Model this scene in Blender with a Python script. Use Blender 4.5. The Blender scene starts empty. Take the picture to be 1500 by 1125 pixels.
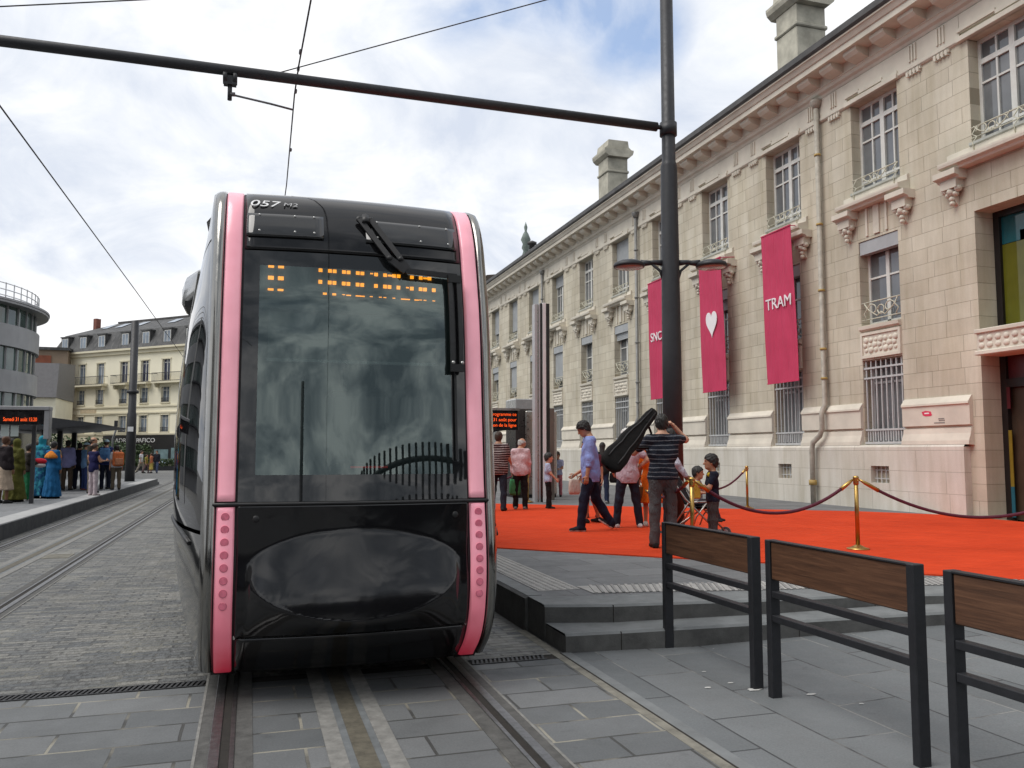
import bpy, bmesh, math, random
import numpy as np
from mathutils import Vector, Matrix
random.seed(7); np.random.seed(7)
S = bpy.context.scene
COL = S.collection
R = math.radians

# ------------------------------------------------------------------ camera
cam_d = bpy.data.cameras.new("camera")
cam_d.sensor_width = 36.0
cam_d.lens = 36.0 * 1225.0 / 1500.0
cam_d.clip_start = 0.05
cam_d.clip_end = 2000.0
cam = bpy.data.objects.new("camera", cam_d)
COL.objects.link(cam)
cam.location = (0, 0, 1.5)
cam.rotation_euler = (R(90 + 4.64), 0, R(-17.35))
S.camera = cam

# ------------------------------------------------------------------ sky, sun, exposure
W = bpy.data.worlds.new("World"); S.world = W; W.use_nodes = True
wn, wl = W.node_tree.nodes, W.node_tree.links
wn.clear()
SUN_EL, SUN_AZ = R(56), R(262)          # azimuth clockwise from +Y
out = wn.new("ShaderNodeOutputWorld"); bg = wn.new("ShaderNodeBackground")
sky = wn.new("ShaderNodeTexSky"); sky.sky_type = 'NISHITA'; sky.sun_disc = False
sky.sun_elevation = SUN_EL; sky.sun_rotation = SUN_AZ
tc = wn.new("ShaderNodeTexCoord")
sep = wn.new("ShaderNodeSeparateXYZ"); wl.new(tc.outputs["Generated"], sep.inputs[0])
def wm(op, a=None, b=None, c=None):
    n = wn.new("ShaderNodeMath"); n.operation = op
    for i, v in enumerate((a, b, c)):
        if v is None: continue
        if isinstance(v, (int, float)): n.inputs[i].default_value = v
        else: wl.new(v, n.inputs[i])
    return n.outputs[0]
zz = wm('ADD', wm('MAXIMUM', sep.outputs[2], 0.0), 0.30)
cx = wm('DIVIDE', sep.outputs[0], zz); cy = wm('DIVIDE', sep.outputs[1], zz)
cmb = wn.new("ShaderNodeCombineXYZ"); wl.new(cx, cmb.inputs[0]); wl.new(cy, cmb.inputs[1])
def wnoise(scale, detail, rough, dist, off):
    mp = wn.new("ShaderNodeMapping"); mp.inputs["Location"].default_value = off
    wl.new(cmb.outputs[0], mp.inputs[0])
    n = wn.new("ShaderNodeTexNoise"); n.inputs["Scale"].default_value = scale
    n.inputs["Detail"].default_value = detail; n.inputs["Roughness"].default_value = rough
    n.inputs["Distortion"].default_value = dist
    wl.new(mp.outputs[0], n.inputs["Vector"]); return n.outputs["Fac"]
def wramp(fac, stops):
    r = wn.new("ShaderNodeValToRGB"); e = r.color_ramp.elements
    while len(e) < len(stops): e.new(0.5)
    for k, (p, v) in zip(e, stops):
        k.position = p; k.color = (v, v, v, 1) if isinstance(v, (int, float)) else (*v, 1)
    wl.new(fac, r.inputs[0]); return r.outputs[0]
shade = wramp(wm('ADD', wm('MULTIPLY', wnoise(1.15, 9, 0.58, 0.5, (3.1, 1.7, 0)), 0.55), wm('MULTIPLY', wnoise(3.3, 8, 0.6, 0.7, (1.3, 4.1, 0)), 0.45)), [(0.39, (6.2, 6.75, 7.8)), (0.49, (8.1, 8.4, 8.9)), (0.57, (9.8, 9.8, 9.9))])
# heavier cloud bases on the side of the sky opposite the view
back = wm('MINIMUM', wm('MAXIMUM', wm('MULTIPLY', wm('SUBTRACT', wm('MULTIPLY', sep.outputs[1], -1.0), 0.25), 2.5), 0.0), 1.0)
heavy = wramp(wm('ADD', wm('MULTIPLY', wnoise(2.0, 8, 0.6, 0.6, (5.1, 0.7, 0)), 0.7), wm('MULTIPLY', wnoise(6.0, 6, 0.6, 0.5, (2.3, 6.1, 0)), 0.3)), [(0.42, (2.6, 2.95, 3.4)), (0.50, (5.6, 5.9, 6.3)), (0.58, (10.5, 10.5, 10.5))])
mxb = wn.new("ShaderNodeMix"); mxb.data_type = 'RGBA'; wl.new(back, mxb.inputs[0]); wl.new(shade, mxb.inputs[6]); wl.new(heavy, mxb.inputs[7]); shade = mxb.outputs[2]
# openings of blue between the clouds, towards the upper right
def hole(d, width):
    dv = wn.new("ShaderNodeVectorMath"); dv.operation = 'DOT_PRODUCT'
    wl.new(tc.outputs["Generated"], dv.inputs[0]); dv.inputs[1].default_value = d
    return wm('MULTIPLY', wm('MAXIMUM', wm('SUBTRACT', dv.outputs["Value"], math.cos(R(width))), 0.0), 1.0 / (1 - math.cos(R(width))))
hsum = wm('ADD', hole((0.3877, 0.7986, 0.4602), 4.2), wm('ADD', hole((0.1998, 0.8427, 0.5), 4.5), hole((0.30, 0.81, 0.505), 4)))
hn = wramp(wnoise(2.6, 8, 0.6, 0.4, (0.4, 5.2, 0)), [(0.36, 0.0), (0.62, 1.0)])
fac_blue = wm('MINIMUM', wm('ADD', wm('MULTIPLY', wm('MULTIPLY', hsum, hn), 1.0), wm('MULTIPLY', wramp(wnoise(1.3, 6, 0.55, 0.2, (7.3, 2.2, 0)), [(0.60, 0.0), (0.72, 1.0)]), 0.12)), 0.8)
mix = wn.new("ShaderNodeMix"); mix.data_type = 'RGBA'
wl.new(fac_blue, mix.inputs[0]); wl.new(shade, mix.inputs[6])
skb = wn.new("ShaderNodeVectorMath"); skb.operation = 'SCALE'; skb.inputs[3].default_value = 2.0
wl.new(sky.outputs[0], skb.inputs[0]); wl.new(skb.outputs[0], mix.inputs[7])
wl.new(mix.outputs[2], bg.inputs[0]); bg.inputs[1].default_value = 0.1
wl.new(bg.outputs[0], out.inputs[0])

sd = bpy.data.lights.new("sun", 'SUN'); sd.energy = 2.0; sd.angle = R(40); sd.color = (1.0, 0.96, 0.9)
sun = bpy.data.objects.new("sun", sd); COL.objects.link(sun)
_d = Vector((math.sin(SUN_AZ) * math.cos(SUN_EL), math.cos(SUN_AZ) * math.cos(SUN_EL), math.sin(SUN_EL)))
sun.rotation_euler = _d.to_track_quat('Z', 'Y').to_euler(); sun.location = (0, -5, 30)
vs = S.view_settings
vs.view_transform = 'Standard'; vs.look = 'None'; vs.exposure = 0.20; vs.gamma = 1.0; vs.use_curve_mapping = False
S.cycles.max_bounces = 8; S.cycles.diffuse_bounces = 4; S.cycles.glossy_bounces = 4
S.cycles.caustics_reflective = False; S.cycles.caustics_refractive = False

# ------------------------------------------------------------------ helpers
class MB:
    """collects polygons and links them as ONE mesh object"""
    def __init__(s): s.v = []; s.f = []; s.m = []; s.s = []
    def add(s, vs, fs, m=0, smooth=False):
        o = len(s.v); s.v.extend([tuple(map(float, p)) for p in vs])
        for f in fs: s.f.append(tuple(i + o for i in f)); s.m.append(m); s.s.append(smooth)
    def quad(s, a, b, c, d, m=0): s.add([a, b, c, d], [(0, 1, 2, 3)], m)
    def box(s, x0, y0, z0, x1, y1, z1, m=0):
        v = [(x0, y0, z0), (x1, y0, z0), (x1, y1, z0), (x0, y1, z0), (x0, y0, z1), (x1, y0, z1), (x1, y1, z1), (x0, y1, z1)]
        s.add(v, [(3, 2, 1, 0), (4, 5, 6, 7), (0, 1, 5, 4), (1, 2, 6, 5), (2, 3, 7, 6), (3, 0, 4, 7)], m)
    def bbox(s, x0, y0, z0, x1, y1, z1, b=0.01, m=0):
        """box with chamfered vertical and horizontal edges"""
        bm = bmesh.new(); bmesh.ops.create_cube(bm, size=1.0)
        for v in bm.verts:
            v.co = Vector(((x0 + x1) / 2 + v.co.x * (x1 - x0), (y0 + y1) / 2 + v.co.y * (y1 - y0), (z0 + z1) / 2 + v.co.z * (z1 - z0)))
        bmesh.ops.bevel(bm, geom=bm.edges[:], offset=b, segments=1, affect='EDGES')
        s.frombm(bm, m)
    def frombm(s, bm, m=0, smooth=False):
        bm.verts.index_update()
        s.add([v.co for v in bm.verts], [[v.index for v in f.verts] for f in bm.faces], m, smooth); bm.free()
    def tube(s, path, r, n=8, m=0, cap=True, smooth=True):
        P = [Vector(p) for p in path]; k = len(P)
        rr = r if isinstance(r, (list, tuple)) else [r] * k
        vs, fs = [], []; up = None
        for i in range(k):
            t = (P[min(i + 1, k - 1)] - P[max(i - 1, 0)]).normalized()
            if up is None or abs(up.dot(t)) > 0.95:
                up = Vector((0, 0, 1)) if abs(t.z) < 0.9 else Vector((1, 0, 0))
            a = t.cross(up).normalized(); b = a.cross(t).normalized(); up = b
            for j in range(n):
                w = 2 * math.pi * j / n
                vs.append(P[i] + a * (math.cos(w) * rr[i]) + b * (math.sin(w) * rr[i]))
        for i in range(k - 1):
            for j in range(n):
                fs.append((i * n + j, (i + 1) * n + j, (i + 1) * n + (j + 1) % n, i * n + (j + 1) % n))
        s.add(vs, fs, m, smooth)
        if cap:
            s.add([vs[j] for j in range(n)], [tuple(range(n))], m)
            s.add([vs[(k - 1) * n + j] for j in range(n)], [tuple(reversed(range(n)))], m)
    def lathe(s, prof, c=(0, 0, 0), n=16, m=0, smooth=True):
        """prof: list of (r, z)"""
        vs, fs = [], []
        for r_, z in prof:
            for j in range(n):
                w = 2 * math.pi * j / n
                vs.append((c[0] + r_ * math.cos(w), c[1] + r_ * math.sin(w), c[2] + z))
        for i in range(len(prof) - 1):
            for j in range(n):
                fs.append((i * n + j, i * n + (j + 1) % n, (i + 1) * n + (j + 1) % n, (i + 1) * n + j))
        s.add(vs, fs, m, smooth)
        for i, rev in ((0, True), (len(prof) - 1, False)):
            if prof[i][0] > 1e-4:
                idx = list(range(n)); s.add([vs[i * n + j] for j in idx], [tuple(reversed(idx)) if rev else tuple(idx)], m)
    def bar(s, a, b, w, h, m=0, up=(0, 0, 1)):
        """rectangular bar from a to b, w across, h along up"""
        a, b = Vector(a), Vector(b); t = (b - a).normalized(); u = Vector(up)
        if abs(t.dot(u)) > 0.99: u = Vector((0, 1, 0))
        x = t.cross(u).normalized() * (w / 2); y = x.cross(t).normalized() * (h / 2)
        v = [a - x - y, a + x - y, a + x + y, a - x + y, b - x - y, b + x - y, b + x + y, b - x + y]
        s.add(v, [(3, 2, 1, 0), (4, 5, 6, 7), (0, 1, 5, 4), (1, 2, 6, 5), (2, 3, 7, 6), (3, 0, 4, 7)], m)
    def prism(s, poly, axis, lo, hi, m=0):
        """poly of 2-D points extruded along axis 'x','y','z'"""
        n = len(poly)
        def P(p, t):
            return {'x': (t, p[0], p[1]), 'y': (p[0], t, p[1]), 'z': (p[0], p[1], t)}[axis]
        v = [P(p, lo) for p in poly] + [P(p, hi) for p in poly]
        fs = [tuple(range(n))[::-1], tuple(range(n, 2 * n))] + [(i, (i + 1) % n, n + (i + 1) % n, n + i) for i in range(n)]
        s.add(v, fs, m)
    def ball(s, c, r, m=0, sc=(1, 1, 1), u=12, w=8):
        bm = bmesh.new(); bmesh.ops.create_uvsphere(bm, u_segments=u, v_segments=w, radius=r)
        for v in bm.verts: v.co = Vector((v.co.x * sc[0] + c[0], v.co.y * sc[1] + c[1], v.co.z * sc[2] + c[2]))
        s.frombm(bm, m, True)
    def grid(s, rows, m=0, smooth=True, flip=False):
        k = len(rows[0]); vs = [p for r_ in rows for p in r_]; fs = []
        for i in range(len(rows) - 1):
            for j in range(k - 1):
                q = (i * k + j, i * k + j + 1, (i + 1) * k + j + 1, (i + 1) * k + j)
                fs.append(q[::-1] if flip else q)
        s.add(vs, fs, m, smooth)
    def build(s, name, mats, parent=None, world=True, fix=True):
        me = bpy.data.meshes.new(name)
        off = Vector((0, 0, 0))
        if parent is not None and world:
            r = parent
            while r.parent: r = r.parent
            off = r.location
        me.from_pydata([(x - off.x, y - off.y, z - off.z) for x, y, z in s.v], [], s.f)
        if not isinstance(mats, (list, tuple)): mats = [mats]
        for m in mats: me.materials.append(m)
        me.polygons.foreach_set("material_index", s.m); me.polygons.foreach_set("use_smooth", s.s)
        if fix:
            bm = bmesh.new(); bm.from_mesh(me)
            bmesh.ops.remove_doubles(bm, verts=bm.verts, dist=1e-5)
            bmesh.ops.recalc_face_normals(bm, faces=bm.faces); bm.to_mesh(me); bm.free()
        me.update()
        o = bpy.data.objects.new(name, me); COL.objects.link(o)
        if parent is not None: o.parent = parent
        return o
def thing(name, label, cat, loc=(0, 0, 0), rotz=0.0, group=None):
    o = bpy.data.objects.new(name, None); COL.objects.link(o); o.empty_display_size = 0.1
    o.location = loc; o.rotation_euler = (0, 0, rotz); return tag(o, label, cat, group)
def tag(o, label, cat, group=None):
    o['label'] = label; o['category'] = cat
    if group: o['group'] = group
    return o
def struct(o, kind='structure'): o['kind'] = kind; return o
def copy_tree(o, parent=None):
    c = o.copy(); COL.objects.link(c); c.parent = parent
    for ch in list(o.children): copy_tree(ch, c)
    return c
def text_mesh(txt, size, name, mat, parent, M4, extrude=0.004, align='LEFT', shear=0.0, sx=1.0):
    """lettering as a mesh; M4 maps text plane (x right, y up, z out) to the parent's frame"""
    cu = bpy.data.curves.new(name, 'FONT'); cu.body = txt; cu.size = size; cu.extrude = extrude
    cu.align_x = align; cu.align_y = 'CENTER'; cu.shear = shear
    t = bpy.data.objects.new(name + "_tmp", cu); COL.objects.link(t)
    dg = bpy.context.evaluated_depsgraph_get(); dg.update()
    me = bpy.data.meshes.new_from_object(t.evaluated_get(dg))
    bpy.data.objects.remove(t)
    me.transform(M4 @ Matrix.Diagonal((sx, 1, 1, 1))); me.materials.clear(); me.materials.append(mat)
    o = bpy.data.objects.new(name, me); COL.objects.link(o)
    if parent is not None: o.parent = parent
    return o
def frame4(origin, xa, ya):
    x = Vector(xa).normalized(); y = Vector(ya).normalized(); z = x.cross(y)
    return Matrix(((x.x, y.x, z.x, origin[0]), (x.y, y.y, z.y, origin[1]), (x.z, y.z, z.z, origin[2]), (0, 0, 0, 1)))

# ------------------------------------------------------------------ materials
def nodes(name):
    m = bpy.data.materials.new(name); m.use_nodes = True
    n, l = m.node_tree.nodes, m.node_tree.links
    return m, n, l, n["Principled BSDF"]
def mth(n, l, op, a, b=None, clamp=False):
    q = n.new("ShaderNodeMath"); q.operation = op; q.use_clamp = clamp
    for i, v in enumerate((a, b)):
        if v is None: continue
        if isinstance(v, (int, float)): q.inputs[i].default_value = v
        else: l.new(v, q.inputs[i])
    return q.outputs[0]
def noise(n, l, vec, scale, detail=4, rough=0.55, dist=0.0):
    t = n.new("ShaderNodeTexNoise"); t.inputs["Scale"].default_value = scale; t.inputs["Detail"].default_value = detail
    t.inputs["Roughness"].default_value = rough; t.inputs["Distortion"].default_value = dist
    if vec is not None: l.new(vec, t.inputs["Vector"])
    return t.outputs["Fac"]
def ramp(n, l, fac, stops):
    r = n.new("ShaderNodeValToRGB"); e = r.color_ramp.elements
    while len(e) < len(stops): e.new(0.5)
    for k, (p, v) in zip(e, stops):
        k.position = p; k.color = (v, v, v, 1) if isinstance(v, (int, float)) else (*v[:3], 1)
    l.new(fac, r.inputs[0]); return r.outputs[0]
def mixc(n, l, fac, a, b, mode='MIX'):
    x = n.new("ShaderNodeMix"); x.data_type = 'RGBA'; x.blend_type = mode
    for i, v in ((0, fac), (6, a), (7, b)):
        if isinstance(v, (int, float)): x.inputs[i].default_value = v
        elif isinstance(v, tuple): x.inputs[i].default_value = (*v[:3], 1)
        else: l.new(v, x.inputs[i])
    return x.outputs[2]
def bump(n, l, b, h, dist=0.01, strength=0.5):
    q = n.new("ShaderNodeBump"); q.inputs["Distance"].default_value = dist; q.inputs["Strength"].default_value = strength
    l.new(h, q.inputs["Height"]); l.new(q.outputs[0], b.inputs["Normal"])
def mat(name, col, rough=0.6, metal=0.0, var=0.15, scale=4.0, bmp=0.0, bscale=40.0, coat=0.0, spec=0.5, emit=0.0):
    m, n, l, b = nodes(name)
    t = n.new("ShaderNodeTexCoord").outputs["Object"]
    a = noise(n, l, t, scale, 6, 0.6)
    c = ramp(n, l, a, [(0.3, tuple(x * (1 - var) for x in col)), (0.7, tuple(min(1, x * (1 + var)) for x in col))])
    l.new(c, b.inputs["Base Color"])
    b.inputs["Roughness"].default_value = rough; b.inputs["Metallic"].default_value = metal
    b.inputs["Coat Weight"].default_value = coat; b.inputs["Coat Roughness"].default_value = 0.03
    b.inputs["Specular IOR Level"].default_value = spec
    if rough > 0.12:
        rr = ramp(n, l, noise(n, l, t, scale * 3, 4), [(0.3, max(0.02, rough - 0.08)), (0.7, min(1, rough + 0.08))])
        l.new(rr, b.inputs["Roughness"])
    if bmp > 0: bump(n, l, b, noise(n, l, t, bscale, 5), bmp, 0.6)
    if emit > 0:
        b.inputs["Emission Color"].default_value = (*col, 1); b.inputs["Emission Strength"].default_value = emit
    return m
def paving(name, bw, bh, c1, c2, joint, jcol2=None, mortar=0.008, swap=False, dirt=0.25, bm_=0.004, rough=0.75, grain=90, stretch=None, off=0.5, wet=0.0):
    m, n, l, b = nodes(name)
    t = n.new("ShaderNodeTexCoord").outputs["Object"]
    mp = n.new("ShaderNodeMapping"); l.new(t, mp.inputs[0])
    if swap: mp.inputs["Rotation"].default_value = (0, 0, R(90))
    # joints wander a little
    wob = n.new("ShaderNodeTexNoise"); wob.inputs["Scale"].default_value = 5.0; l.new(t, wob.inputs["Vector"])
    vm = n.new("ShaderNodeVectorMath"); vm.operation = 'MULTIPLY_ADD'
    l.new(wob.outputs["Color"], vm.inputs[0]); vm.inputs[1].default_value = (mortar * 1.2,) * 3; l.new(mp.outputs[0], vm.inputs[2])
    br = n.new("ShaderNodeTexBrick"); l.new(vm.outputs[0], br.inputs["Vector"])
    br.offset = off; br.inputs["Scale"].default_value = 1.0; br.inputs["Brick Width"].default_value = bw; br.inputs["Row Height"].default_value = bh
    br.inputs["Mortar Size"].default_value = mortar; br.inputs["Mortar Smooth"].default_value = 0.15; br.inputs["Bias"].default_value = 0.0
    br.inputs["Color1"].default_value = (*c1, 1); br.inputs["Color2"].default_value = (*c2, 1); br.inputs["Mortar"].default_value = (*joint, 1)
    if jcol2 is not None:   # patches of pale fresh mortar
        jm = mixc(n, l, ramp(n, l, noise(n, l, t, 1.7, 4), [(0.47, 0.0), (0.6, 1.0)]), joint, jcol2); l.new(jm, br.inputs["Mortar"])
    big = ramp(n, l, noise(n, l, t, 0.7, 7, 0.65), [(0.25, 1 - dirt), (0.75, 1 + dirt * 0.6)])
    fine = ramp(n, l, noise(n, l, t, grain, 3, 0.7), [(0.25, 0.8), (0.75, 1.18)])
    c = mixc(n, l, 1.0, br.outputs["Color"], big, 'MULTIPLY'); c = mixc(n, l, 1.0, c, fine, 'MULTIPLY')
    gum = n.new("ShaderNodeTexVoronoi"); gum.inputs["Scale"].default_value = 3.1; gum.inputs["Randomness"].default_value = 1.0; l.new(t, gum.inputs["Vector"])
    c = mixc(n, l, ramp(n, l, gum.outputs["Distance"], [(0.035, 0.4), (0.06, 0.0)]), c, (0.07, 0.07, 0.07))
    # dark stains
    st = ramp(n, l, noise(n, l, t, 3.3, 6, 0.7), [(0.62, 1.0), (0.74, 0.72)])
    c = mixc(n, l, 1.0, c, st, 'MULTIPLY')
    l.new(c, b.inputs["Base Color"])
    l.new(ramp(n, l, noise(n, l, t, 6, 5), [(0.3, rough - 0.16), (0.7, min(1, rough + 0.1))]), b.inputs["Roughness"])
    h = mth(n, l, 'MULTIPLY', br.outputs["Fac"], -1.0)
    h = mth(n, l, 'ADD', h, mth(n, l, 'MULTIPLY', noise(n, l, t, grain * 0.6, 4), 0.35 if stretch is None else stretch))
    bump(n, l, b, h, bm_, 0.8)
    return m
def stone_blocks(name, c1, c2, joint, bw=0.8, bh=0.315, mortar=0.006, stain=0.25):
    """ashlar on a wall facing -X: courses run along Y and Z"""
    m, n, l, b = nodes(name)
    t = n.new("ShaderNodeTexCoord").outputs["Object"]
    sp = n.new("ShaderNodeSeparateXYZ"); l.new(t, sp.inputs[0])
    cb = n.new("ShaderNodeCombineXYZ"); l.new(sp.outputs[1], cb.inputs[0]); l.new(sp.outputs[2], cb.inputs[1])
    br = n.new("ShaderNodeTexBrick"); l.new(cb.outputs[0], br.inputs["Vector"])
    br.offset = 0.5; br.squash = 0.7; br.squash_frequency = 3
    br.inputs["Scale"].default_value = 1.0; br.inputs["Brick Width"].default_value = bw; br.inputs["Row Height"].default_value = bh
    br.inputs["Mortar Size"].default_value = mortar; br.inputs["Mortar Smooth"].default_value = 0.2
    br.inputs["Color1"].default_value = (*c1, 1); br.inputs["Color2"].default_value = (*c2, 1); br.inputs["Mortar"].default_value = (*joint, 1)
    big = ramp(n, l, noise(n, l, t, 0.5, 7, 0.62), [(0.28, 1 - stain), (0.72, 1.08)])
    mp = n.new("ShaderNodeMapping"); mp.inputs["Scale"].default_value = (3.0, 3.0, 0.35); l.new(t, mp.inputs[0])
    streak = ramp(n, l, noise(n, l, mp.outputs[0], 1.2, 5, 0.6), [(0.3, (0.84, 0.82, 0.76)), (0.62, (1.04, 1.04, 1.04))])
    fine = ramp(n, l, noise(n, l, t, 45, 3, 0.7), [(0.25, 0.93), (0.75, 1.06)])
    c = mixc(n, l, 1.0, br.outputs["Color"], big, 'MULTIPLY'); c = mixc(n, l, 1.0, c, streak, 'MULTIPLY'); c = mixc(n, l, 1.0, c, fine, 'MULTIPLY')
    l.new(c, b.inputs["Base Color"]); b.inputs["Roughness"].default_value = 0.85; b.inputs["Specular IOR Level"].default_value = 0.25
    h = mth(n, l, 'ADD', mth(n, l, 'MULTIPLY', br.outputs["Fac"], -1.0), mth(n, l, 'MULTIPLY', noise(n, l, t, 30, 4), 0.3))
    bump(n, l, b, h, 0.008, 0.7)
    return m
def glassy(name, tint=(0.02, 0.03, 0.03), rough=0.03, clear=0.0, gl=0.5, ior=1.55):
    """dark window glass: mirror-like surface over a dark room; clear>0 lets what stands behind show"""
    m, n, l, b = nodes(name)
    t = n.new("ShaderNodeTexCoord").outputs["Object"]
    c = ramp(n, l, noise(n, l, t, 0.9, 3), [(0.3, tuple(x * 0.6 for x in tint)), (0.7, tuple(x * 1.4 for x in tint))])
    l.new(c, b.inputs["Base Color"]); b.inputs["Roughness"].default_value = rough; b.inputs["Specular IOR Level"].default_value = gl
    if clear == 0: bump(n, l, b, noise(n, l, t, 1.3, 2), 0.006, 0.25)
    if clear > 0:
        tr = n.new("ShaderNodeBsdfTransparent"); tr.inputs[0].default_value = (0.62, 0.74, 0.72, 1)
        fr = n.new("ShaderNodeFresnel"); fr.inputs[0].default_value = ior
        gs = n.new("ShaderNodeBsdfGlossy"); gs.inputs["Roughness"].default_value = rough; gs.inputs[0].default_value = (0.82, 1.0, 0.97, 1)
        mx = n.new("ShaderNodeMixShader"); mx2 = n.new("ShaderNodeMixShader")
        mx2.inputs[0].default_value = clear
        l.new(b.outputs[0], mx2.inputs[1]); l.new(tr.outputs[0], mx2.inputs[2])
        l.new(fr.outputs[0], mx.inputs[0]); l.new(mx2.outputs[0], mx.inputs[1]); l.new(gs.outputs[0], mx.inputs[2])
        l.new(mx.outputs[0], n["Material Output"].inputs[0])
    return m
# ------------------------------------------------------------------ ground, tracks, pavements
m_asph = paving("granite_setts_far", 0.24, 0.12, (0.13, 0.13, 0.125), (0.17, 0.17, 0.165), (0.07, 0.07, 0.07), grain=30, bm_=0.004)
m_slab = paving("granite_slabs", 0.62, 0.30, (0.098, 0.105, 0.109), (0.158, 0.164, 0.167), (0.05, 0.05, 0.048), (0.27, 0.255, 0.21), mortar=0.009, dirt=0.3)
m_slab2 = paving("granite_slabs_long", 0.95, 0.42, (0.108, 0.118, 0.123), (0.165, 0.176, 0.182), (0.055, 0.057, 0.06), (0.24, 0.24, 0.23), mortar=0.007, swap=True, dirt=0.2)
m_plaza = paving("plaza_slabs", 0.9, 0.45, (0.125, 0.13, 0.135), (0.165, 0.17, 0.175), (0.07, 0.07, 0.07), mortar=0.006, dirt=0.2)
m_sett = paving("cleft_setts", 0.26, 0.085, (0.088, 0.095, 0.10), (0.225, 0.218, 0.195), (0.07, 0.07, 0.068), (0.16, 0.155, 0.13), mortar=0.011, dirt=0.38, bm_=0.03, rough=0.62, grain=26, stretch=1.6, off=0.37)
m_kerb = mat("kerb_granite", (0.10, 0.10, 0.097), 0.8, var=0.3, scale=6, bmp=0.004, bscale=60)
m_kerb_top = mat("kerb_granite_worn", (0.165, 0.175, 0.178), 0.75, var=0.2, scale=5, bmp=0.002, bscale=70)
m_pale = mat("pale_concrete", (0.19, 0.187, 0.175), 0.8, var=0.25, scale=16, bmp=0.002, bscale=50)
m_edge = mat("worn_concrete", (0.19, 0.18, 0.15), 0.85, var=0.35, scale=9, bmp=0.003, bscale=60)
m_rust = mat("rusty_resin", (0.098, 0.088, 0.066), 0.8, var=0.3, scale=18, bmp=0.002, bscale=50)
m_bed = mat("rail_bed", (0.078, 0.077, 0.073), 0.85, var=0.35, scale=12, bmp=0.003, bscale=60)
m_steel = mat("rail_steel", (0.20, 0.20, 0.20), 0.42, 0.9, var=0.25, scale=20)
m_groove = mat("groove_shade_dirt", (0.018, 0.015, 0.012), 0.95, var=0.3, scale=15)  # near-black brown stands in for the shaded depth of the uncut rail groove
m_iron = mat("cast_iron", (0.045, 0.045, 0.047), 0.6, 0.5, var=0.3, scale=20)
m_tact = mat("tactile_stone", (0.36, 0.35, 0.335), 0.75, var=0.14, scale=8)

b = MB(); b.box(-400, -300, -0.3, 400, 800, -0.010); struct(b.build("ground", m_asph))
b = MB(); b.quad((-9, -9, 0), (2.18, -9, 0), (2.18, 5.845, 0), (-9, 5.845, 0)); struct(b.build("track_paving", m_slab))
b = MB(); b.quad((-4.0, 5.985, 0), (2.18, 5.985, 0), (2.18, 70, 0), (-4.0, 70, 0)); struct(b.build("sett_road", m_sett))
b = MB(); b.quad((-9, 5.845, -0.004), (2.18, 5.845, -0.004), (2.18, 5.985, -0.004), (-9, 5.985, -0.004)); struct(b.build("channel_road", m_groove))
b = MB(); b.box(-40, 5.985, -0.01, -4.0, 9.0, 0.0); struct(b.build("side_road", m_sett))

# lower paving beside the benches: level at the benches, rising gently towards the right
def zlow(x): return 0.0 if x < 3.3 else min(0.26, 0.040 * (x - 3.3) + 0.0)
b = MB(); rows = []
for x in [2.33, 2.8, 3.3] + [3.3 + 0.5 * k for k in range(1, 22)]:
    rows.append([(x, y, zlow(x)) for y in (-9, -4, 0, 3, 4.5, 6.6)])
b.grid(rows, smooth=False); struct(b.build("bench_pavement", m_slab2))
b = MB(); b.box(2.255, -9, -0.05, 2.33, 5.99, 0.004, 0); b.box(2.18, -9, -0.05, 2.255, 6.85, 0.002, 1)
b.box(2.243, -9, -0.05, 2.2555, 5.99, 0.0035, 2)
struct(b.build("edge_strip_pavement", [m_kerb_top, m_edge, m_groove]))

# steps and plaza
U = [(2.28, 6.42), (2.81, 6.27), (4.13, 6.11), (5.14, 6.03), (6.46, 5.73), (9.0, 5.05), (12.86, 4.0)]
L = [(2.29, 5.98), (2.73, 5.95), (4.2, 5.79), (5.5, 5.61), (7.0, 5.30), (9.3, 4.68), (12.86, 3.7)]
def strip_block(front, back, zf, zb, m_top, m_side, name):
    bm = MB()
    n = len(front)
    for i in range(n - 1):
        a, c = front[i], front[i + 1]; d, e = back[i], back[i + 1]
        za, zc = zf(a[0]), zf(c[0])
        # rounded nose
        r = 0.018
        da = Vector((d[0] - a[0], d[1] - a[1])).normalized() * r; dc = Vector((e[0] - c[0], e[1] - c[1])).normalized() * r
        bm.quad((a[0], a[1], -0.1), (c[0], c[1], -0.1), (c[0], c[1], zc - r), (a[0], a[1], za - r), 1)
        bm.quad((a[0], a[1], za - r), (c[0], c[1], zc - r), (c[0] + dc[0], c[1] + dc[1], zc), (a[0] + da[0], a[1] + da[1], za), 0)
        bm.quad((a[0] + da[0], a[1] + da[1], za), (c[0] + dc[0], c[1] + dc[1], zc), (e[0], e[1], zf(e[0])), (d[0], d[1], zf(d[0])), 0)
        # joint line between the kerb stones
        if i > 0:
            bm.box(a[0] - 0.003, a[1] - 0.0015, -0.05, a[0] + 0.003, a[1] + 0.03, za - 0.004, 2)
    a, d = front[0], back[0]
    bm.quad((d[0], d[1], -0.1), (a[0], a[1], -0.1), (a[0], a[1], zf(a[0]) - 0.018), (d[0], d[1], zf(d[0])), 1)
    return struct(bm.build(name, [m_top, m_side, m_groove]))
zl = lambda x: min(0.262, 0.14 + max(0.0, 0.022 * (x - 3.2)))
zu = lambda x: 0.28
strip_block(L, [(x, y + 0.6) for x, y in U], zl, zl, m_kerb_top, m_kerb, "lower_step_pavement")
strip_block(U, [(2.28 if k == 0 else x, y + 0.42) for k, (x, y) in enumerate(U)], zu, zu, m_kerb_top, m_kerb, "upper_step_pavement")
b = MB()
back = [(2.28, 6.84)] + [(x, y + 0.42) for x, y in U[1:]]
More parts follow.
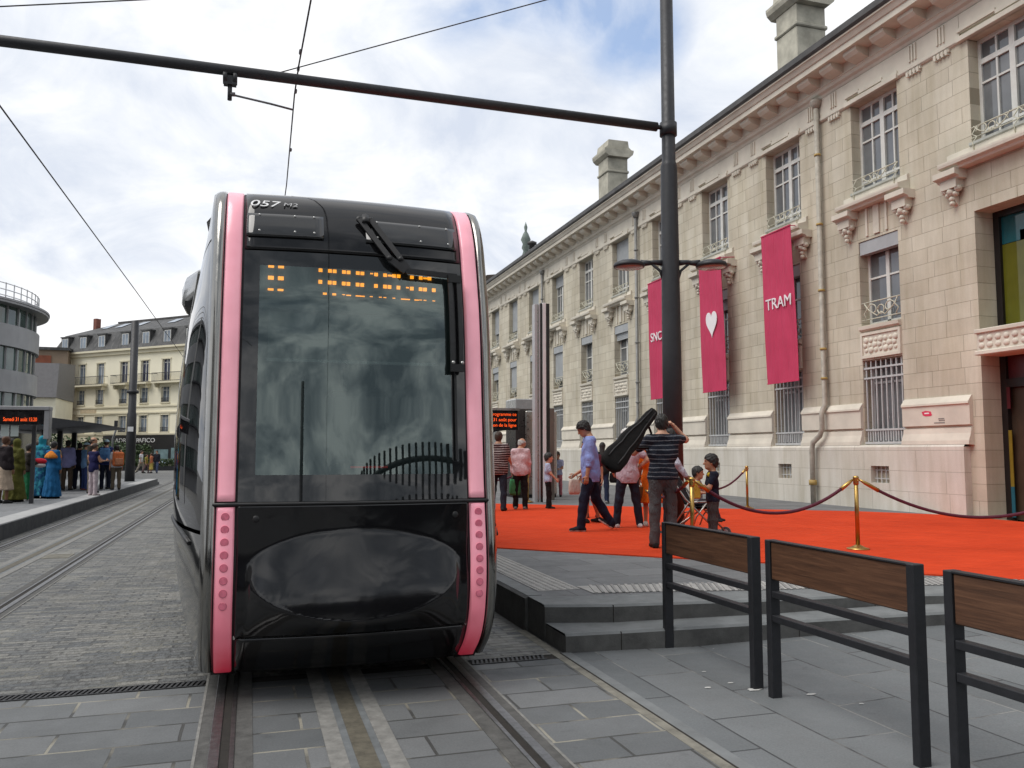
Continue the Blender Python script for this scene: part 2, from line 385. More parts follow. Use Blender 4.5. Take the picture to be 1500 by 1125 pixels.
vs = [(x, y, 0.28) for x, y in back] + [(12.86, 60, 0.28), (2.28, 60, 0.28)]
b.add(vs, [tuple(range(len(vs)))], 0)
b.quad((2.255, 6.84, -0.05), (2.255, 60, -0.05), (2.255, 60, 0.262), (2.255, 6.84, 0.262), 1)
b.quad((2.255, 6.84, 0.262), (2.255, 60, 0.262), (2.28, 60, 0.28), (2.28, 6.84, 0.28), 1)
b.quad((2.255, 6.84, -0.05), (2.255, 6.84, 0.262), (2.28, 6.84, 0.28), (2.28, 6.84, -0.05), 1)
struct(b.build("plaza_pavement", [m_plaza, m_kerb]))
# flat granite border of the platform edge
b = MB(); b.box(2.283, 6.86, 0.2, 2.62 - 0.33 + 0.12, 60, 0.284); struct(b.build("platform_edge_pavement", m_kerb_top))

# tactile strips
b = MB(); b.box(2.44, 7.05, 0.27, 2.84, 34, 0.285)
for i in range(6):
    for j in range(260):
        x, y = 2.475 + 0.066 * i, 7.09 + 0.066 * j
        b.lathe([(0.024, 0.284), (0.016, 0.291), (0.0, 0.292)], (x, y, 0), 6)
struct(b.build("studded_strip_pavement", m_tact))
b = MB()
F_ = [(2.86, 6.80), (3.46, 6.70), (4.4, 6.50), (5.6, 6.36), (6.4, 6.2), (8.5, 5.6)]
B_ = [(2.86, 7.20), (3.52, 7.10), (4.48, 6.90), (5.7, 6.76), (6.5, 6.6), (8.6, 6.0)]
for i in range(len(F_) - 1):
    a, c, d, e = F_[i], F_[i + 1], B_[i], B_[i + 1]
    b.quad((*a, 0.285), (*c, 0.285), (*e, 0.285), (*d, 0.285))
    n_ = int((c[0] - a[0]) / 0.055)
    for k in range(n_):
        t = (k + 0.5) / n_
        p = Vector((a[0] + (c[0] - a[0]) * t, a[1] + (c[1] - a[1]) * t, 0.2865)); q = Vector((d[0] + (e[0] - d[0]) * t + 0.10, d[1] + (e[1] - d[1]) * t, 0.2865))
        b.bar(p, q, 0.026, 0.011, 1 if (k * 7 % 5) else 0)
struct(b.build("ribbed_strip_pavement", [m_tact, mat("tactile_rib_stone", (0.24, 0.235, 0.23), 0.75, var=0.2, scale=6)]))

# rails: grooved rail let into a dark bed
def rail(x, side, y0, y1, label):
    """side=+1: running head on the +X side of the groove"""
    t = thing("tram_rail", label, "rail", (x, 0, 0), group="grooved tram rails in the paving")
    q = MB(); q.box(x - 0.135, y0, -0.02, x + 0.135, y1, 0.003); q.build("rail_bed", m_bed, t)
    q = MB()
    q.bbox(x + side * 0.0225 - 0.0, y0, -0.02, x + side * 0.0775, y1, 0.010, 0.003) if side > 0 else q.bbox(x - 0.0775, y0, -0.02, x - 0.0225, y1, 0.010, 0.003)
    q.build("rail_head", m_steel, t)
    q = MB(); q.box(x - 0.0225, y0, -0.02, x + 0.0225, y1, 0.0045); q.build("groove", m_groove, t)
    q = MB()
    a, c = sorted((x - side * 0.0225, x - side * 0.045)); q.box(a, y0, -0.02, c, y1, 0.009); q.build("guard_lip", m_steel, t)
    q = MB(); a, c = sorted((x + side * 0.135, x + side * 0.15)); q.box(a, y0, -0.02, c, y1, 0.0045); q.build("grout_line", m_pale, t)
    return t
rail(-0.085, -1, -8, 68, "steel tram rail running under the left side of the black tram")
rail(1.375, 1, -8, 68, "steel tram rail running under the right side of the black tram")
rail(-2.25, 1, -8, 68, "tram rail of the empty track nearer to the black tram")
rail(-3.68, -1, -8, 68, "tram rail of the empty track beside the crowded platform kerb")
def conductor(x0, label):
    t = thing("conductor_strip", label, "power strip", (x0, 0, 0), group="ground power strips between the rails")
    for dx in (-0.135, 0.135):
        q = MB(); q.box(x0 + dx - 0.045, -8, -0.02, x0 + dx + 0.045, 68, 0.005); q.build("concrete_band", m_pale, t)
    q = MB(); q.box(x0 - 0.0895, -8, -0.02, x0 + 0.0895, 68, 0.0035); q.box(x0 - 0.05, -8, -0.02, x0 + 0.05, 68, 0.0065, 1)
    q.build("contact_rail", [mat("grey_resin", (0.13, 0.14, 0.145), 0.7, var=0.25, scale=9), m_rust], t)
conductor(0.585, "pair of pale concrete bands with a brown strip under the tram")
conductor(-2.965, "pair of pale concrete bands in the middle of the empty track")

def grate(x0, x1, label):
    t = thing("drain_grate", label, "drain", ((x0 + x1) / 2, 5.915, 0), group="slotted drains across the track")
    q = MB(); q.box(x0, 5.85, -0.01, x1, 5.862, 0.006); q.box(x0, 5.968, -0.01, x1, 5.98, 0.006); q.build("frame", m_iron, t)
    q = MB(); k = int((x1 - x0) / 0.032)
    for i in range(k):
        xx = x0 + (i + 0.5) * (x1 - x0) / k; q.bar((xx - 0.012, 5.862, 0.0), (xx + 0.012, 5.968, 0.0), 0.016, 0.010)
    q.build("slotted_cover", m_iron, t)
grate(-8.5, -0.24, "long slotted iron drain grate crossing the paving left of the tram")
grate(1.54, 2.1, "short slotted iron drain grate at the foot of the stone steps")

# manhole covers and rail fittings in the setts
def cover(x, y, w, d, label):
    q = MB(); q.box(x - w / 2, y - d / 2, -0.01, x + w / 2, y + d / 2, 0.006)
    for i in range(5): q.box(x - w / 2 + 0.03, y - d / 2 + d * (i + 0.35) / 5, 0.0, x + w / 2 - 0.03, y - d / 2 + d * (i + 0.6) / 5, 0.0085)
    o = q.build("manhole_cover", m_edge); tag(o, label, "manhole cover")
cover(-2.6, 13.6, 0.35, 0.5, "pale rectangular cover set in the paving beside the empty track")

# left platform
m_plat = paving("platform_slabs", 0.8, 0.4, (0.15, 0.155, 0.16), (0.19, 0.195, 0.2), (0.09, 0.09, 0.09), dirt=0.15)
b = MB()
b.box(-9.5, 7, -0.05, -4.45, 41.5, 0.27, 0); b.box(-4.45, 7, -0.05, -4.03, 41.5, 0.272, 1); b.box(-4.03, 7, -0.05, -3.985, 41.5, 0.266, 2)
b.box(-9.5, 41.5, -0.05, -3.985, 42.2, 0.12, 2)
struct(b.build("platform_pavement", [m_plat, mat("platform_edge_band", (0.33, 0.33, 0.325), 0.75, var=0.15, scale=5), mat("platform_kerb", (0.075, 0.078, 0.082), 0.8, var=0.3, scale=4)]))

# carpet
m_carpet, n, l, bs = nodes("red_carpet")
t = n.new("ShaderNodeTexCoord").outputs["Object"]
c = ramp(n, l, noise(n, l, t, 1.1, 6, 0.6), [(0.3, (0.54, 0.050, 0.016)), (0.7, (0.66, 0.066, 0.021))])
mp = n.new("ShaderNodeMapping"); mp.inputs["Rotation"].default_value = (0, 0, R(45)); mp.inputs["Scale"].default_value = (1, 9, 1); l.new(t, mp.inputs[0])
c = mixc(n, l, 1.0, c, ramp(n, l, noise(n, l, mp.outputs[0], 3, 3), [(0.3, 0.9), (0.7, 1.06)]), 'MULTIPLY')
c = mixc(n, l, 1.0, c, ramp(n, l, noise(n, l, t, 160, 2, 0.8), [(0.25, 0.72), (0.75, 1.2)]), 'MULTIPLY')
l.new(c, bs.inputs["Base Color"]); bs.inputs["Roughness"].default_value = 1.0; bs.inputs["Specular IOR Level"].default_value = 0.1
sx_ = n.new("ShaderNodeSeparateXYZ"); mp2 = n.new("ShaderNodeMapping"); mp2.inputs["Rotation"].default_value = (0, 0, R(44)); l.new(t, mp2.inputs[0]); l.new(mp2.outputs[0], sx_.inputs[0])
fr_ = mth(n, l, 'FRACT', mth(n, l, 'MULTIPLY', sx_.outputs[1], 0.5)); seam = mth(n, l, 'LESS_THAN', fr_, 0.008)
c = mixc(n, l, mth(n, l, 'MULTIPLY', seam, 0.45), c, (0.2, 0.02, 0.006)); c = mixc(n, l, 1.0, c, ramp(n, l, noise(n, l, t, 2.4, 6, 0.7), [(0.55, 1.0), (0.75, 0.86)]), 'MULTIPLY'); l.new(c, bs.inputs["Base Color"])
wr = n.new("ShaderNodeTexWave"); wr.wave_type = 'BANDS'; wr.bands_direction = 'X'; wr.inputs["Scale"].default_value = 0.16; wr.inputs["Distortion"].default_value = 2.5; wr.inputs["Detail"].default_value = 3
l.new(mp.outputs[0], wr.inputs["Vector"])
hh = mth(n, l, 'ADD', mth(n, l, 'MULTIPLY', noise(n, l, t, 220, 3), 0.12), mth(n, l, 'MULTIPLY', noise(n, l, t, 1.6, 4, 0.6, 1.0), 1.2))
hh = mth(n, l, 'ADD', hh, mth(n, l, 'MULTIPLY', wr.outputs["Fac"], 0.5)); bump(n, l, bs, hh, 0.03, 0.7)
poly = [(2.86, 10.45), (4.56, 8.82), (5.42, 8.05), (6.43, 6.80), (7.05, 6.24), (8.0, 6.2), (12.8, 5.0), (12.8, 13.05), (11.79, 14.4), (10.01, 15.6), (7.61, 17.4), (5.65, 18.88), (2.86, 21.2)]
b = MB(); b.prism(poly, 'z', 0.27, 0.294); o = b.build("red_carpet", m_carpet)
tag(o, "bright red carpet laid diagonally across the plaza up to the station door", "carpet")
# tiny pale specks of litter and paint drips on the paving
m_spk = mat("paint_drip", (0.55, 0.55, 0.53), 0.7)
b = MB()
for (x, y, r_) in [(2.82, 4.85, 0.03), (3.35, 4.52, 0.035), (3.02, 4.9, 0.022), (3.08, 4.72, 0.06), (3.5, 4.25, 0.02), (3.0, 5.2, 0.018), (3.4, 5.75, 0.012)]:
    ring = [(x + r_ * (0.6 + 0.6 * random.random()) * math.cos(a_), y + 0.45 * r_ * (0.6 + 0.6 * random.random()) * math.sin(a_), 0.004 + zlow(x)) for a_ in [k * math.pi / 5 for k in range(10)]]
    b.add(ring, [tuple(range(10))])
struct(b.build("litter", m_spk), 'stuff')
# ------------------------------------------------------------------ station building (long stone facade on the right)
FX = 13.0; ZG = 0.27
m_stone = stone_blocks("ashlar", (0.545, 0.495, 0.40), (0.625, 0.58, 0.48), (0.37, 0.33, 0.26))
m_stone_smooth = mat("dressed_stone", (0.62, 0.575, 0.49), 0.85, var=0.13, scale=1.6, bmp=0.002, bscale=40)
m_plinth = stone_blocks("plinth_stone", (0.60, 0.57, 0.51), (0.66, 0.63, 0.57), (0.42, 0.39, 0.34), bw=1.5, bh=0.42, mortar=0.005, stain=0.14)
m_stone_old = mat("weathered_stone", (0.43, 0.41, 0.34), 0.9, var=0.28, scale=2.5, bmp=0.004, bscale=25)
m_sill = mat("grey_sill_stone", (0.40, 0.41, 0.375), 0.85, var=0.2, scale=4)
m_white = mat("window_paint", (0.62, 0.615, 0.58), 0.5, var=0.1, scale=5)
m_greyshut = mat("grey_shutter", (0.36, 0.375, 0.385), 0.6, var=0.1, scale=3)
m_bars = mat("grey_bars", (0.46, 0.47, 0.47), 0.55, var=0.12, scale=6)
m_pane = glassy("station_glass", (0.13, 0.137, 0.145), gl=0.9)
m_dark = mat("dark_void", (0.012, 0.011, 0.011), 0.9, var=0.3, scale=3)
m_zinc = mat("zinc_gutter", (0.075, 0.072, 0.07), 0.55, 0.3, var=0.3, scale=3)
m_slate = paving("slate_roof", 0.3, 0.2, (0.06, 0.06, 0.065), (0.10, 0.10, 0.105), (0.03, 0.03, 0.03), grain=40)
m_curtain = mat("net_curtain", (0.55, 0.55, 0.53), 0.9, var=0.15, scale=6)
m_pipe = mat("painted_downpipe", (0.36, 0.33, 0.28), 0.6, var=0.25, scale=6)
m_pipe_d = mat("grey_downpipe", (0.22, 0.22, 0.215), 0.55, 0.2, var=0.2, scale=6)
m_brass_band = mat("ochre_collar", (0.38, 0.26, 0.08), 0.6)

Y0, Y1 = 2.0, 47.0
CEN = [14.78 + 3.325 * k for k in range(10)]
NARROW = CEN + [6.6]
HU, HL = 0.72, 0.60
station = thing("station_building", "long cream stone railway station with red banners, a stone cornice and barred windows", "building", (FX, 25.0, ZG))

def wall_open(b, X, y0, y1, z0, z1, ops, depth, m=0, mr=0):
    ys = sorted({y0, y1, *[o[0] for o in ops], *[o[1] for o in ops]}); zs = sorted({z0, z1, *[o[2] for o in ops], *[o[3] for o in ops]})
    ys = [y for y in ys if y0 <= y <= y1]; zs = [z for z in zs if z0 <= z <= z1]
    for i in range(len(ys) - 1):
        for j in range(len(zs) - 1):
            cy, cz = (ys[i] + ys[i + 1]) / 2, (zs[j] + zs[j + 1]) / 2
            if any(o[0] < cy < o[1] and o[2] < cz < o[3] for o in ops): continue
            b.quad((X, ys[i], zs[j]), (X, ys[i + 1], zs[j]), (X, ys[i + 1], zs[j + 1]), (X, ys[i], zs[j + 1]), m)
    for o in ops:
        d = o[4] if len(o) > 4 else depth
        a, c, e, f = o[:4]
        b.quad((X, a, e), (X + d, a, e), (X + d, a, f), (X, a, f), mr); b.quad((X, c, e), (X, c, f), (X + d, c, f), (X + d, c, e), mr)
        b.quad((X, a, f), (X + d, a, f), (X + d, c, f), (X, c, f), mr); b.quad((X, a, e), (X, c, e), (X + d, c, e), (X + d, a, e), mr)
ops = []
for c in NARROW:
    ops += [(c - HU, c + HU, 7.34, 9.42), (c - HL, c + HL, 4.30, 6.20), (c - HL, c + HL, 1.66, 3.52)]
ops += [(9.25, 12.22, 0.2, 6.05, 0.7), (9.3, 12.2, 7.34, 9.42)]
b = MB(); wall_open(b, FX, Y0, Y1, 0.1, 10.4, ops, 0.30)
b.quad((FX, Y1, 0.1), (FX + 12, Y1, 0.1), (FX + 12, Y1, 10.4), (FX, Y1, 10.4)); b.quad((FX, Y0, 0.1), (FX + 12, Y0, 0.1), (FX + 12, Y0, 10.4), (FX, Y0, 10.4))
b.quad((FX + 12, Y0, 0.1), (FX + 12, Y1, 0.1), (FX + 12, Y1, 10.4), (FX + 12, Y0, 10.4))
b.build("wall", m_stone, station, fix=False)
b = MB(); b.quad((FX + 0.75, Y0, 0.1), (FX + 0.75, Y1, 0.1), (FX + 0.75, Y1, 10.3), (FX + 0.75, Y0, 10.3)); b.build("dark_interior", m_dark, station, fix=False)

# plinth with basement vents, sloping ledge and pedestal band
segs = []; edges = sorted([(c - HL - 0.02, c + HL + 0.02) for c in NARROW] + [(9.2, 12.45)])
y = Y0
for a, c in edges:
    if a > y: segs.append((y, a))
    y = c
segs.append((y, Y1))
b = MB()
vents = [(c - 0.27, c + 0.27, 0.84, 1.20, 0.26) for c in NARROW]
def lower(y0, y1):
    wall_open(b, FX - 0.16, y0, y1, 0.1, 1.60, [v for v in vents if y0 < v[0] < y1], 0.26)
    b.quad((FX - 0.16, y0, 1.60), (FX - 0.16, y1, 1.60), (FX - 0.13, y1, 1.64), (FX - 0.13, y0, 1.64)); b.quad((FX - 0.13, y0, 1.64), (FX - 0.13, y1, 1.64), (FX + 0.05, y1, 1.66), (FX + 0.05, y0, 1.66))
lower(Y0, 9.2); lower(12.55, Y1)
for yy in (9.2, 12.55): b.quad((FX - 0.16, yy, 0.1), (FX + 0.1, yy, 0.1), (FX + 0.1, yy, 1.6), (FX - 0.16, yy, 1.6))
b.build("plinth", m_plinth, station, fix=False)
prof = [(FX + 0.02, 1.63), (FX - 0.135, 1.645), (FX - 0.125, 1.72), (FX - 0.075, 1.86), (FX - 0.06, 1.96), (FX - 0.02, 1.975), (FX - 0.02, 2.01), (FX - 0.085, 2.02), (FX - 0.085, 2.40), (FX - 0.115, 2.42), (FX - 0.11, 2.46), (FX - 0.02, 2.58), (FX + 0.02, 2.58)]
for a, c in segs:
    b = MB(); b.prism(prof, 'y', a, c); b.build("pedestal_band", m_stone_smooth, station)
b = MB()
for v in vents:
    c = (v[0] + v[1]) / 2
    b.quad((FX + 0.09, v[0], v[2]), (FX + 0.09, v[1], v[2]), (FX + 0.09, v[1], v[3]), (FX + 0.09, v[0], v[3]), 0)
b.build("vent_recess", m_dark, station, fix=False)
for v in vents[:]:
    b = MB()
    for k in range(4):
        yy = v[0] + (k + 0.5) * (v[1] - v[0]) / 4; b.bar((FX - 0.05, yy, v[2]), (FX - 0.05, yy, v[3]), 0.022, 0.022, up=(0, 1, 0))
    for k in range(2):
        z = v[2] + (k + 0.5) * 0.18; b.bar((FX - 0.05, v[0], z), (FX - 0.05, v[1], z), 0.02, 0.02)
    b.build("vent_grille", m_bars, station)

# cornice: bed mould, modillions, corona, gutter, roof
b = MB()
b.prism([(FX + 0.1, 9.98), (FX - 0.03, 10.0), (FX - 0.06, 10.06), (FX - 0.12, 10.10), (FX - 0.14, 10.17), (FX - 0.16, 10.18), (FX - 0.16, 10.42), (FX - 0.60, 10.42), (FX - 0.60, 10.55), (FX - 0.63, 10.56), (FX - 0.69, 10.66), (FX - 0.72, 10.67), (FX - 0.72, 10.71), (FX + 0.1, 10.71)], 'y', Y0 - 0.6, Y1 + 0.5)
b.build("cornice", m_stone_smooth, station)
yy = Y0 + 0.2
b = MB(); b.prism([(FX - 0.14, 10.20), (FX - 0.42, 10.27), (FX - 0.50, 10.34), (FX - 0.50, 10.425), (FX - 0.14, 10.425)], 'y', yy, yy + 0.42); mo = b.build("modillion", m_stone_smooth, station)
for k in range(1, 54):
    o = mo.copy(); COL.objects.link(o); o.parent = station; o.location = (0, 0.83125 * k, 0)
b = MB()
b.prism([(FX - 0.74, 10.71), (FX - 0.78, 10.76), (FX - 0.78, 10.90), (FX - 0.70, 10.92), (FX - 0.55, 10.80), (FX - 0.4, 10.72)], 'y', Y0 - 0.6, Y1 + 0.5)
b.build("gutter", m_zinc, station)
b = MB(); b.prism([(FX - 0.6, 10.80), (FX + 5.6, 13.0), (FX + 11.9, 10.8)], 'y', Y0 - 0.4, Y1 + 0.3); b.build("roof", m_slate, station)
# frieze string course with little guttae, fluted panels
b = MB()
b.prism([(FX + 0.02, 9.42), (FX - 0.03, 9.43), (FX - 0.06, 9.46), (FX - 0.06, 9.52), (FX - 0.045, 9.53), (FX - 0.045, 9.98), (FX + 0.02, 9.98)], 'y', 12.35, CEN[0] - HU - 0.06)
allc = sorted(CEN)
for i in range(len(allc)):
    a = allc[i] + HU + 0.06; c = (allc[i + 1] - HU - 0.06) if i + 1 < len(allc) else Y1
    b.prism([(FX + 0.02, 9.42), (FX - 0.03, 9.43), (FX - 0.06, 9.46), (FX - 0.06, 9.52), (FX - 0.045, 9.53), (FX - 0.045, 9.98), (FX + 0.02, 9.98)], 'y', a, c)
for c in CEN + [10.78, 6.6]:
    hw = (HU if c != 10.78 else 1.5) + 0.10
    b.box(FX - 0.045, c - hw + 0.04, 9.60, FX + 0.02, c + hw - 0.04, 9.98)
    # label mould over the window head, stepped up in the middle
    for (u, v, z0, z1) in ((-hw, -hw * 0.45, 9.52, 9.58), (-hw * 0.45, hw * 0.45, 9.56, 9.64), (hw * 0.45, hw, 9.62, 9.69)):
        b.box(FX - 0.075, c + u, z0, FX - 0.02, c + v, z1)
    b.box(FX - 0.10, c - hw, 9.42, FX + 0.02, c + hw, 9.515)
    for s_ in (-1, 1):
        e = c + s_ * (hw + 0.42)
        if e > Y1 - 0.3: continue
        for k in range(4):
            b.box(FX - 0.075, e - 0.17 + k * 0.095, 9.31, FX + 0.01, e - 0.12 + k * 0.095, 9.42)
        b.box(FX - 0.055, e - 0.2, 9.36, FX + 0.01, e + 0.2, 9.42)
        for k in range(3):
            b.box(FX - 0.075, e - 0.11 + k * 0.08, 9.60, FX - 0.04, e - 0.07 + k * 0.08, 9.95)
b.build("frieze", m_stone_smooth, station)
# hoods on carved consoles above the lower windows
def console(b, c, z):
    b.prism([(FX + 0.02, z + 0.02), (FX - 0.17, z + 0.02), (FX - 0.20, z + 0.06), (FX - 0.30, z + 0.09), (FX - 0.30, z + 0.20), (FX + 0.02, z + 0.20)], 'y', c - 0.27, c + 0.27)
    b.box(FX - 0.20, c - 0.19, z - 0.14, FX + 0.02, c + 0.19, z + 0.02)
    for (dy, dz, r_) in ((-0.15, -0.15, 0.07), (0.15, -0.15, 0.07), (0, -0.19, 0.09), (-0.09, -0.24, 0.055), (0.09, -0.24, 0.055), (0, -0.33, 0.055), (0, -0.42, 0.05)):
        b.ball((FX - 0.10, c + dy, z + dz), r_, sc=(1.25, 1, 1), u=8, w=6)
    b.prism([(FX + 0.02, z - 0.5), (FX - 0.05, z - 0.42), (FX - 0.12, z - 0.25), (FX - 0.14, z - 0.1), (FX + 0.02, z - 0.1)], 'y', c - 0.06, c + 0.06)
for c in CEN + [10.75, 6.6]:
    w = 0.98 if c != 10.75 else 2.0
    z = 6.72
    b = MB()
    b.prism([(FX + 0.02, z + 0.20), (FX - 0.20, z + 0.20), (FX - 0.22, z + 0.24), (FX - 0.30, z + 0.27), (FX - 0.31, z + 0.32), (FX - 0.31, z + 0.36), (FX - 0.06, z + 0.44), (FX - 0.06, z + 0.56), (FX + 0.02, z + 0.60)], 'y', c - w, c + w)
    for k in (-0.30, 0.0, 0.30):
        b.box(FX - 0.035, c + k - (0.09 if k == 0 else 0.03), 6.28, FX + 0.02, c + k + (0.09 if k == 0 else 0.03), z + 0.2)
    o = b.build("window_hood", m_stone_smooth, station)
    
    for e in (c - w + 0.13, c + w - 0.13): b = MB(); console(b, e, z); b.build("console", m_stone_smooth, o)

# windows
def scroll(b, x, y, z, w, h, r=0.012):
    for s_ in (-1, 1):
        P = []
        for k in range(20):
            a = k / 19 * 4.2; rr = 0.20 * w * (1 - k / 26)
            P.append((x, y + s_ * (w * 0.24 + rr * math.cos(a)), z + h * 0.5 + rr * math.sin(a) * 0.95))
        b.tube(P, r, 5)
        b.tube([(x, y + s_ * w * 0.5, z + h), (x, y + s_ * w * 0.36, z + h * 0.55), (x, y + s_ * w * 0.12, z + h * 0.15), (x, y, z + h * 0.35)], r, 5)
    b.tube([(x, y + 0.10 * w * math.cos(k / 10 * 6.283), z + h * 0.5 + 0.10 * w * math.sin(k / 10 * 6.283)) for k in range(11)], r, 5)
def upper_window(c, hw, n_l, shut=0.0, ajar=False):
    X = FX + 0.24
    z0, z1 = 7.36, 9.42
    b = MB()
    for yy, ww in ((c - hw, 0.07), (c + hw - 0.07, 0.07)): b.box(X, yy, z0, X + 0.07, yy + ww, z1)
    b.box(X, c - hw + 0.07, z0, X + 0.07, c + hw - 0.07, z0 + 0.09); b.box(X, c - hw + 0.07, z1 - 0.08, X + 0.07, c + hw - 0.07, z1)
    b.box(X - 0.01, c - hw + 0.07, 8.92, X + 0.07, c + hw - 0.07, 9.02)
    ins = 2 * hw - 0.14
    for k in range(1, n_l):
        yy = c - hw + 0.07 + ins * k / n_l; big = (k * 2 == n_l) or n_l > 4 and k % 2 == 0
        w = 0.06 if big else 0.02
        b.box(X - (0.012 if big else 0.0), yy - w, z0 + 0.09, X + 0.066, yy + w, z1 - 0.08)
    for zz, w in ((8.55, 0.02), (7.62, 0.025), (9.2, 0.0)):
        if w: b.box(X + 0.003, c - hw + 0.07, zz - w, X + 0.062, c + hw - 0.07, zz + w)
    fr = b.build("window", m_white, station)
    b = MB(); b.quad((X + 0.035, c - hw + 0.05, z0), (X + 0.035, c + hw - 0.05, z0), (X + 0.035, c + hw - 0.05, z1), (X + 0.035, c - hw + 0.05, z1)); b.build("pane", m_pane, fr, fix=False)
    if shut > 0:
        b = MB(); b.box(X - 0.05, c - hw + 0.01, z1 - shut, X - 0.02, c + hw - 0.01, z1 - 0.01)
        k = int(shut / 0.06)
        for i in range(k): b.box(X - 0.056, c - hw + 0.02, z1 - shut + i * 0.06, X - 0.05, c + hw - 0.02, z1 - shut + i * 0.06 + 0.045)
        b.build("roller_shutter", m_greyshut, fr)
    b = MB(); b.prism([(FX - 0.05, 7.27), (FX - 0.09, 7.30), (FX - 0.09, 7.35), (FX + 0.24, 7.37), (FX + 0.24, 7.27)], 'y', c - hw + 0.01, c + hw - 0.01); b.build("sill", m_sill, fr)
    b = MB(); xr = FX - 0.03
    b.tube([(xr, c - hw + 0.02, 7.64), (xr, c + hw - 0.02, 7.64)], 0.014, 6); b.tube([(xr, c - hw + 0.02, 7.44), (xr, c + hw - 0.02, 7.44)], 0.012, 6)
    k = 1 if hw < 1 else 3
    for i in range(k): scroll(b, xr, c - hw + (i + 0.5) * 2 * hw / k, 7.40, 0.8, 0.26)
    for i in range(k + 1):
        yy = c - hw + 0.1 + i * (2 * hw - 0.2) / k
        b.tube([(xr, yy - 0.07, 7.64), (xr, yy + 0.06, 7.52), (xr, yy - 0.05, 7.44), (xr - 0.06, yy, 7.33), (xr - 0.03, yy, 7.2)], 0.014, 5)
    b.build("balcony_rail", mat_rail, fr)
    return fr
mat_rail = mat("rail_paint", (0.52, 0.50, 0.40), 0.6, var=0.2, scale=8)
def lower_window(c, shut):
    X = FX + 0.24; z0, z1 = 4.30, 6.20; hw = HL
    b = MB()
    for yy in (c - hw, c + hw - 0.06): b.box(X, yy, z0, X + 0.06, yy + 0.06, z1)
    b.box(X, c - 0.05, z0, X + 0.07, c + 0.05, z1 - 0.3); b.box(X, c - hw + 0.06, z0, X + 0.055, c + hw - 0.06, z0 + 0.08)
    for s_ in (-1, 1):
        b.box(X + 0.004, min(c + s_ * 0.05, c + s_ * (hw - 0.06)), 5.35, X + 0.05, max(c + s_ * 0.05, c + s_ * (hw - 0.06)), 5.39)
    fr = b.build("window", m_white, station)
    b = MB(); b.quad((X + 0.03, c - hw + 0.02, z0), (X + 0.03, c + hw - 0.02, z0), (X + 0.03, c + hw - 0.02, z1), (X + 0.03, c - hw + 0.02, z1)); b.build("pane", m_pane, fr, fix=False)
    b = MB(); b.box(FX + 0.02, c - hw + 0.012, z1 - 0.30, FX + 0.2, c + hw - 0.012, z1 - 0.012); 
    if shut > 0.35:
        b.box(FX + 0.10, c - hw + 0.02, z1 - shut, FX + 0.13, c + hw - 0.02, z1 - 0.30)
        for i in range(int((shut - 0.3) / 0.06)): b.box(FX + 0.094, c - hw + 0.03, z1 - shut + i * 0.06, FX + 0.10, c + hw - 0.03, z1 - shut + i * 0.06 + 0.045)
    b.build("roller_shutter", m_greyshut, fr)
    b = MB(); b.prism([(FX - 0.02, 4.16), (FX - 0.08, 4.20), (FX - 0.09, 4.27), (FX + 0.24, 4.32), (FX + 0.24, 4.16)], 'y', c - hw - 0.0, c + hw + 0.0); b.build("sill", m_stone_smooth, fr)
    b = MB(); xr = FX + 0.02
    b.tube([(xr, c - hw + 0.02, 4.80), (xr, c + hw - 0.02, 4.80)], 0.014, 6); b.tube([(xr, c - hw + 0.02, 4.42), (xr, c + hw - 0.02, 4.42)], 0.012, 6)
    scroll(b, xr, c, 4.42, 1.0, 0.36, 0.014)
    for s_ in (-1, 1): b.tube([(xr, c + s_ * 0.5, 4.8), (xr, c + s_ * 0.42, 4.66), (xr, c + s_ * 0.52, 4.56), (xr, c + s_ * 0.44, 4.44)], 0.013, 5)
    b.build("balcony_rail", mat_rail, fr)
    # carved relief panel between the floors
    b = MB()
    b.box(FX - 0.02, c - hw + 0.02, 3.60, FX + 0.03, c + hw - 0.02, 4.12)
    for (a, z, e, f) in ((c - hw, 3.56, c + hw, 3.62), (c - hw, 4.07, c + hw, 4.13)): b.box(FX - 0.05, a, z, FX + 0.0, e, f)
    for s_ in (-1, 1): b.box(FX - 0.05, c + s_ * (hw - 0.03) - 0.03, 3.62, FX, c + s_ * (hw - 0.03) + 0.03, 4.07)
    for k in range(7):
        a = c - hw + 0.16 + k * (2 * hw - 0.32) / 6
        for j in range(3): b.ball((FX - 0.02, a + (j % 2) * 0.03, 3.73 + j * 0.11), 0.05 + 0.012 * ((k + j) % 3), sc=(0.55, 1.1, 1), u=7, w=5)
    b.build("relief_panel", m_stone_smooth, station)
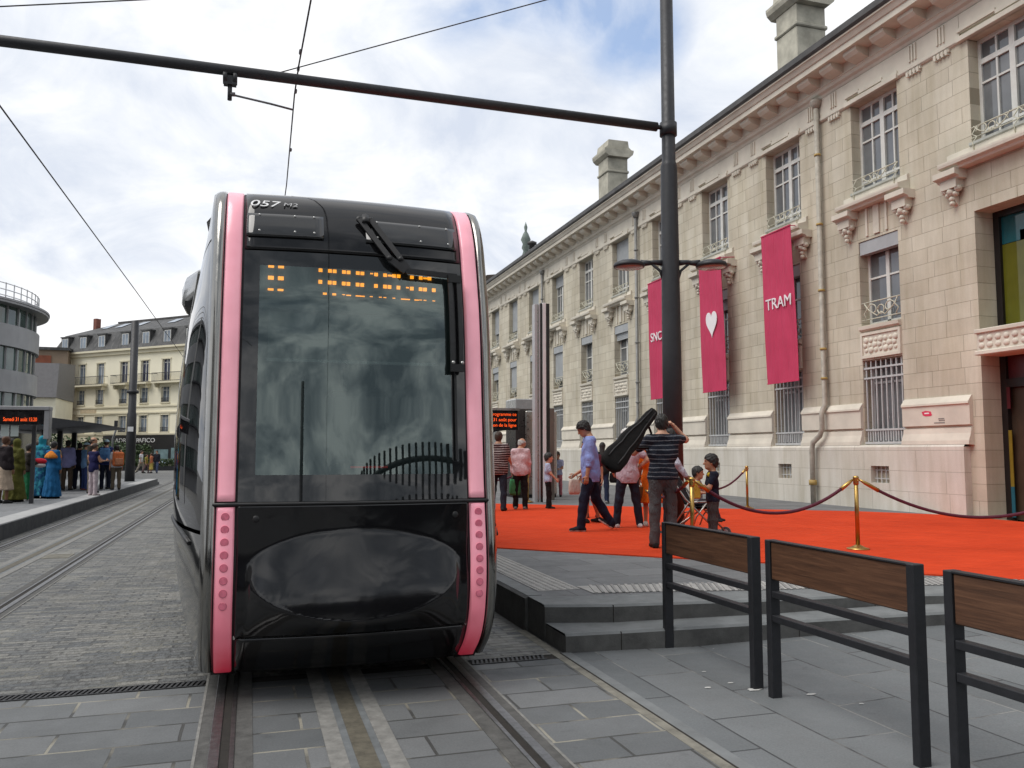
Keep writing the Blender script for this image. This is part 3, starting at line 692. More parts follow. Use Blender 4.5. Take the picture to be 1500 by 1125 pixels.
def barred_window(c):
    X = FX + 0.26; hw = HL
    b = MB()
    for yy in (c - hw, c + hw - 0.06, c - 0.03): b.box(X, yy, 1.66, X + 0.05, yy + 0.06, 3.52)
    b.box(X, c - hw + 0.06, 3.0, X + 0.045, c + hw - 0.06, 3.05)
    fr = b.build("window", m_greyshut, station)
    b = MB(); b.quad((X + 0.02, c - hw, 1.66), (X + 0.02, c + hw, 1.66), (X + 0.02, c + hw, 3.52), (X + 0.02, c - hw, 3.52)); b.build("pane", m_pane, fr, fix=False)
    b = MB(); xb = FX + 0.04
    for k in range(8):
        yy = c - hw + 0.07 + k * (2 * hw - 0.14) / 7; b.bar((xb, yy, 1.72), (xb, yy, 3.50), 0.026, 0.026, up=(0, 1, 0))
    for z in (1.98, 3.12, 3.34): b.bar((xb - 0.018, c - hw + 0.01, z), (xb - 0.018, c + hw - 0.01, z), 0.016, 0.04)
    for k in range(7):
        yy = c - hw + 0.14 + k * (2 * hw - 0.28) / 6; b.bar((xb, yy, 1.74), (xb, yy, 1.96), 0.02, 0.03, up=(0, 1, 0))
    b.box(FX - 0.02, c - hw + 0.02, 1.67, FX + 0.2, c + hw - 0.02, 1.72)
    b.build("window_bars", m_bars, fr)
shuts_u = {0: 0, 1: 0, 2: 0, 3: 0, 4: 0.95, 5: 0, 6: 0.5, 7: 0.8, 8: 1.6, 9: 1.3}
shuts_l = {0: 0.3, 1: 0.3, 2: 0.6, 3: 0.5, 4: 0.55, 5: 0.3, 6: 1.55, 7: 0.3, 8: 1.6, 9: 0.7}
for k, c in enumerate(CEN):
    upper_window(c, HU, 4, shuts_u[k]); lower_window(c, shuts_l[k]); barred_window(c)
upper_window(6.6, HU, 4); lower_window(6.6, 0.3); barred_window(6.6)
upper_window(10.75, 1.45, 8)
b = MB(); b.prism([(FX - 0.02, 7.16), (FX + 0.2, 7.16), (FX + 0.2, 7.28), (FX - 0.06, 7.28)], 'y', 9.3, 12.2); b.build("apron_panel", m_sill, station)

# tall glazed entrance
m_olive = glassy("coloured_glass", (0.075, 0.075, 0.008), rough=0.05)
m_teal = glassy("teal_glass", (0.01, 0.07, 0.085), rough=0.05)
m_maroon = mat("maroon_panel", (0.075, 0.008, 0.014), 0.35, var=0.2)
m_frame = mat("dark_bronze_frame", (0.018, 0.014, 0.014), 0.4, 0.3)
X = FX + 0.5
b = MB()
for (a, c, e, f) in ((9.25, 12.22, 5.93, 6.05), (9.25, 9.37, 0.25, 5.93), (12.09, 12.22, 0.25, 5.93), (9.37, 12.09, 2.70, 2.86), (10.68, 10.78, 3.76, 5.93)): b.box(X - 0.06, a, e, X + 0.04, c, f)
door = b.build("entrance", m_frame, station)
b = MB(); b.quad((X, 9.3, 3.7), (X, 12.15, 3.7), (X, 12.15, 5.4), (X, 9.3, 5.4)); b.build("coloured_pane", m_olive, door, fix=False)
b = MB(); b.quad((X, 9.3, 5.41), (X, 11.7, 5.60), (X, 11.7, 6.0), (X, 9.3, 6.0)); b.quad((X + 0.001, 11.7, 5.41), (X + 0.001, 12.15, 5.41), (X + 0.001, 12.15, 6.0), (X + 0.001, 11.7, 6.0)); b.build("teal_pane", m_teal, door, fix=False)
b = MB(); b.quad((X, 9.3, 2.8), (X, 12.15, 2.8), (X, 12.15, 3.4), (X, 9.3, 3.4)); b.build("maroon_panel", m_maroon, door, fix=False)
b = MB(); b.quad((X + 0.03, 9.3, 0.25), (X + 0.03, 12.1, 0.25), (X + 0.03, 12.1, 2.75), (X + 0.03, 9.3, 2.75)); b.build("doorway", mat("brown_door", (0.05, 0.032, 0.02), 0.4, var=0.3, scale=1.5), door, fix=False)
b = MB(); b.box(X - 0.07, 12.02, 0.86, X - 0.055, 12.09, 1.9, 0); b.box(X - 0.07, 12.02, 0.3, X - 0.055, 12.09, 0.86, 1); b.box(X - 0.07, 12.02, 2.3, X - 0.055, 12.09, 2.7, 2)
b.build("colour_strip", [mat("ochre_strip", (0.20, 0.14, 0.012), 0.5), mat("teal_strip", (0.01, 0.09, 0.13), 0.5), m_maroon], door)
b = MB(); b.bbox(FX - 0.22, 9.15, 3.28, FX + 0.44, 12.16, 3.36, 0.012); b.bbox(FX - 0.22, 9.15, 3.68, FX + 0.44, 12.16, 3.76, 0.012); b.box(FX - 0.18, 9.2, 3.36, FX + 0.40, 12.12, 3.68)
for k in range(16):
    for j in range(2): b.ball((FX - 0.18, 9.35 + k * 0.178, 3.45 + 0.13 * j), 0.062, sc=(0.5, 1.15, 0.95), u=7, w=5)
b.build("carved_lintel", m_stone_smooth, station)
b = MB(); b.box(FX + 0.02, 12.18, 3.36, FX + 0.22, 12.34, 3.66); b.build("wall_lamp_box", m_greyshut, station)

# downpipes
def downpipe(y, m_, swan):
    b = MB(); x = FX - 0.12
    b.lathe([(0.0, 9.98), (0.14, 9.98), (0.14, 9.93), (0.115, 9.86), (0.07, 9.78)], (x, y, 0), 12)
    if swan:
        b.tube([(x, y, 9.8), (x, y, 2.6), (x - 0.06, y, 2.5), (x - 0.10, y, 2.4), (x - 0.10, y, 2.05), (x - 0.12, y + 0.06, 1.88), (x - 0.16, y + 0.27, 1.72), (x - 0.17, y + 0.30, 1.55), (x - 0.17, y + 0.30, ZG)], 0.062, 10)
    else:
        b.tube([(x, y, 9.8), (x, y, 2.7), (x - 0.12, y, 2.4), (x - 0.16, y, 1.6), (x - 0.16, y, ZG)], 0.055, 10)
    o = b.build("downpipe", m_, station)
    b = MB()
    for z in (8.6, 6.9, 5.3, 3.9, 3.2): b.lathe([(0.0, z), (0.078, z), (0.078, z + 0.05), (0.0, z + 0.05)], (x, y, 0), 10)
    if swan: b.lathe([(0.0, 0.72), (0.09, 0.72), (0.09, 0.84), (0.0, 0.84)], (x - 0.17, y + 0.30, 0), 10)
    b.build("collar", m_brass_band if swan else m_pipe_d, o)
downpipe(16.55, m_pipe, True); downpipe(26.5, m_pipe_d, False); downpipe(36.5, m_pipe_d, False); downpipe(46.6, m_pipe_d, False)

# chimneys on the roof
def chimney(x, y, w, d):
    b = MB(); z = 10.2
    b.bbox(x - 0.04, y - 0.04, z, x + w + 0.04, y + d + 0.04, 12.2, 0.02); b.bbox(x, y, 12.2, x + w, y + d, 13.52, 0.02)
    b.bbox(x - 0.05, y - 0.05, 13.52, x + w + 0.05, y + d + 0.05, 13.64, 0.03); b.bbox(x, y, 13.64, x + w, y + d, 14.18, 0.02)
    b.prism([(x - 0.02, 14.18), (x - 0.16, 14.30), (x - 0.20, 14.42), (x - 0.20, 14.50), (x + w + 0.20, 14.50), (x + w + 0.20, 14.42), (x + w + 0.16, 14.30), (x + w + 0.02, 14.18)], 'y', y - 0.2, y + d + 0.2)
    b.prism([(x - 0.20, 14.50), (x - 0.02, 14.65), (x + 0.02, 14.92), (x + w - 0.02, 14.92), (x + w + 0.02, 14.65), (x + w + 0.2, 14.50)], 'y', y - 0.1, y + d + 0.1)
    o = b.build("chimney", m_stone_old, station)
chimney(14.45, 19.3, 0.98, 0.95); chimney(14.4, 32.3, 0.95, 1.0)
b = MB(); b.lathe([(0.16, 10.9), (0.14, 11.7), (0.24, 11.75), (0.24, 11.85), (0.0, 11.95)], (13.1, 38.6, 0.0), 10); b.build("roof_vent", m_zinc, station)
b = MB(); 
b.prism([(12.9, 10.8), (13.4, 11.35), (13.4, 10.8)], 'y', 12.9, 13.35)
for k in range(5): b.tube([(13.0, 12.9 + k * 0.1, 10.9), (13.0, 12.9 + k * 0.1, 11.25)], 0.03, 6)
b.build("roof_clutter", m_zinc, station)
# small red emblem with lettering painted beside the door
m_red = mat("emblem_red", (0.62, 0.03, 0.09), 0.6); m_grey_t = mat("sign_grey", (0.22, 0.2, 0.19), 0.7); m_wht = mat("white_print", (0.78, 0.77, 0.76), 0.6, var=0.04)
b = MB(); x = FX - 0.0875
b.prism([(13.36, 2.225), (13.39, 2.30), (13.52, 2.32), (13.62, 2.30), (13.60, 2.235), (13.54, 2.21), (13.42, 2.21)], 'x', x - 0.003, x + 0.002, 0)
b.box(x - 0.006, 13.43, 2.255, x - 0.0032, 13.55, 2.28, 1)
e = b.build("wall_sign", [m_red, m_wht], station)
b = MB()
for (a, c, z) in ((13.06, 13.19, 2.15), (13.05, 13.19, 2.115), (13.05, 13.30, 2.07)):
    yy = a
    while yy < c: b.box(x - 0.003, yy, z - 0.011, x + 0.001, yy + 0.022, z + 0.011); yy += 0.03
b.build("small_lettering", m_grey_t, e)

# pavilion at the far end of the station with roof finial
pav = thing("station_pavilion", "darker end pavilion with a roof finial beyond the far end of the station", "building", (14, 52, ZG))
b = MB(); b.box(13.4, 47.6, 0.1, 26, 58, 11.7); b.build("wall", m_stone, pav)
b = MB(); b.prism([(13.0, 11.7), (13.2, 12.0), (17, 12.5), (22, 12.5), (26.2, 12.0), (26.4, 11.7)], 'y', 47.3, 58.3); b.build("roof", mat("brown_roof", (0.085, 0.068, 0.055), 0.8, var=0.4, scale=1.5), pav)
fin = MB(); fin.lathe([(0.9, 12.4), (0.45, 14.0), (0.3, 15.2), (0.18, 15.6), (0.30, 15.8), (0.22, 16.1), (0.36, 16.4), (0.2, 16.8), (0.08, 17.0), (0.13, 17.3), (0.0, 17.7)], (18.2, 55.0, 0), 10); fin.build("finial", mat("verdigris", (0.16, 0.2, 0.18), 0.7), pav)
# ------------------------------------------------------------------ tram
TC = 0.645
m_blk = mat("black_gloss", (0.008, 0.008, 0.009), 0.04, var=0.1, coat=0.0, spec=0.5)
m_nose = mat("black_nose_gloss", (0.007, 0.007, 0.008), 0.04, var=0.1, coat=0.0, spec=0.6)
_n = m_nose.node_tree.nodes; _l = m_nose.node_tree.links
bump(_n, _l, _n["Principled BSDF"], noise(_n, _l, _n.new("ShaderNodeTexCoord").outputs["Object"], 3.2, 2, 0.4, 1.2), 0.012, 0.3)
_n["Principled BSDF"].inputs["Roughness"].default_value = 0.11
m_matt = mat("black_rubber", (0.010, 0.010, 0.011), 0.5, var=0.3, scale=10)
m_frit = mat("black_glass_border", (0.011, 0.012, 0.013), 0.02, var=0.05, spec=0.75)
m_pink = None
def pink(name, top, bot, z0, z1):
    m, n, l, b = nodes(name)
    t = n.new("ShaderNodeTexCoord").outputs["Object"]; sp = n.new("ShaderNodeSeparateXYZ"); l.new(t, sp.inputs[0])
    f = mth(n, l, 'DIVIDE', mth(n, l, 'SUBTRACT', sp.outputs[2], z0), z1 - z0, True)
    c = ramp(n, l, f, [(0.0, bot), (0.25, tuple(0.55 * a + 0.45 * c_ for a, c_ in zip(top, bot))), (0.7, top)])
    c = mixc(n, l, 1.0, c, ramp(n, l, noise(n, l, t, 9, 5), [(0.3, 0.93), (0.7, 1.04)]), 'MULTIPLY')
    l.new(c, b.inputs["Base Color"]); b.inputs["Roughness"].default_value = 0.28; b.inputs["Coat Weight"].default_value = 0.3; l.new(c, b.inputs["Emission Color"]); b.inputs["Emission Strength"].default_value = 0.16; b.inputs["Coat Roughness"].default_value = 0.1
    return m
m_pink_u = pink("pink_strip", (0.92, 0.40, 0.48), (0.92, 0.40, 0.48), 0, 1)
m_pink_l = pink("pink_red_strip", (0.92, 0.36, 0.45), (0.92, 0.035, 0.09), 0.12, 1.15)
m_lamp = mat("pink_lens", (0.82, 0.20, 0.29), 0.15, var=0.2, scale=30, coat=0.6)
m_lampring = mat("pink_lens_ring", (0.66, 0.17, 0.25), 0.3)
m_chrome = mat("brushed_chrome", (0.27, 0.265, 0.25), 0.16, 1.0, var=0.1, scale=4)
m_mirror = mat("mirror_cladding", (0.30, 0.295, 0.28), 0.10, 1.0, var=0.12, scale=2)
m_tglass = glassy("tram_side_glass", (0.006, 0.006, 0.007), rough=0.02, gl=0.8)
m_wind = glassy("windscreen", (0.028, 0.040, 0.040), rough=0.004, clear=0.66, gl=0.6, ior=1.95)
m_cab = mat("cab_interior", (0.10, 0.135, 0.13), 0.8, var=0.2, scale=1.5)
m_cab_l = mat("cab_lining", (0.22, 0.27, 0.26), 0.8, var=0.2, scale=2)
m_blind = mat("sun_blind", (0.15, 0.19, 0.185), 0.7, var=0.15, scale=2)
m_amber = mat("amber_led", (1.0, 0.30, 0.015), 0.5, var=0.02, emit=2.8)
m_orange = mat("orange_lens", (0.8, 0.16, 0.01), 0.2, var=0.1, coat=0.5)
m_whitep = mat("white_vinyl", (0.75, 0.75, 0.75), 0.5, var=0.03)
m_roof = mat("tram_roof", (0.20, 0.205, 0.21), 0.5, 0.2, var=0.15)
m_silver = mat("silver_paint", (0.42, 0.42, 0.41), 0.25, 0.8, var=0.1, coat=0.4)

PZ = [0.13, 0.20, 0.31, 0.46, 0.64, 0.77, 0.89, 1.11, 1.33, 1.78, 2.24, 2.48, 2.74, 2.94, 3.11, 3.20, 3.28, 3.315, 3.335]
PY = [5.62, 5.50, 5.37, 5.285, 5.25, 5.245, 5.255, 5.29, 5.325, 5.375, 5.42, 5.46, 5.53, 5.59, 5.68, 5.76, 5.89, 6.05, 6.3]
def YF(z): return float(np.interp(z, PZ, PY))
def YFs(z):   # smoothed
    return sum(YF(z + d) for d in (-0.05, -0.025, 0, 0.025, 0.05)) / 5
def front(h, z, out_=0.0, nose=True):
    """point on the front skin: h = sideways from the centre line, out_ = metres proud of it"""
    y = YFs(z) - 0.055 * max(0.0, 1 - (h / 0.73) ** 2)
    if nose and 0.5 < z < 1.19: t_ = min(1.0, (z - 0.5) / 0.45); y += (5.285 - YFs(z)) * t_ * t_ * (3 - 2 * t_)
    if nose and z < 1.19:
        w = max(0.0, 1 - (h / 0.64) ** 2) ** 0.5
        zt, zb = 0.80 + 0.25 * w, 0.80 - 0.30 * w
        Hh = max(1e-6, zt - zb); A = 0.225 * Hh
        if z >= zt: D = 0.0
        elif z >= zb:
            q = (zt - z) / Hh; e = min(q, 0.07)
            D = A * (q - 0.035 + (0.035 - e + e * e / 0.14) + 0.026 * math.sin(2 * math.pi * q) * min(1, q / 0.1))
        else:
            q = min(1.0, (zb - z) / max(0.05, zb - 0.36)); D = A * (1 - q * q * (3 - 2 * q))
        y -= D - 0.02 * max(0.0, min(1.0, (z - 0.95) / 0.24)) * 0
    return (TC + h, y - out_, z)
def zs(a, b, n): return [a + (b - a) * i / (n - 1) for i in range(n)]
tram = thing("tram", "black fronted tram with pink light strips and amber destination display standing on the near track", "tram", (TC, 6.0, 0.0))

def skin(name, h0, h1, z0, z1, m_, nh=15, nz=30, out_=0.0, parent=None, thick=0.02):
    b = MB()
    rows = [[front(h, z, out_) for h in zs(h0, h1, nh)] for z in zs(z0, z1, nz)]
    b.grid(rows)
    # closed rim
    back = [[(p[0], p[1] + thick, p[2]) for p in r_] for r_ in rows]
    b.grid([rows[0], back[0]], smooth=False); b.grid([rows[-1], back[-1]], smooth=False)
    b.grid([[r_[0] for r_ in rows], [r_[0] for r_ in back]], smooth=False); b.grid([[r_[-1] for r_ in rows], [r_[-1] for r_ in back]], smooth=False)
    return b.build(name, m_, parent if parent is not None else tram)
# lower nose, apron and the black hood above the windscreen
nose = skin("nose_panel", -0.708, 0.708, 0.405, 1.175, m_nose, 91, 110)
apron = skin("apron", -0.704, 0.704, 0.14, 0.392, m_nose, 25, 12)
b = MB(); b.grid([[front(h, z, -0.02) for h in zs(-0.715, 0.715, 9)] for z in (0.385, 0.41)]); b.build("seam", m_silver, apron)
b = MB()
for a_, c_ in ((-0.845, -0.70), (0.70, 0.845)): b.grid([[front(h, z, -0.03, False) for h in zs(a_, c_, 4)] for z in zs(0.12, 3.33, 40)])
b.grid([[front(h, z, -0.03, False) for h in zs(-0.72, 0.72, 12)] for z in (1.15, 1.19, 1.22)]); b.grid([[front(h, z, -0.03) for h in zs(-0.72, 0.72, 12)] for z in (2.77, 2.82)])
b.build("gap", m_matt, tram)
hood = skin("hood", -0.708, 0.708, 2.80, 3.335, m_blk, 25, 22)
# windscreen: black border, clear pane set into it
b = MB()
for (h0, h1, z0, z1) in ((-0.708, -0.612, 1.20, 2.79), (0.612, 0.708, 1.20, 2.79), (-0.612, 0.612, 1.20, 1.36), (-0.612, 0.612, 2.69, 2.79)):
    b.grid([[front(h, z) for h in zs(h0, h1, 3 if h1 - h0 < 0.2 else 25)] for z in zs(z0, z1, 30 if z1 - z0 > 1 else 5)])
border = b.build("windscreen_border", m_frit, tram)
b = MB(); b.grid([[front(h, z) for h in zs(-0.612, 0.612, 25)] for z in zs(1.36, 2.69, 26)]); b.build("windscreen", m_wind, tram)
# cab seen through the glass
b = MB()
x0, x1 = TC - 0.70, TC + 0.70
b.quad((x0, 6.9, 1.1), (x1, 6.9, 1.1), (x1, 6.9, 2.9), (x0, 6.9, 2.9), 0)
b.quad((x0, 5.5, 1.15), (x1, 5.5, 1.15), (x1, 6.9, 1.15), (x0, 6.9, 1.15), 1); b.quad((x0, 5.75, 2.92), (x1, 5.75, 2.92), (x1, 6.9, 2.92), (x0, 6.9, 2.92), 1)
b.quad((x0, 5.5, 1.1), (x0, 6.9, 1.1), (x0, 6.9, 2.9), (x0, 5.75, 2.9), 1); b.quad((x1, 5.5, 1.1), (x1, 6.9, 1.1), (x1, 6.9, 2.9), (x1, 5.75, 2.9), 1)
b.bbox(TC - 0.45, 5.6, 1.16, TC + 0.5, 5.95, 1.34, 0.03, 1)
b.box(TC + 0.18, 6.86, 1.2, TC + 0.2, 6.89, 2.1, 2); b.box(TC - 0.25, 6.86, 1.2, TC - 0.235, 6.89, 2.1, 2)
b.build("driver_cab", [m_cab, m_cab_l, m_silver], tram, fix=False)
b = MB(); b.bbox(TC - 0.12, 6.2, 1.16, TC + 0.36, 6.32, 1.95, 0.05, 0); b.bbox(TC - 0.10, 6.0, 1.3, TC + 0.34, 6.3, 1.42, 0.04, 0); b.bbox(TC + 0.0, 6.22, 1.95, TC + 0.24, 6.3, 2.15, 0.04, 0)
b.build("driver_seat", mat("seat_cloth", (0.02, 0.022, 0.024), 0.8), tram)
b = MB(); b.box(TC - 0.55, 5.62, 2.10, TC + 0.56, 5.635, 2.52, 0); b.box(TC - 0.56, 5.60, 2.085, TC + 0.57, 5.63, 2.105, 1)
b.build("sun_blind", [m_blind, m_silver], tram)
b = MB(); b.bbox(TC - 0.60, 5.585, 2.42, TC + 0.60, 5.66, 2.74, 0.01); disp = b.build("destination_display", m_cab, tram)
# broken LED lettering: three rows of lit blocks
b = MB(); yl = 5.575
rows3 = [(2.685, 0.022), (2.607, 0.024), (2.530, 0.013)]
for (z, hh), r3 in zip(rows3, ((0, 1), (0, 1), (0, 1))):
    for k in (0, 1):
        b.box(TC - 0.56 + k * 0.062, yl, z - hh / 2 + 0.02, TC - 0.56 + k * 0.062 + 0.036, yl + 0.006, z + hh / 2 + 0.02)
strings = ["x.xx.xx.xx.-x.x=xx..x.x=x", "x.xx.xx.xx..x.xx.x.-x.xx.x", ".x.x.-=.==.-.--.-.==.=--.-"]
for (z, hh), st in zip(rows3, strings):
    for k, ch in enumerate(st):
        xx = TC - 0.24 + k * 0.0305
        zz = z + 0.012 - 0.012 * k / 26
        if ch == 'x': b.box(xx, yl, zz - hh / 2, xx + 0.024, yl + 0.006, zz + hh / 2)
        elif ch == '=': b.box(xx, yl, zz - hh / 4, xx + 0.030, yl + 0.006, zz + hh / 4)
        elif ch == '-': b.box(xx + 0.003, yl, zz, xx + 0.022, yl + 0.006, zz + hh / 3)
b.build("led_lettering", m_amber, disp)
# dashboard glow seen as a small red bar low in the glass
b = MB(); b.box(TC - 0.02, 5.50, 1.395, TC + 0.22, 5.51, 1.408); b.build("dashboard_light", mat("red_indicator", (0.5, 0.02, 0.02), 0.5, emit=0.25), tram)

# hood flaps with bolts
for (h0, h1) in ((-0.70, -0.215), (0.06, 0.69)):
    fl = skin("hood_flap", h0, h1, 2.89, 3.06, m_frit, 10, 8, out_=0.012)
    b = MB()
    for h in ((h0 + 0.08, (h0 + h1) / 2 + 0.06, h1 - 0.06)):
        for z in (2.93, 3.05):
            b = MB(); p = front(h, z, 0.014); b.ball(p, 0.0085, sc=(1, 0.6, 1), u=8, w=6); b.build("bolt", m_silver, fl)
# fleet number
p = front(-0.69, 3.142, 0.014)
sl = Vector(front(-0.5, 3.2, 0)) - Vector(front(-0.5, 3.12, 0))
off = tram.location
M4 = frame4((p[0] - off.x, p[1] - off.y, p[2] - off.z), (1, -0.05, 0), sl)
text_mesh("057", 0.105, "fleet_number", m_whitep, tram, M4, 0.003, shear=0.22, sx=1.2)
p = front(-0.475, 3.142, 0.013); M4 = frame4((p[0] - off.x, p[1] - off.y, p[2] - off.z), (1, -0.03, 0), sl)
text_mesh("M2", 0.058, "fleet_suffix", mat("grey_vinyl", (0.42, 0.42, 0.42), 0.5), tram, M4, 0.003, shear=0.15, sx=1.3)

# light strips, chrome posts
for s_ in (-1, 1):
    def strip(name, z0, z1, m_, n):
        b = MB(); rows = []
        for z in zs(z0, z1, n):
            hs = (0.722, 0.728, 0.735, 0.775, 0.815, 0.822, 0.828)
            oo = (-0.02, 0.006, 0.012, 0.014, 0.010, 0.004, -0.02)
            rows.append([front(s_ * h, z, o_, False) for h, o_ in zip(hs, oo)])
        b.grid(rows)
        b.add(rows[0], [tuple(range(7))]); b.add(rows[-1], [tuple(range(7))])
        return b.build(name, m_, tram)
    strip("light_strip", 1.205, 3.325, m_pink_u, 50)
    ls = strip("light_strip", 0.145, 1.17, m_pink_l, 40)
    b = MB(); b2 = MB()
    for k in range(8):
        z = 1.115 - k * 0.0735
        p = front(s_ * 0.775, z, 0.015, False)
        for bb, r_, d in ((b2, 0.0245, 0.001), (b, 0.020, 0.003)):
            ring = [(p[0] + r_ * math.cos(a_), p[1] - d, p[2] + r_ * math.sin(a_)) for a_ in [j * math.pi / 8 for j in range(16)]]
            ring0 = [(x, y + 0.012, z_) for x, y, z_ in ring]
            bb.add(ring + ring0, [tuple(range(16))] + [(j, (j + 1) % 16, 16 + (j + 1) % 16, 16 + j) for j in range(16)])
    b2.build("lens_ring", m_lampring, ls); b.build("lens", m_lamp, ls)
    # black seam then chrome post curving back into the flank
    b = MB(); rows = []
    for z in zs(0.15, 3.33, 60):
        r_ = []
        for h, dy in ((0.834, 0.004), (0.845, -0.012), (0.868, -0.010), (0.888, 0.012), (0.905, 0.05), (0.915, 0.085)):
            y = YFs(z) + dy; r_.append((TC + s_ * h, y, z))
        rows.append(r_)
    b.grid(rows); b.build("chrome_post", m_chrome, tram)
# split line between the upper and the lower half
b = MB()
pts = [(-0.905, 5.40, 1.187)] + [(TC * 0 + h, YF(1.187) + 0.02 - (0.05 * max(0, 1 - (h / 0.73) ** 2)) - 0.028, 1.187) for h in zs(-0.84, 0.84, 21)] + [(0.905, 5.40, 1.187)]
b.tube([(TC + h, y, z) for h, y, z in pts], 0.0125, 6); b.build("split_line", m_matt, tram)
b = MB()
for h in (-0.60, 0.62):
    p = front(h, 1.10, 0.0)
    b.ball((p[0], p[1] - 0.001, p[2]), 0.021, sc=(1, 0.35, 1), u=12, w=8)
b.build("nose_plug", m_matt, nose)

# flanks: nose taper into the full width body
def half(y, z, y0):
    """half width of the body skin at station y for height z; y0 = where the chrome post ends at that height"""
    t = min(1.0, max(0.0, (y - y0) / 1.75)); f = math.sin(t * math.pi / 2) ** 0.85
    full = 1.2
    inset = 0.20 * max(0.0, (1.35 - z) / 1.25) ** 2 * (1 - 0.35 * t) + 0.17 * max(0.0, (z - 1.5) / 1.5) ** 2
    return 0.915 + (full - 0.915) * f - inset * f
stations = [0.0, 0.06, 0.14, 0.25, 0.4, 0.6, 0.8, 1.0, 1.25, 1.5, 1.75, 2.2, 3.0, 4.5, 6.5, 7.0]
CUT = 1.02
LEN = 13.6
for s_ in (-1, 1):
    def flank(name, z0, z1, n, m_, out_=0.0):
        b = MB(); rows = []
        for z in zs(z0, z1, n):
            y0 = YFs(z) + 0.085
            rows.append([(TC + s_ * (half(y0 + d, z, y0) + out_), y0 + d, z) for d in stations])
        b.grid(rows); return b.build(name, m_, tram)
    flank("skirt", 0.15, CUT - 0.012, 18, m_mirror)
    flank("side_glass", CUT + 0.012, 2.86, 26, m_tglass)
    flank("cant_rail", 2.875, 3.33, 14, m_silver)
    # curved seam that dips towards the front, with its bright lip
    b = MB(); P = []
    for d in stations[3:]:
        z = CUT - 0.13 * max(0.0, 1 - d / 1.3) ** 2; y0 = YFs(z) + 0.085
        P.append((TC + s_ * (half(y0 + d, z, y0) + 0.002), y0 + d, z))
    b.tube(P, 0.014, 6); b.build("side_seam", m_matt, tram)
    # camera pod and orange side lamp
    b = MB(); rows = []
    for y, hx, z0, z1 in ((7.05, 1.02, 2.80, 3.00), (7.2, 1.10, 2.775, 3.0), (7.45, 1.20, 2.745, 2.985), (7.75, 1.245, 2.74, 2.965), (8.1, 1.245, 2.745, 2.95), (8.35, 1.20, 2.76, 2.94), (8.5, 1.06, 2.80, 2.92)):
        rows.append([(TC + s_ * u, y, z) for u, z in ((0.95, z1 + 0.03), (hx - 0.06, z1), (hx - 0.015, z1 - 0.02), (hx, z1 - 0.06), (hx, z0 + 0.05), (hx - 0.02, z0 + 0.01), (hx - 0.06, z0), (0.95, z0 - 0.01))])
    b.grid(rows); pod = b.build("camera_pod", m_silver, tram)
    b = MB(); b.box(TC + s_ * 1.1 - 0.09, 7.35, 2.70, TC + s_ * 1.1 + 0.09, 8.3, 2.75); b.build("pod_underside", m_matt, pod)  # matt black slab along the pod's underside
    b = MB(); b.ball((TC + s_ * 1.20, 7.6, 1.77), 0.055, sc=(0.6, 1, 0.9)); b.ball((TC + s_ * 1.195, 7.35, 1.75), 0.05, sc=(0.6, 1, 0.9)); b.build("side_lamp", m_orange, tram)
    b = MB(); b.tube([(TC + s_ * (half(y_, z_, YFs(z_) + 0.085) + 0.004), y_, z_) for y_, z_ in ((6.6, 2.84), (6.9, 2.72), (7.05, 2.5), (7.1, 2.1), (7.12, 1.6), (7.12, 1.05))], 0.014, 6); b.build("window_trim", m_chrome, tram)
# roof and hidden rear sections
b = MB(); rows = []
for y in (6.2, 6.5, 7.0, 9.0, 12.6):
    z0 = 3.33; rows.append([(TC + u, y, z0 + 0.03 * (1 - (u / 1.1) ** 2)) for u in zs(-min(1.02, 0.80 + (y - 6.2) * 0.3), min(1.02, 0.80 + (y - 6.2) * 0.3), 9)])
b.grid(rows); b.build("roof", m_roof, tram)
b = MB(); b.box(TC - 0.85, 5.75, 0.16, TC + 0.85, 12.4, 0.42); b.box(TC - 0.715, 5.65, 0.2, TC + 0.715, 5.8, 1.1)
b.build("underframe", m_matt, tram)
for y in (7.3, 9.1):
    for s_ in (-1, 1):
        b = MB(); b.tube([(TC + s_ * 0.66, y, 0.30), (TC + s_ * 0.76, y, 0.30)], 0.285, 20); b.build("wheel", m_iron, tram)
def section(y0, y1):
    b = MB()
    prof = [(-1.06, 0.16), (-1.16, 0.6), (-1.2, 1.0)]
    full = [(TC + u, z) for u, z in prof] + [(TC - u, z) for u, z in reversed(prof)]
    b.prism(full, 'y', y0, y1, 0)
    up = [(-1.2, 1.02), (-1.2, 1.5), (-1.12, 2.6), (-1.05, 3.0), (-0.9, 3.28), (0.9, 3.28), (1.05, 3.0), (1.12, 2.6), (1.2, 1.5), (1.2, 1.02)]
    b.prism([(TC + u, z) for u, z in up], 'y', y0, y1, 1)
    b.box(TC - 0.8, y0 + 0.6, 3.28, TC + 0.8, y1 - 0.6, 3.52, 2)
    o = b.build("coach_section", [m_mirror, m_tglass, m_roof], tram)
    for s_ in (-1, 1):
        k = (y0 + y1) / 2
        d = MB(); d.box(TC + s_ * 1.19 - 0.02, k - 0.65, 0.34, TC + s_ * 1.19 + 0.02, k + 0.65, 2.5); d.build("door", m_silver, o)
        d = MB(); d.box(TC + s_ * 1.213 - 0.003, k - 0.55, 0.6, TC + s_ * 1.213 + 0.003, k + 0.55, 2.35); d.build("door_glass", m_tglass, o)
ys_ = [12.35, 18.4, 25.0, 31.5, 38.0]
for i in range(4):
    section(ys_[i] + 0.35, ys_[i + 1] - 0.05)
    b = MB()
    for k in range(5): b.box(TC - 1.08, ys_[i] - 0.05 + k * 0.085, 0.3, TC + 1.08, ys_[i] - 0.05 + k * 0.085 + 0.05, 3.2)
    b.build("bellows", m_matt, tram)

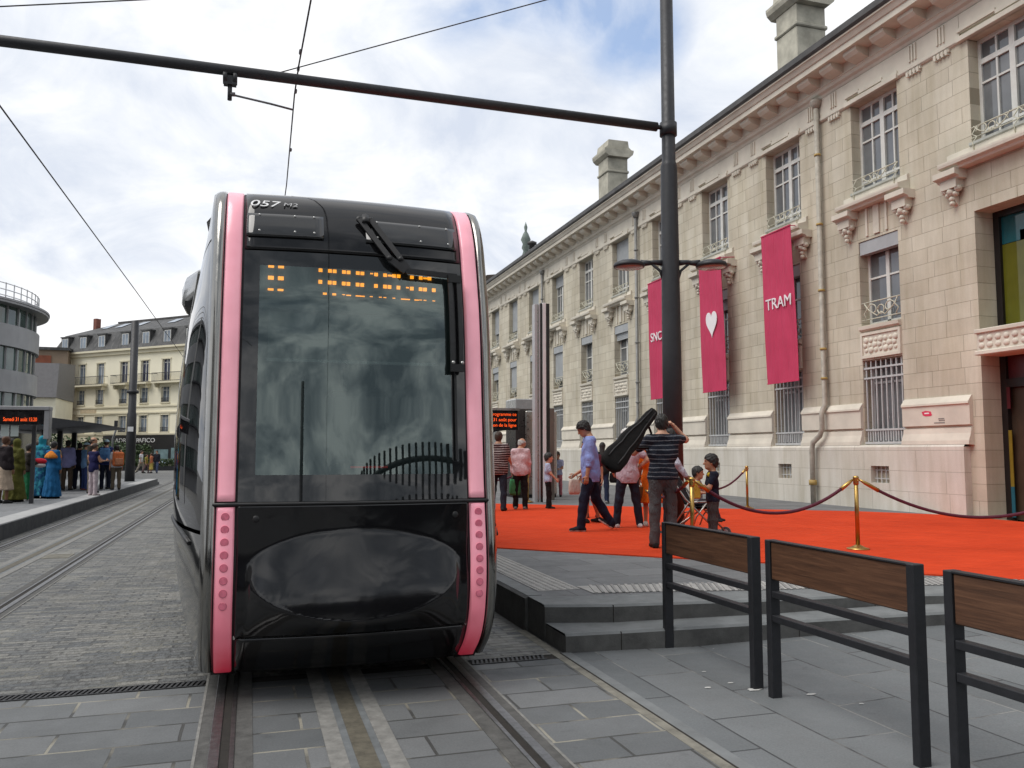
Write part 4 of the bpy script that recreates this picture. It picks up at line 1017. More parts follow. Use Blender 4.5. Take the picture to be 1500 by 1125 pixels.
# wiper: two parallel arms from the hood, an elbow along the pane's top and twin vertical blades at the right
b = MB()
def fp(h, z, o_=0.05): return front(h, z, o_)
for dh in (0.0, 0.075):
    a, c = fp(0.02 + dh, 3.055, 0.035), fp(0.205 + dh, 2.775, 0.055)
    b.bar(a, c, 0.034, 0.028, up=(0, -1, 0)); b.ball(a, 0.024, sc=(1, 0.6, 1)); b.ball(c, 0.02)
b.tube([fp(0.06, 3.08, 0.03), fp(0.06, 3.02, 0.04)], 0.03, 8)
b.bar(fp(0.205, 2.775), fp(0.31, 2.69), 0.042, 0.022, up=(0, -1, 0)); b.bar(fp(0.28, 2.775), fp(0.335, 2.70), 0.036, 0.022, up=(0, -1, 0))
wip = b.build("wiper", m_matt, tram)
b = MB(); P = [fp(h, 2.695 - 0.03 * (h - 0.31)) for h in zs(0.31, 0.665, 6)]
for i in range(5): b.bar(P[i], P[i + 1], 0.034, 0.02, up=(0, -1, 0))
for h in (0.615, 0.675):
    P = [fp(h, z, 0.045) for z in zs(2.68, 2.03, 8)]
    for i in range(7): b.bar(P[i], P[i + 1], 0.028, 0.022, up=(0, -1, 0))
for z in (2.665, 2.05): b.bar(fp(0.60, z, 0.055), fp(0.69, z, 0.055), 0.05, 0.025, up=(0, -1, 0))
P = [fp(0.638, z, 0.02) for z in zs(2.70, 1.45, 9)]
for i in range(8): b.bar(P[i], P[i + 1], 0.014, 0.012, up=(0, -1, 0))
b.build("wiper_blade", m_matt, wip)
b = MB()
for h in (0.615, 0.678): b = MB(); b.ball(fp(h, 2.085, 0.065), 0.013, u=8, w=6); b.build("bolt", m_silver, wip)
# ------------------------------------------------------------------ leaning rails in front of the steps
m_bench = mat("charcoal_metal", (0.018, 0.019, 0.023), 0.55, 0.2, var=0.2, scale=12, bmp=0.0008, bscale=200)
m_wood, n, l, bs = nodes("oiled_hardwood")
t = n.new("ShaderNodeTexCoord").outputs["Object"]
mp = n.new("ShaderNodeMapping"); mp.inputs["Scale"].default_value = (30, 1.6, 30); l.new(t, mp.inputs[0])
oi = n.new("ShaderNodeObjectInfo"); va = n.new("ShaderNodeVectorMath"); va.operation = 'ADD'; l.new(mp.outputs[0], va.inputs[0])
mr = mth(n, l, 'MULTIPLY', oi.outputs["Random"], 40.0); cbx = n.new("ShaderNodeCombineXYZ"); l.new(mr, cbx.inputs[1]); l.new(cbx.outputs[0], va.inputs[1])
wg = noise(n, l, va.outputs[0], 1.6, 8, 0.65, 0.6)
c = ramp(n, l, wg, [(0.25, (0.035, 0.016, 0.009)), (0.5, (0.092, 0.042, 0.022)), (0.75, (0.155, 0.075, 0.040))])
l.new(c, bs.inputs["Base Color"]); bs.inputs["Roughness"].default_value = 0.5; bump(n, l, bs, wg, 0.003, 0.5)
def make_rail_bench():
    t = thing("leaning_rail", "", "leaning rail", (0, 0, 0), group="charcoal leaning rails with wooden tops")
    Lh = 0.59
    for s_ in (-1, 1):
        b = MB(); b.bbox(-0.035, s_ * Lh - 0.025, -0.02, 0.035, s_ * Lh + 0.025, 0.955, 0.004)
        b.build("post", m_bench, t, world=False)
    for z in (0.625, 0.48):
        b = MB(); b.bbox(-0.028, -Lh + 0.025, z - 0.02, 0.028, Lh - 0.025, z + 0.02, 0.003); b.build("crossbar", m_bench, t, world=False)
    b = MB(); b.bbox(-0.024, -Lh + 0.0255, 0.715, 0.024, Lh - 0.0255, 0.945, 0.006); b.build("wooden_board", m_wood, t, world=False)
    b = MB(); b.box(-0.03, -Lh + 0.025, 0.946, 0.03, Lh - 0.025, 0.954); b.build("top_cap", m_bench, t, world=False)
    return t
lb = make_rail_bench()
for i, (y, lab) in enumerate(((5.335, "charcoal leaning rail with a wooden board standing closest to the stone steps"), (3.96, "middle one of three charcoal leaning rails, its whole wooden board in view"), (2.55, "charcoal leaning rail cut off by the right edge of the photo"))):
    o = lb if i == 0 else copy_tree(lb)
    o.location = (3.115, y, 0.0); o['label'] = lab

# ------------------------------------------------------------------ catenary mast with cross beam and street lamps
m_mast = mat("mast_paint", (0.028, 0.029, 0.033), 0.5, 0.15, var=0.15, scale=5)
m_wire = mat("copper_wire", (0.045, 0.042, 0.045), 0.6, 0.5, var=0.1)
m_insul = mat("insulator", (0.13, 0.12, 0.13), 0.5)
m_lampglass = mat("lamp_glass", (0.30, 0.23, 0.19), 0.25, var=0.1, coat=0.3)
MX, MY = 6.12, 11.4
mast = thing("catenary_mast", "tall charcoal mast with twin lamp arms and a long beam reaching over the tram", "mast", (MX, MY, 0.28))
b = MB()
b.lathe([(0.0, 0.27), (0.26, 0.27), (0.26, 0.30), (0.0, 0.30)], (MX, MY, 0), 24)
b.lathe([(0.155, 0.30), (0.145, 3.0), (0.128, 5.92), (0.118, 5.97), (0.105, 6.0), (0.098, 9.4), (0.0, 9.42)], (MX, MY, 0), 28)
b.build("pole", m_mast, mast)
b = MB(); b.lathe([(0.103, 6.42), (0.135, 6.42), (0.135, 6.62), (0.103, 6.62)], (MX, MY, 0), 20); b.build("beam_clamp", m_mast, mast)
b = MB(); P0, P1 = Vector((MX - 0.2, MY, 6.54)), Vector((-9.5, MY, 6.56))
b.tube([P0, P0.lerp(P1, 0.5) + Vector((0, 0, 0.02)), P1], 0.072, 14)
b.tube([(MX - 0.1, MY, 6.54), (MX - 0.24, MY, 6.54)], 0.035, 10); beam = b.build("cross_beam", m_mast, mast)
b = MB()
for x in (-0.46, -0.33): b.tube([(x + 0.0, MY, 6.46), (x + 0.05, MY, 6.46)], 0.085, 12)
b.box(-0.45, MY - 0.05, 6.36, -0.29, MY + 0.05, 6.48); b.tube([(-0.37, MY, 6.40), (-0.37, MY, 6.16)], 0.03, 10)
b.build("bracket", m_mast, beam)
b = MB(); b.tube([(-0.37, MY, 6.24), (0.15, MY, 6.175), (0.44, MY, 6.13)], 0.014, 6); b.tube([(-0.37, MY, 6.24), (-0.30, MY, 6.245)], 0.03, 8); b.build("steady_arm", m_insul, beam)
# curved-down lamp arms
for s_ in (-1, 1):
    d = Vector((0.945, -0.30, 0)) * s_           # the arm's direction
    def ap(a, z): return (MX + d.x * a, MY + d.y * a, z)
    b = MB(); b.tube([ap(0.10, 4.40), ap(0.25, 4.415), ap(0.42, 4.40)], [0.05, 0.036, 0.034], 10); b.tube([ap(0.11, 4.12), ap(0.16, 4.28), ap(0.30, 4.40)], 0.022, 8)
    arm = b.build("lamp_arm", m_mast, mast)
    cx_, cy_ = MX + d.x * 0.64, MY + d.y * 0.64
    b = MB(); b.lathe([(0.235, 4.335), (0.245, 4.36), (0.225, 4.40), (0.15, 4.435), (0.0, 4.45)], (cx_, cy_, 0), 24); b.build("lamp_head", m_mast, arm)
    b = MB(); b.lathe([(0.0, 4.318), (0.19, 4.322), (0.225, 4.337), (0.0, 4.34)], (cx_, cy_, 0), 24); b.build("lamp_glass", m_lampglass, arm)
    b = MB(); b.tube([ap(0.30, 4.405), ap(0.46, 4.40)], [0.036, 0.055], 10); b.build("joint", m_mast, arm)

def wire(name, pts, r, label, m_=m_wire):
    t = thing(name, label, "overhead wire", pts[len(pts) // 2], group="overhead wires")
    b = MB(); b.tube(pts, r, 6, cap=True); b.build("cable", m_, t); return t
# contact wire over the tram's track and fittings
t = wire("overhead_wire", [(0.60, -20, 6.75), (0.55, 9.6, 6.73), (0.505, 11.3, 6.71), (0.495, 12.2, 6.69), (0.59, 17.5, 7.0), (0.6, 60, 7.2)], 0.011, "overhead wire running straight along above the black tram")
b = MB()
for y, z in ((10.9, 6.715), (MY, 6.71), (12.1, 6.692), (15.0, 6.852)): b.tube([(0.505 + 0.02 * max(0, y - 12), y - 0.05, z), (0.505 + 0.02 * max(0, y - 12), y + 0.05, z)], 0.02, 6)
b.build("clamp", m_insul, t)
wire("overhead_wire", [(-2.95, -5, 5.75), (-2.95, 11.0, 5.62), (-2.95, 24, 5.70), (-2.95, 45, 5.75)], 0.011, "overhead wire above the empty track, ending beside the slate roofed block")
wire("overhead_wire", [(0.0, MY + 0.2, 6.60), (3.78, 10.5, 7.76), (9.0, 9.0, 9.3)], 0.008, "thin stay wire rising to the right from the mast beam")
wire("overhead_wire", [(-9.0, 10.5, 5.2), (-2.85, 10.5, 6.57), (3.0, 10.5, 7.87)], 0.008, "thin stay wire crossing the sky in the upper left corner")

# left mast on the platform
lm = thing("platform_mast", "slim dark mast on the left platform in front of the cream building", "mast", (-4.78, 38.4, 0.27))
b = MB(); b.lathe([(0.20, 0.26), (0.185, 3.1), (0.16, 3.15), (0.15, 7.05), (0.0, 7.06)], (-4.78, 38.4, 0), 16); b.build("pole", m_mast, lm)
b = MB(); b.lathe([(0.17, 3.95), (0.24, 3.97), (0.24, 4.08), (0.17, 4.1)], (-4.78, 38.4, 0), 14); b.build("collar", m_mast, lm)
b = MB(); b.box(-4.90, 38.18, 2.35, -4.68, 38.2, 2.55); b.build("small_plate", m_whitep, lm)

# ------------------------------------------------------------------ brass barrier posts and ropes
m_brass = mat("polished_brass", (0.48, 0.31, 0.10), 0.34, 1.0, var=0.15, scale=9)
m_rope = mat("burgundy_velvet", (0.085, 0.012, 0.028), 0.85, var=0.3, scale=30, bmp=0.002, bscale=120)
def make_stanchion():
    t = thing("rope_post", "", "barrier post", (0, 0, 0), group="brass barrier posts on the carpet")
    b = MB(); b.lathe([(0.0, 0.0), (0.135, 0.0), (0.135, 0.012), (0.09, 0.024), (0.04, 0.05), (0.026, 0.06), (0.0, 0.06)], n=24); b.build("base", m_brass, t, world=False)
    b = MB(); b.lathe([(0.026, 0.05), (0.026, 0.90), (0.0, 0.90)], n=16); b.build("tube", m_brass, t, world=False)
    b = MB(); b.lathe([(0.0, 0.80), (0.031, 0.80), (0.034, 0.815), (0.034, 0.875), (0.038, 0.885), (0.030, 0.905), (0.0, 0.91)], n=16)
    for a in (0, 1, 2, 3): b.ball((0.04 * math.cos(a * 1.5708), 0.04 * math.sin(a * 1.5708), 0.85), 0.010, u=8, w=6)
    b.build("head", m_brass, t, world=False)
    return t
st = make_stanchion()
posts = [(5.01, 8.89, "brass barrier post by the grey trousered man, its round base in view"), (7.25, 8.77, "brass barrier post standing alone between two hanging ropes"),
         (10.21, 15.75, "small brass barrier post behind the boy near the station wall"), (6.43, 19.3, "thin brass barrier post beside the steel kiosk"), (9.9, 7.6, "brass barrier post out beyond the right edge")]
for i, (x, y, lab) in enumerate(posts):
    o = st if i == 0 else copy_tree(st)
    o.location = (x, y, 0.293); o['label'] = lab
def rope(a, c, sag, label):
    a, c = Vector(a), Vector(c); P = []
    for k in range(25):
        t = k / 24; p = a.lerp(c, t); p.z -= sag * (1 - (2 * t - 1) ** 2); P.append(p)
    r_ = thing("velvet_rope", label, "rope", a, group="burgundy velvet ropes")
    b = MB(); b.tube(P[1:-1], 0.02, 10); b.build("cord", m_rope, r_)
    for i0, i1 in ((0, 2), (24, 22)):
        b = MB(); b.tube([P[i0], P[i0].lerp(P[i1], 0.35), P[i1]], [0.010, 0.024, 0.026], 10); b.build("end_cap", m_brass, r_)
ht = 0.293 + 0.865
rope((5.05, 8.89, ht), (7.21, 8.77, ht), 0.40, "burgundy rope hanging between the first two brass posts")
rope((7.29, 8.77, ht), (9.87, 7.6, ht), 0.46, "burgundy rope sagging toward the right edge from the lone brass post")
rope((10.19, 15.72, ht), (7.9, 14.2, ht - 0.2), 0.30, "burgundy rope behind the boy, hooked to the small brass post")
rope((6.40, 19.27, ht), (4.9, 19.6, ht - 0.05), 0.32, "burgundy rope by the steel kiosk going left behind the tram")
rope((4.97, 8.9, ht), (5.9, 11.9, ht - 0.25), 0.15, "dark rope end behind the man in the striped top")

# ------------------------------------------------------------------ banners on the facade
m_ban, n, l, bs = nodes("raspberry_banner")
t = n.new("ShaderNodeTexCoord").outputs["Object"]
c = ramp(n, l, noise(n, l, t, 1.5, 4), [(0.3, (0.46, 0.034, 0.090)), (0.7, (0.54, 0.046, 0.115))]); l.new(c, bs.inputs["Base Color"]); bs.inputs["Roughness"].default_value = 0.65
mp = n.new("ShaderNodeMapping"); mp.inputs["Scale"].default_value = (1, 3.0, 0.35); l.new(t, mp.inputs[0]); bump(n, l, bs, noise(n, l, mp.outputs[0], 1.6, 4, 0.55, 0.6), 0.09, 0.8)
bs.inputs["Specular IOR Level"].default_value = 0.3
m_ink = mat("white_ink", (0.78, 0.74, 0.76), 0.6, var=0.04)
def banner(ya, yb, z0, z1, label, kind):
    """ya = far (left) edge, yb = near edge; hung a little off the wall, drifting out at the top"""
    t = thing("banner", label, "banner", (12.5, (ya + yb) / 2, z0), group="raspberry banners on the station")
    W_ = ya - yb
    def P(u, v):  # u 0..1 left to right as read, v 0..1 upwards
        return (12.52 - 0.014 * math.sin(v * 5 + u * 3) - 0.006 * math.sin(u * 7), ya - W_ * u + 0.16 * (v - 0.5), z0 + (z1 - z0) * v)
    b = MB(); rows = [[P(u / 10, v / 24) for u in range(11)] for v in range(25)]; b.grid(rows)
    b.grid([[(x + 0.008, y, z) for x, y, z in r_] for r_ in rows]); b.build("cloth", m_ban, t, fix=False)
    b = MB()
    for v in (0.004, 0.996):
        b = MB(); p, q = P(0, v), P(1, v); b.bar(p, q, 0.03, 0.03, 0)
        if v > 0.5:
            for u in (0.05, 0.95): p = P(u, v); b.tube([p, (13.0, p[1], p[2] + 0.05)], 0.012, 6)
        b.build("hanging_rail", m_ban, t)
    L_ = t.location
    c = P(0.5, 0.52)
    M4 = frame4((c[0] - 0.026 - L_.x, c[1] - L_.y, c[2] - L_.z), (0, -1, 0), (0, 0.045, 1))
    if kind == 'heart':
        pts = []
        for k in range(40):
            a = k / 40 * 2 * math.pi
            pts.append((0.0185 * 16 * math.sin(a) ** 3, 0.026 * (13 * math.cos(a) - 5 * math.cos(2 * a) - 2 * math.cos(3 * a) - math.cos(4 * a))))
        b = MB(); v = [M4 @ Vector((x, y + 0.02, 0.004)) for x, y in pts]; v2 = [M4 @ Vector((x, y + 0.02, -0.012)) for x, y in pts]
        b.add(v + v2, [tuple(range(40))] + [(k, (k + 1) % 40, 40 + (k + 1) % 40, 40 + k) for k in range(40)]); b.build("heart", m_ink, t, world=False)
    else:
        text_mesh(kind, 0.41, "lettering", m_ink, t, M4, 0.01, align='CENTER', sx=0.98)
banner(18.36, 17.08, 3.2, 7.06, "raspberry banner reading TRAM hung on the stone facade", "TRAM")
banner(21.54, 20.28, 3.2, 6.98, "raspberry banner with a white heart hung on the facade", "heart")
banner(24.86, 23.6, 3.2, 7.08, "raspberry banner partly hidden by the mast, starting with the letters SNC", "SNCF")

# ------------------------------------------------------------------ stop kiosk, totem and screen on the plaza
m_inox = mat("brushed_stainless", (0.40, 0.385, 0.36), 0.3, 0.9, var=0.1, scale=3)
m_inox_d = mat("brown_steel", (0.20, 0.18, 0.16), 0.35, 0.8, var=0.15, scale=3)
m_screen = mat("black_screen", (0.010, 0.009, 0.010), 0.15, var=0.1)
m_led = mat("orange_led", (1.0, 0.10, 0.01), 0.5, var=0.02, emit=0.9)
m_light_steel = mat("pale_steel", (0.45, 0.45, 0.46), 0.4, 0.2, var=0.06, scale=2)
kio = thing("ticket_kiosk", "brushed steel ticket kiosk with a pink poster strip behind the silver totem", "kiosk", (7.2, 21.5, 0.28))
b = MB(); b.bbox(6.76, 21.3, 0.36, 7.02, 22.2, 2.62, 0.01); b.build("screen_column", mat("dark_steel", (0.085, 0.08, 0.078), 0.3, 0.7, var=0.15), kio)
b = MB(); b.bbox(7.022, 21.25, 0.36, 7.92, 22.3, 2.60, 0.03); b.build("cabinet", m_inox, kio)
b = MB(); b.box(6.78, 21.32, 0.27, 7.9, 22.2, 0.36); b.build("base", m_matt, kio)
b = MB(); b.bbox(6.75, 21.3, 2.63, 7.35, 22.2, 2.92, 0.02); b.build("canopy_box", mat("grey_glass_box", (0.36, 0.37, 0.37), 0.25, var=0.08), kio)
b = MB(); b.box(6.82, 21.292, 1.0, 6.97, 21.299, 1.75, 0)
for k, (z0, z1, c_) in enumerate(((1.1, 1.2, 1), (1.28, 1.4, 1), (1.48, 1.56, 1), (1.62, 1.7, 1))): b.box(6.84, 21.286, z0, 6.95, 21.2915, z1, 1)
b.build("poster_strip", [mat("pink_poster", (0.30, 0.055, 0.13), 0.5), mat("pink_poster_pale", (0.48, 0.24, 0.30), 0.5)], kio)
scr = thing("information_screen", "black information screen with three orange lines beside the tram", "display", (6.2, 20.6, 0.28))
b = MB(); b.bbox(5.3, 20.55, 2.06, 6.60, 20.75, 2.56, 0.015); b.build("housing", m_screen, scr)
b = MB(); b.box(5.3, 20.5, 2.562, 6.62, 20.8, 2.62); b.build("lid", m_inox, scr)
b = MB(); b.prism([(5.3, 2.06), (5.3, 1.82), (5.62, 1.90), (6.0, 2.02), (6.3, 2.06)], 'y', 20.57, 20.73); b.tube([(5.36, 20.65, 0.28), (5.36, 20.65, 2.06)], 0.05, 10); b.build("bracket", m_screen, scr)
for z, tx in ((2.46, "animé du programme ce"), (2.32, "samedi 31 août pour"), (2.18, "inauguration de la ligne")):
    M4 = frame4((6.54 - scr.location.x, 20.545 - scr.location.y, z - scr.location.z), (1, 0, 0), (0, 0, 1))
    text_mesh(tx, 0.118, "led_line", m_led, scr, M4, 0.002, align='RIGHT')
tot = thing("totem", "tall slender totem of pale and black steel slats", "totem", (6.86, 19.5, 0.28))
for k, (x0, x1, m_, z1) in enumerate(((6.655, 6.725, m_light_steel, 5.16), (6.728, 6.765, m_inox, 5.16), (6.768, 6.80, m_light_steel, 5.17), (6.805, 6.865, m_screen, 5.19), (6.868, 6.955, m_whitep, 5.20), (6.958, 7.055, m_screen, 5.19))):
    b = MB(); b.bbox(x0, 19.42 + 0.02 * (k % 2), 0.27, x1, 19.62, z1, 0.006); b.build("slat", m_, tot)
pan = thing("steel_panel", "low brown steel panel standing just right of the totem", "panel", (7.3, 20.2, 0.28))
b = MB(); b.bbox(7.18, 20.1, 0.27, 7.42, 20.5, 2.62, 0.015); b.build("sheet", m_inox_d, pan); b = MB(); b.lathe([(0.04, 2.62), (0.05, 2.68), (0.0, 2.7)], (7.25, 20.25, 0), 10); b.build("lamp_knob", m_matt, pan)
# ------------------------------------------------------------------ people: bodies grown as one smooth surface each
def surface(fn, lo, hi, cell):
    """surface of fn<0 on a grid (naive surface nets); returns verts, quads"""
    lo = np.array(lo, float) - 2 * cell; hi = np.array(hi, float) + 2 * cell
    n = np.maximum(3, np.ceil((hi - lo) / cell).astype(int) + 1)
    ax = [lo[i] + cell * np.arange(n[i]) for i in range(3)]
    P = np.stack(np.meshgrid(*ax, indexing='ij'), -1)
    F = fn(P.reshape(-1, 3)).reshape(n)
    ins = F < 0
    c = [ins[i:n[0] - 1 + i, j:n[1] - 1 + j, k:n[2] - 1 + k] for i in (0, 1) for j in (0, 1) for k in (0, 1)]
    cnt = sum(x.astype(int) for x in c); act = (cnt > 0) & (cnt < 8)
    idx = -np.ones(act.shape, int); idx[act] = np.arange(act.sum())
    A = np.argwhere(act); acc = np.zeros((len(A), 3)); num = np.zeros(len(A))
    cor = [(i, j, k) for i in (0, 1) for j in (0, 1) for k in (0, 1)]
    for a in range(8):
        for b_ in range(a + 1, 8):
            if sum(abs(cor[a][q] - cor[b_][q]) for q in range(3)) != 1: continue
            fa = F[A[:, 0] + cor[a][0], A[:, 1] + cor[a][1], A[:, 2] + cor[a][2]]; fb = F[A[:, 0] + cor[b_][0], A[:, 1] + cor[b_][1], A[:, 2] + cor[b_][2]]
            m = (fa < 0) != (fb < 0); t = np.where(m, fa / np.where(m, fa - fb, 1), 0)
            p = np.array(cor[a]) + t[:, None] * (np.array(cor[b_]) - np.array(cor[a]))
            acc[m] += p[m]; num[m] += 1
    V = lo + cell * (A + acc / num[:, None])
    Q = []
    for d in range(3):
        e1, e2 = [(1, 2), (2, 0), (0, 1)][d]
        sl0 = [slice(None)] * 3; sl1 = [slice(None)] * 3; sl0[d] = slice(0, -1); sl1[d] = slice(1, None)
        a, b_ = ins[tuple(sl0)], ins[tuple(sl1)]
        cr = np.argwhere(a != b_)
        ok = (cr[:, e1] > 0) & (cr[:, e2] > 0) & (cr[:, e1] < n[e1] - 1) & (cr[:, e2] < n[e2] - 1) & (cr[:, d] < n[d] - 1)
        cr = cr[ok]
        def at(o1, o2):
            q = cr.copy(); q[:, e1] -= o1; q[:, e2] -= o2; return idx[q[:, 0], q[:, 1], q[:, 2]]
        q = np.stack([at(1, 1), at(0, 1), at(0, 0), at(1, 0)], 1)
        fl = ~a[cr[:, 0], cr[:, 1], cr[:, 2]]; q[fl] = q[fl][:, ::-1]
        Q.append(q[(q >= 0).all(1)])
    return V, np.concatenate(Q)
def smin(a, b, k):
    h = np.maximum(k - np.abs(a - b), 0) / k
    return np.minimum(a, b) - h * h * k * 0.25
def cap_d(P, c, grow=0.0):
    p, q, r1, r2, dep, fw = c
    p, q = np.array(p, float), np.array(q, float); D = P - p; ab = q - p
    t = np.clip((D @ ab) / max(1e-9, ab @ ab), 0, 1); D = D - t[:, None] * ab
    if dep != 1.0:   # flatten along the body's forward axis
        f = D @ np.array(fw); D = D + np.outer(f * (dep - 1), fw)
    return np.sqrt((D * D).sum(1)) - (r1 + (r2 - r1) * t) - grow
def union(P, caps, k=0.04, grow=0.0):
    F = None
    for c in caps:
        d = cap_d(P, c, grow); F = d if F is None else smin(F, d, k)
    return F
def bounds(caps, grow):
    pts = []
    for c in caps:
        r_ = max(c[2], c[3]) + grow
        for p in (c[0], c[1]): pts += [np.array(p) - r_, np.array(p) + r_]
    return np.min(pts, 0), np.max(pts, 0)
def ell(P, c, r): return (np.sqrt((((P - np.array(c)) / np.array(r)) ** 2).sum(1)) - 1) * min(r)

# --- one head and one relaxed / one gripping hand, reused by every figure
def head_field(P):
    d = ell(P, (0, -0.008, 0.028), (0.076, 0.095, 0.092))
    d = smin(d, ell(P, (0, 0.022, -0.035), (0.060, 0.066, 0.078)), 0.03)
    d = smin(d, ell(P, (0, 0.052, -0.085), (0.034, 0.034, 0.026)), 0.03)
    d = smin(d, cap_d(P, ((0, 0.084, 0.012), (0, 0.106, -0.026), 0.009, 0.015, 1.0, (0, 1, 0))), 0.016)
    d = smin(d, cap_d(P, ((-0.034, 0.078, 0.030), (0.034, 0.078, 0.030), 0.012, 0.012, 1.0, (0, 1, 0))), 0.02)
    d = smin(d, cap_d(P, ((-0.016, 0.088, -0.057), (0.016, 0.088, -0.057), 0.007, 0.007, 1.0, (0, 1, 0))), 0.008)
    for s in (-1, 1):
        d = np.maximum(d, -(ell(P, (s * 0.031, 0.092, 0.012), (0.017, 0.014, 0.010))))
        d = smin(d, ell(P, (s * 0.077, -0.004, -0.006), (0.011, 0.020, 0.032)), 0.008)
    d = smin(d, cap_d(P, ((0, -0.012, -0.05), (0, -0.02, -0.115), 0.053, 0.054, 1.0, (0, 1, 0))), 0.03)
    return d
HEAD = surface(head_field, (-0.1, -0.12, -0.17), (0.1, 0.13, 0.13), 0.0085)
def hand_caps(curl):
    """wrist at the origin, fingers along -Z, palm facing +X (towards the thigh), thumb forward (+Y)"""
    C_ = [((0, 0, 0.01), (0, 0, -0.03), 0.024, 0.026, 1.0, (1, 0, 0))]
    for y in (-0.028, -0.010, 0.008, 0.026): C_.append(((0, y * 0.6, -0.02), (0.002, y, -0.085), 0.015, 0.012, 1.0, (1, 0, 0)))
    for y, L_ in zip((-0.031, -0.011, 0.009, 0.028), (0.062, 0.078, 0.084, 0.074)):
        p = np.array((0.002, y, -0.085)); a = 0.25 * curl
        for k in range(3):
            a += curl * (0.35, 0.75, 0.6)[k]; sg = L_ * (0.46, 0.31, 0.23)[k]
            q = p + sg * np.array((math.sin(a), 0.06 * (y > 0), -math.cos(a)))
            C_.append((p, q, 0.0088 - 0.0012 * k, 0.0080 - 0.0012 * k, 1.0, (1, 0, 0))); p = q
    p = np.array((0.006, 0.022, -0.028))
    for k, (d, sg) in enumerate((((0.35, 0.75, -0.55), 0.04), ((0.4, 0.4, -0.82), 0.032), ((0.55, 0.1, -0.82), 0.026))):
        d = np.array(d); q = p + sg * d / np.linalg.norm(d); C_.append((p, q, 0.0125 - 0.0015 * k, 0.0105 - 0.0015 * k, 1.0, (1, 0, 0))); p = q
    return C_
def hand_mesh(curl, cell):
    C_ = hand_caps(curl); lo, hi = bounds(C_, 0.005); return surface(lambda P: union(P, C_, 0.008), lo, hi, cell)
HANDS = {('open', 0): hand_mesh(0.5, 0.0052), ('fist', 0): hand_mesh(1.5, 0.0052), ('open', 1): hand_mesh(0.5, 0.009), ('fist', 1): hand_mesh(1.5, 0.009)}

SKIN = {k: mat("skin_" + k, v, 0.55, var=0.08, scale=14) for k, v in dict(fair=(0.55, 0.30, 0.20), tan=(0.42, 0.21, 0.125), brown=(0.20, 0.095, 0.05), dark=(0.085, 0.04, 0.024)).items()}
m_eye = mat("eye_dark", (0.02, 0.014, 0.01), 0.2); m_lip = mat("lip", (0.34, 0.12, 0.09), 0.5)
HAIR = {k: mat("hair_" + k, v, 0.6, var=0.35, scale=40, bmp=0.004, bscale=90) for k, v in dict(black=(0.012, 0.010, 0.009), brown=(0.045, 0.026, 0.016), grey=(0.42, 0.41, 0.39), white=(0.62, 0.60, 0.57), auburn=(0.09, 0.035, 0.015)).items()}
_cl = {}
def cloth(col, kind='plain', col2=None, freq=30.0, width=0.5):
    key = (tuple(col), kind, col2, freq, width)
    if key in _cl: return _cl[key]
    m, n, l, b = nodes("cloth_%d" % len(_cl))
    t = n.new("ShaderNodeTexCoord").outputs["Object"]
    c = ramp(n, l, noise(n, l, t, 6, 5), [(0.3, tuple(x * 0.86 for x in col)), (0.7, tuple(min(1, x * 1.12) for x in col))])
    if kind == 'stripe':
        sp = n.new("ShaderNodeSeparateXYZ"); l.new(t, sp.inputs[0])
        w = mth(n, l, 'ADD', mth(n, l, 'MULTIPLY', sp.outputs[2], freq), mth(n, l, 'MULTIPLY', noise(n, l, t, 3, 2), 1.0))
        f = mth(n, l, 'FRACT', w); f = mth(n, l, 'LESS_THAN', f, width); c = mixc(n, l, f, c, col2)
    elif kind == 'print':
        f = ramp(n, l, noise(n, l, t, freq, 3), [(0.48, 0.0), (0.54, 1.0)]); c = mixc(n, l, f, c, col2)
    l.new(c, b.inputs["Base Color"]); b.inputs["Roughness"].default_value = 0.85; b.inputs["Specular IOR Level"].default_value = 0.2
    mp = n.new("ShaderNodeMapping"); mp.inputs["Scale"].default_value = (1, 1, 0.5); l.new(t, mp.inputs[0])
    bump(n, l, b, noise(n, l, mp.outputs[0], 14, 4, 0.6, 0.8), 0.06, 0.75)
    _cl[key] = m; return m
def vec(x, y, z): v = np.array((x, y, z), float); return v / np.linalg.norm(v)
def rotx(a): c, s = math.cos(a), math.sin(a); return np.array([[1, 0, 0], [0, c, -s], [0, s, c]])
def rotz(a): c, s = math.cos(a), math.sin(a); return np.array([[c, -s, 0], [s, c, 0], [0, 0, 1]])
def roty(a): c, s = math.cos(a), math.sin(a); return np.array([[c, 0, s], [0, 1, 0], [-s, 0, c]])
def obj_vq(name, parts, mats, parent):
    """parts: list of (verts, quads, material index)"""
    vs, fs, mi, o = [], [], [], 0
    for V, Q, m in parts:
        vs.append(V); fs += [tuple(int(i) + o for i in q) for q in Q]; mi += [m] * len(Q); o += len(V)
    me = bpy.data.meshes.new(name); me.from_pydata(np.concatenate(vs).tolist(), [], fs)
    for m in mats: me.materials.append(m)
    me.polygons.foreach_set("material_index", mi); me.polygons.foreach_set("use_smooth", [True] * len(fs)); me.update()
    ob = bpy.data.objects.new(name, me); COL.objects.link(ob); ob.parent = parent; return ob
SIDE = (-1, 1)
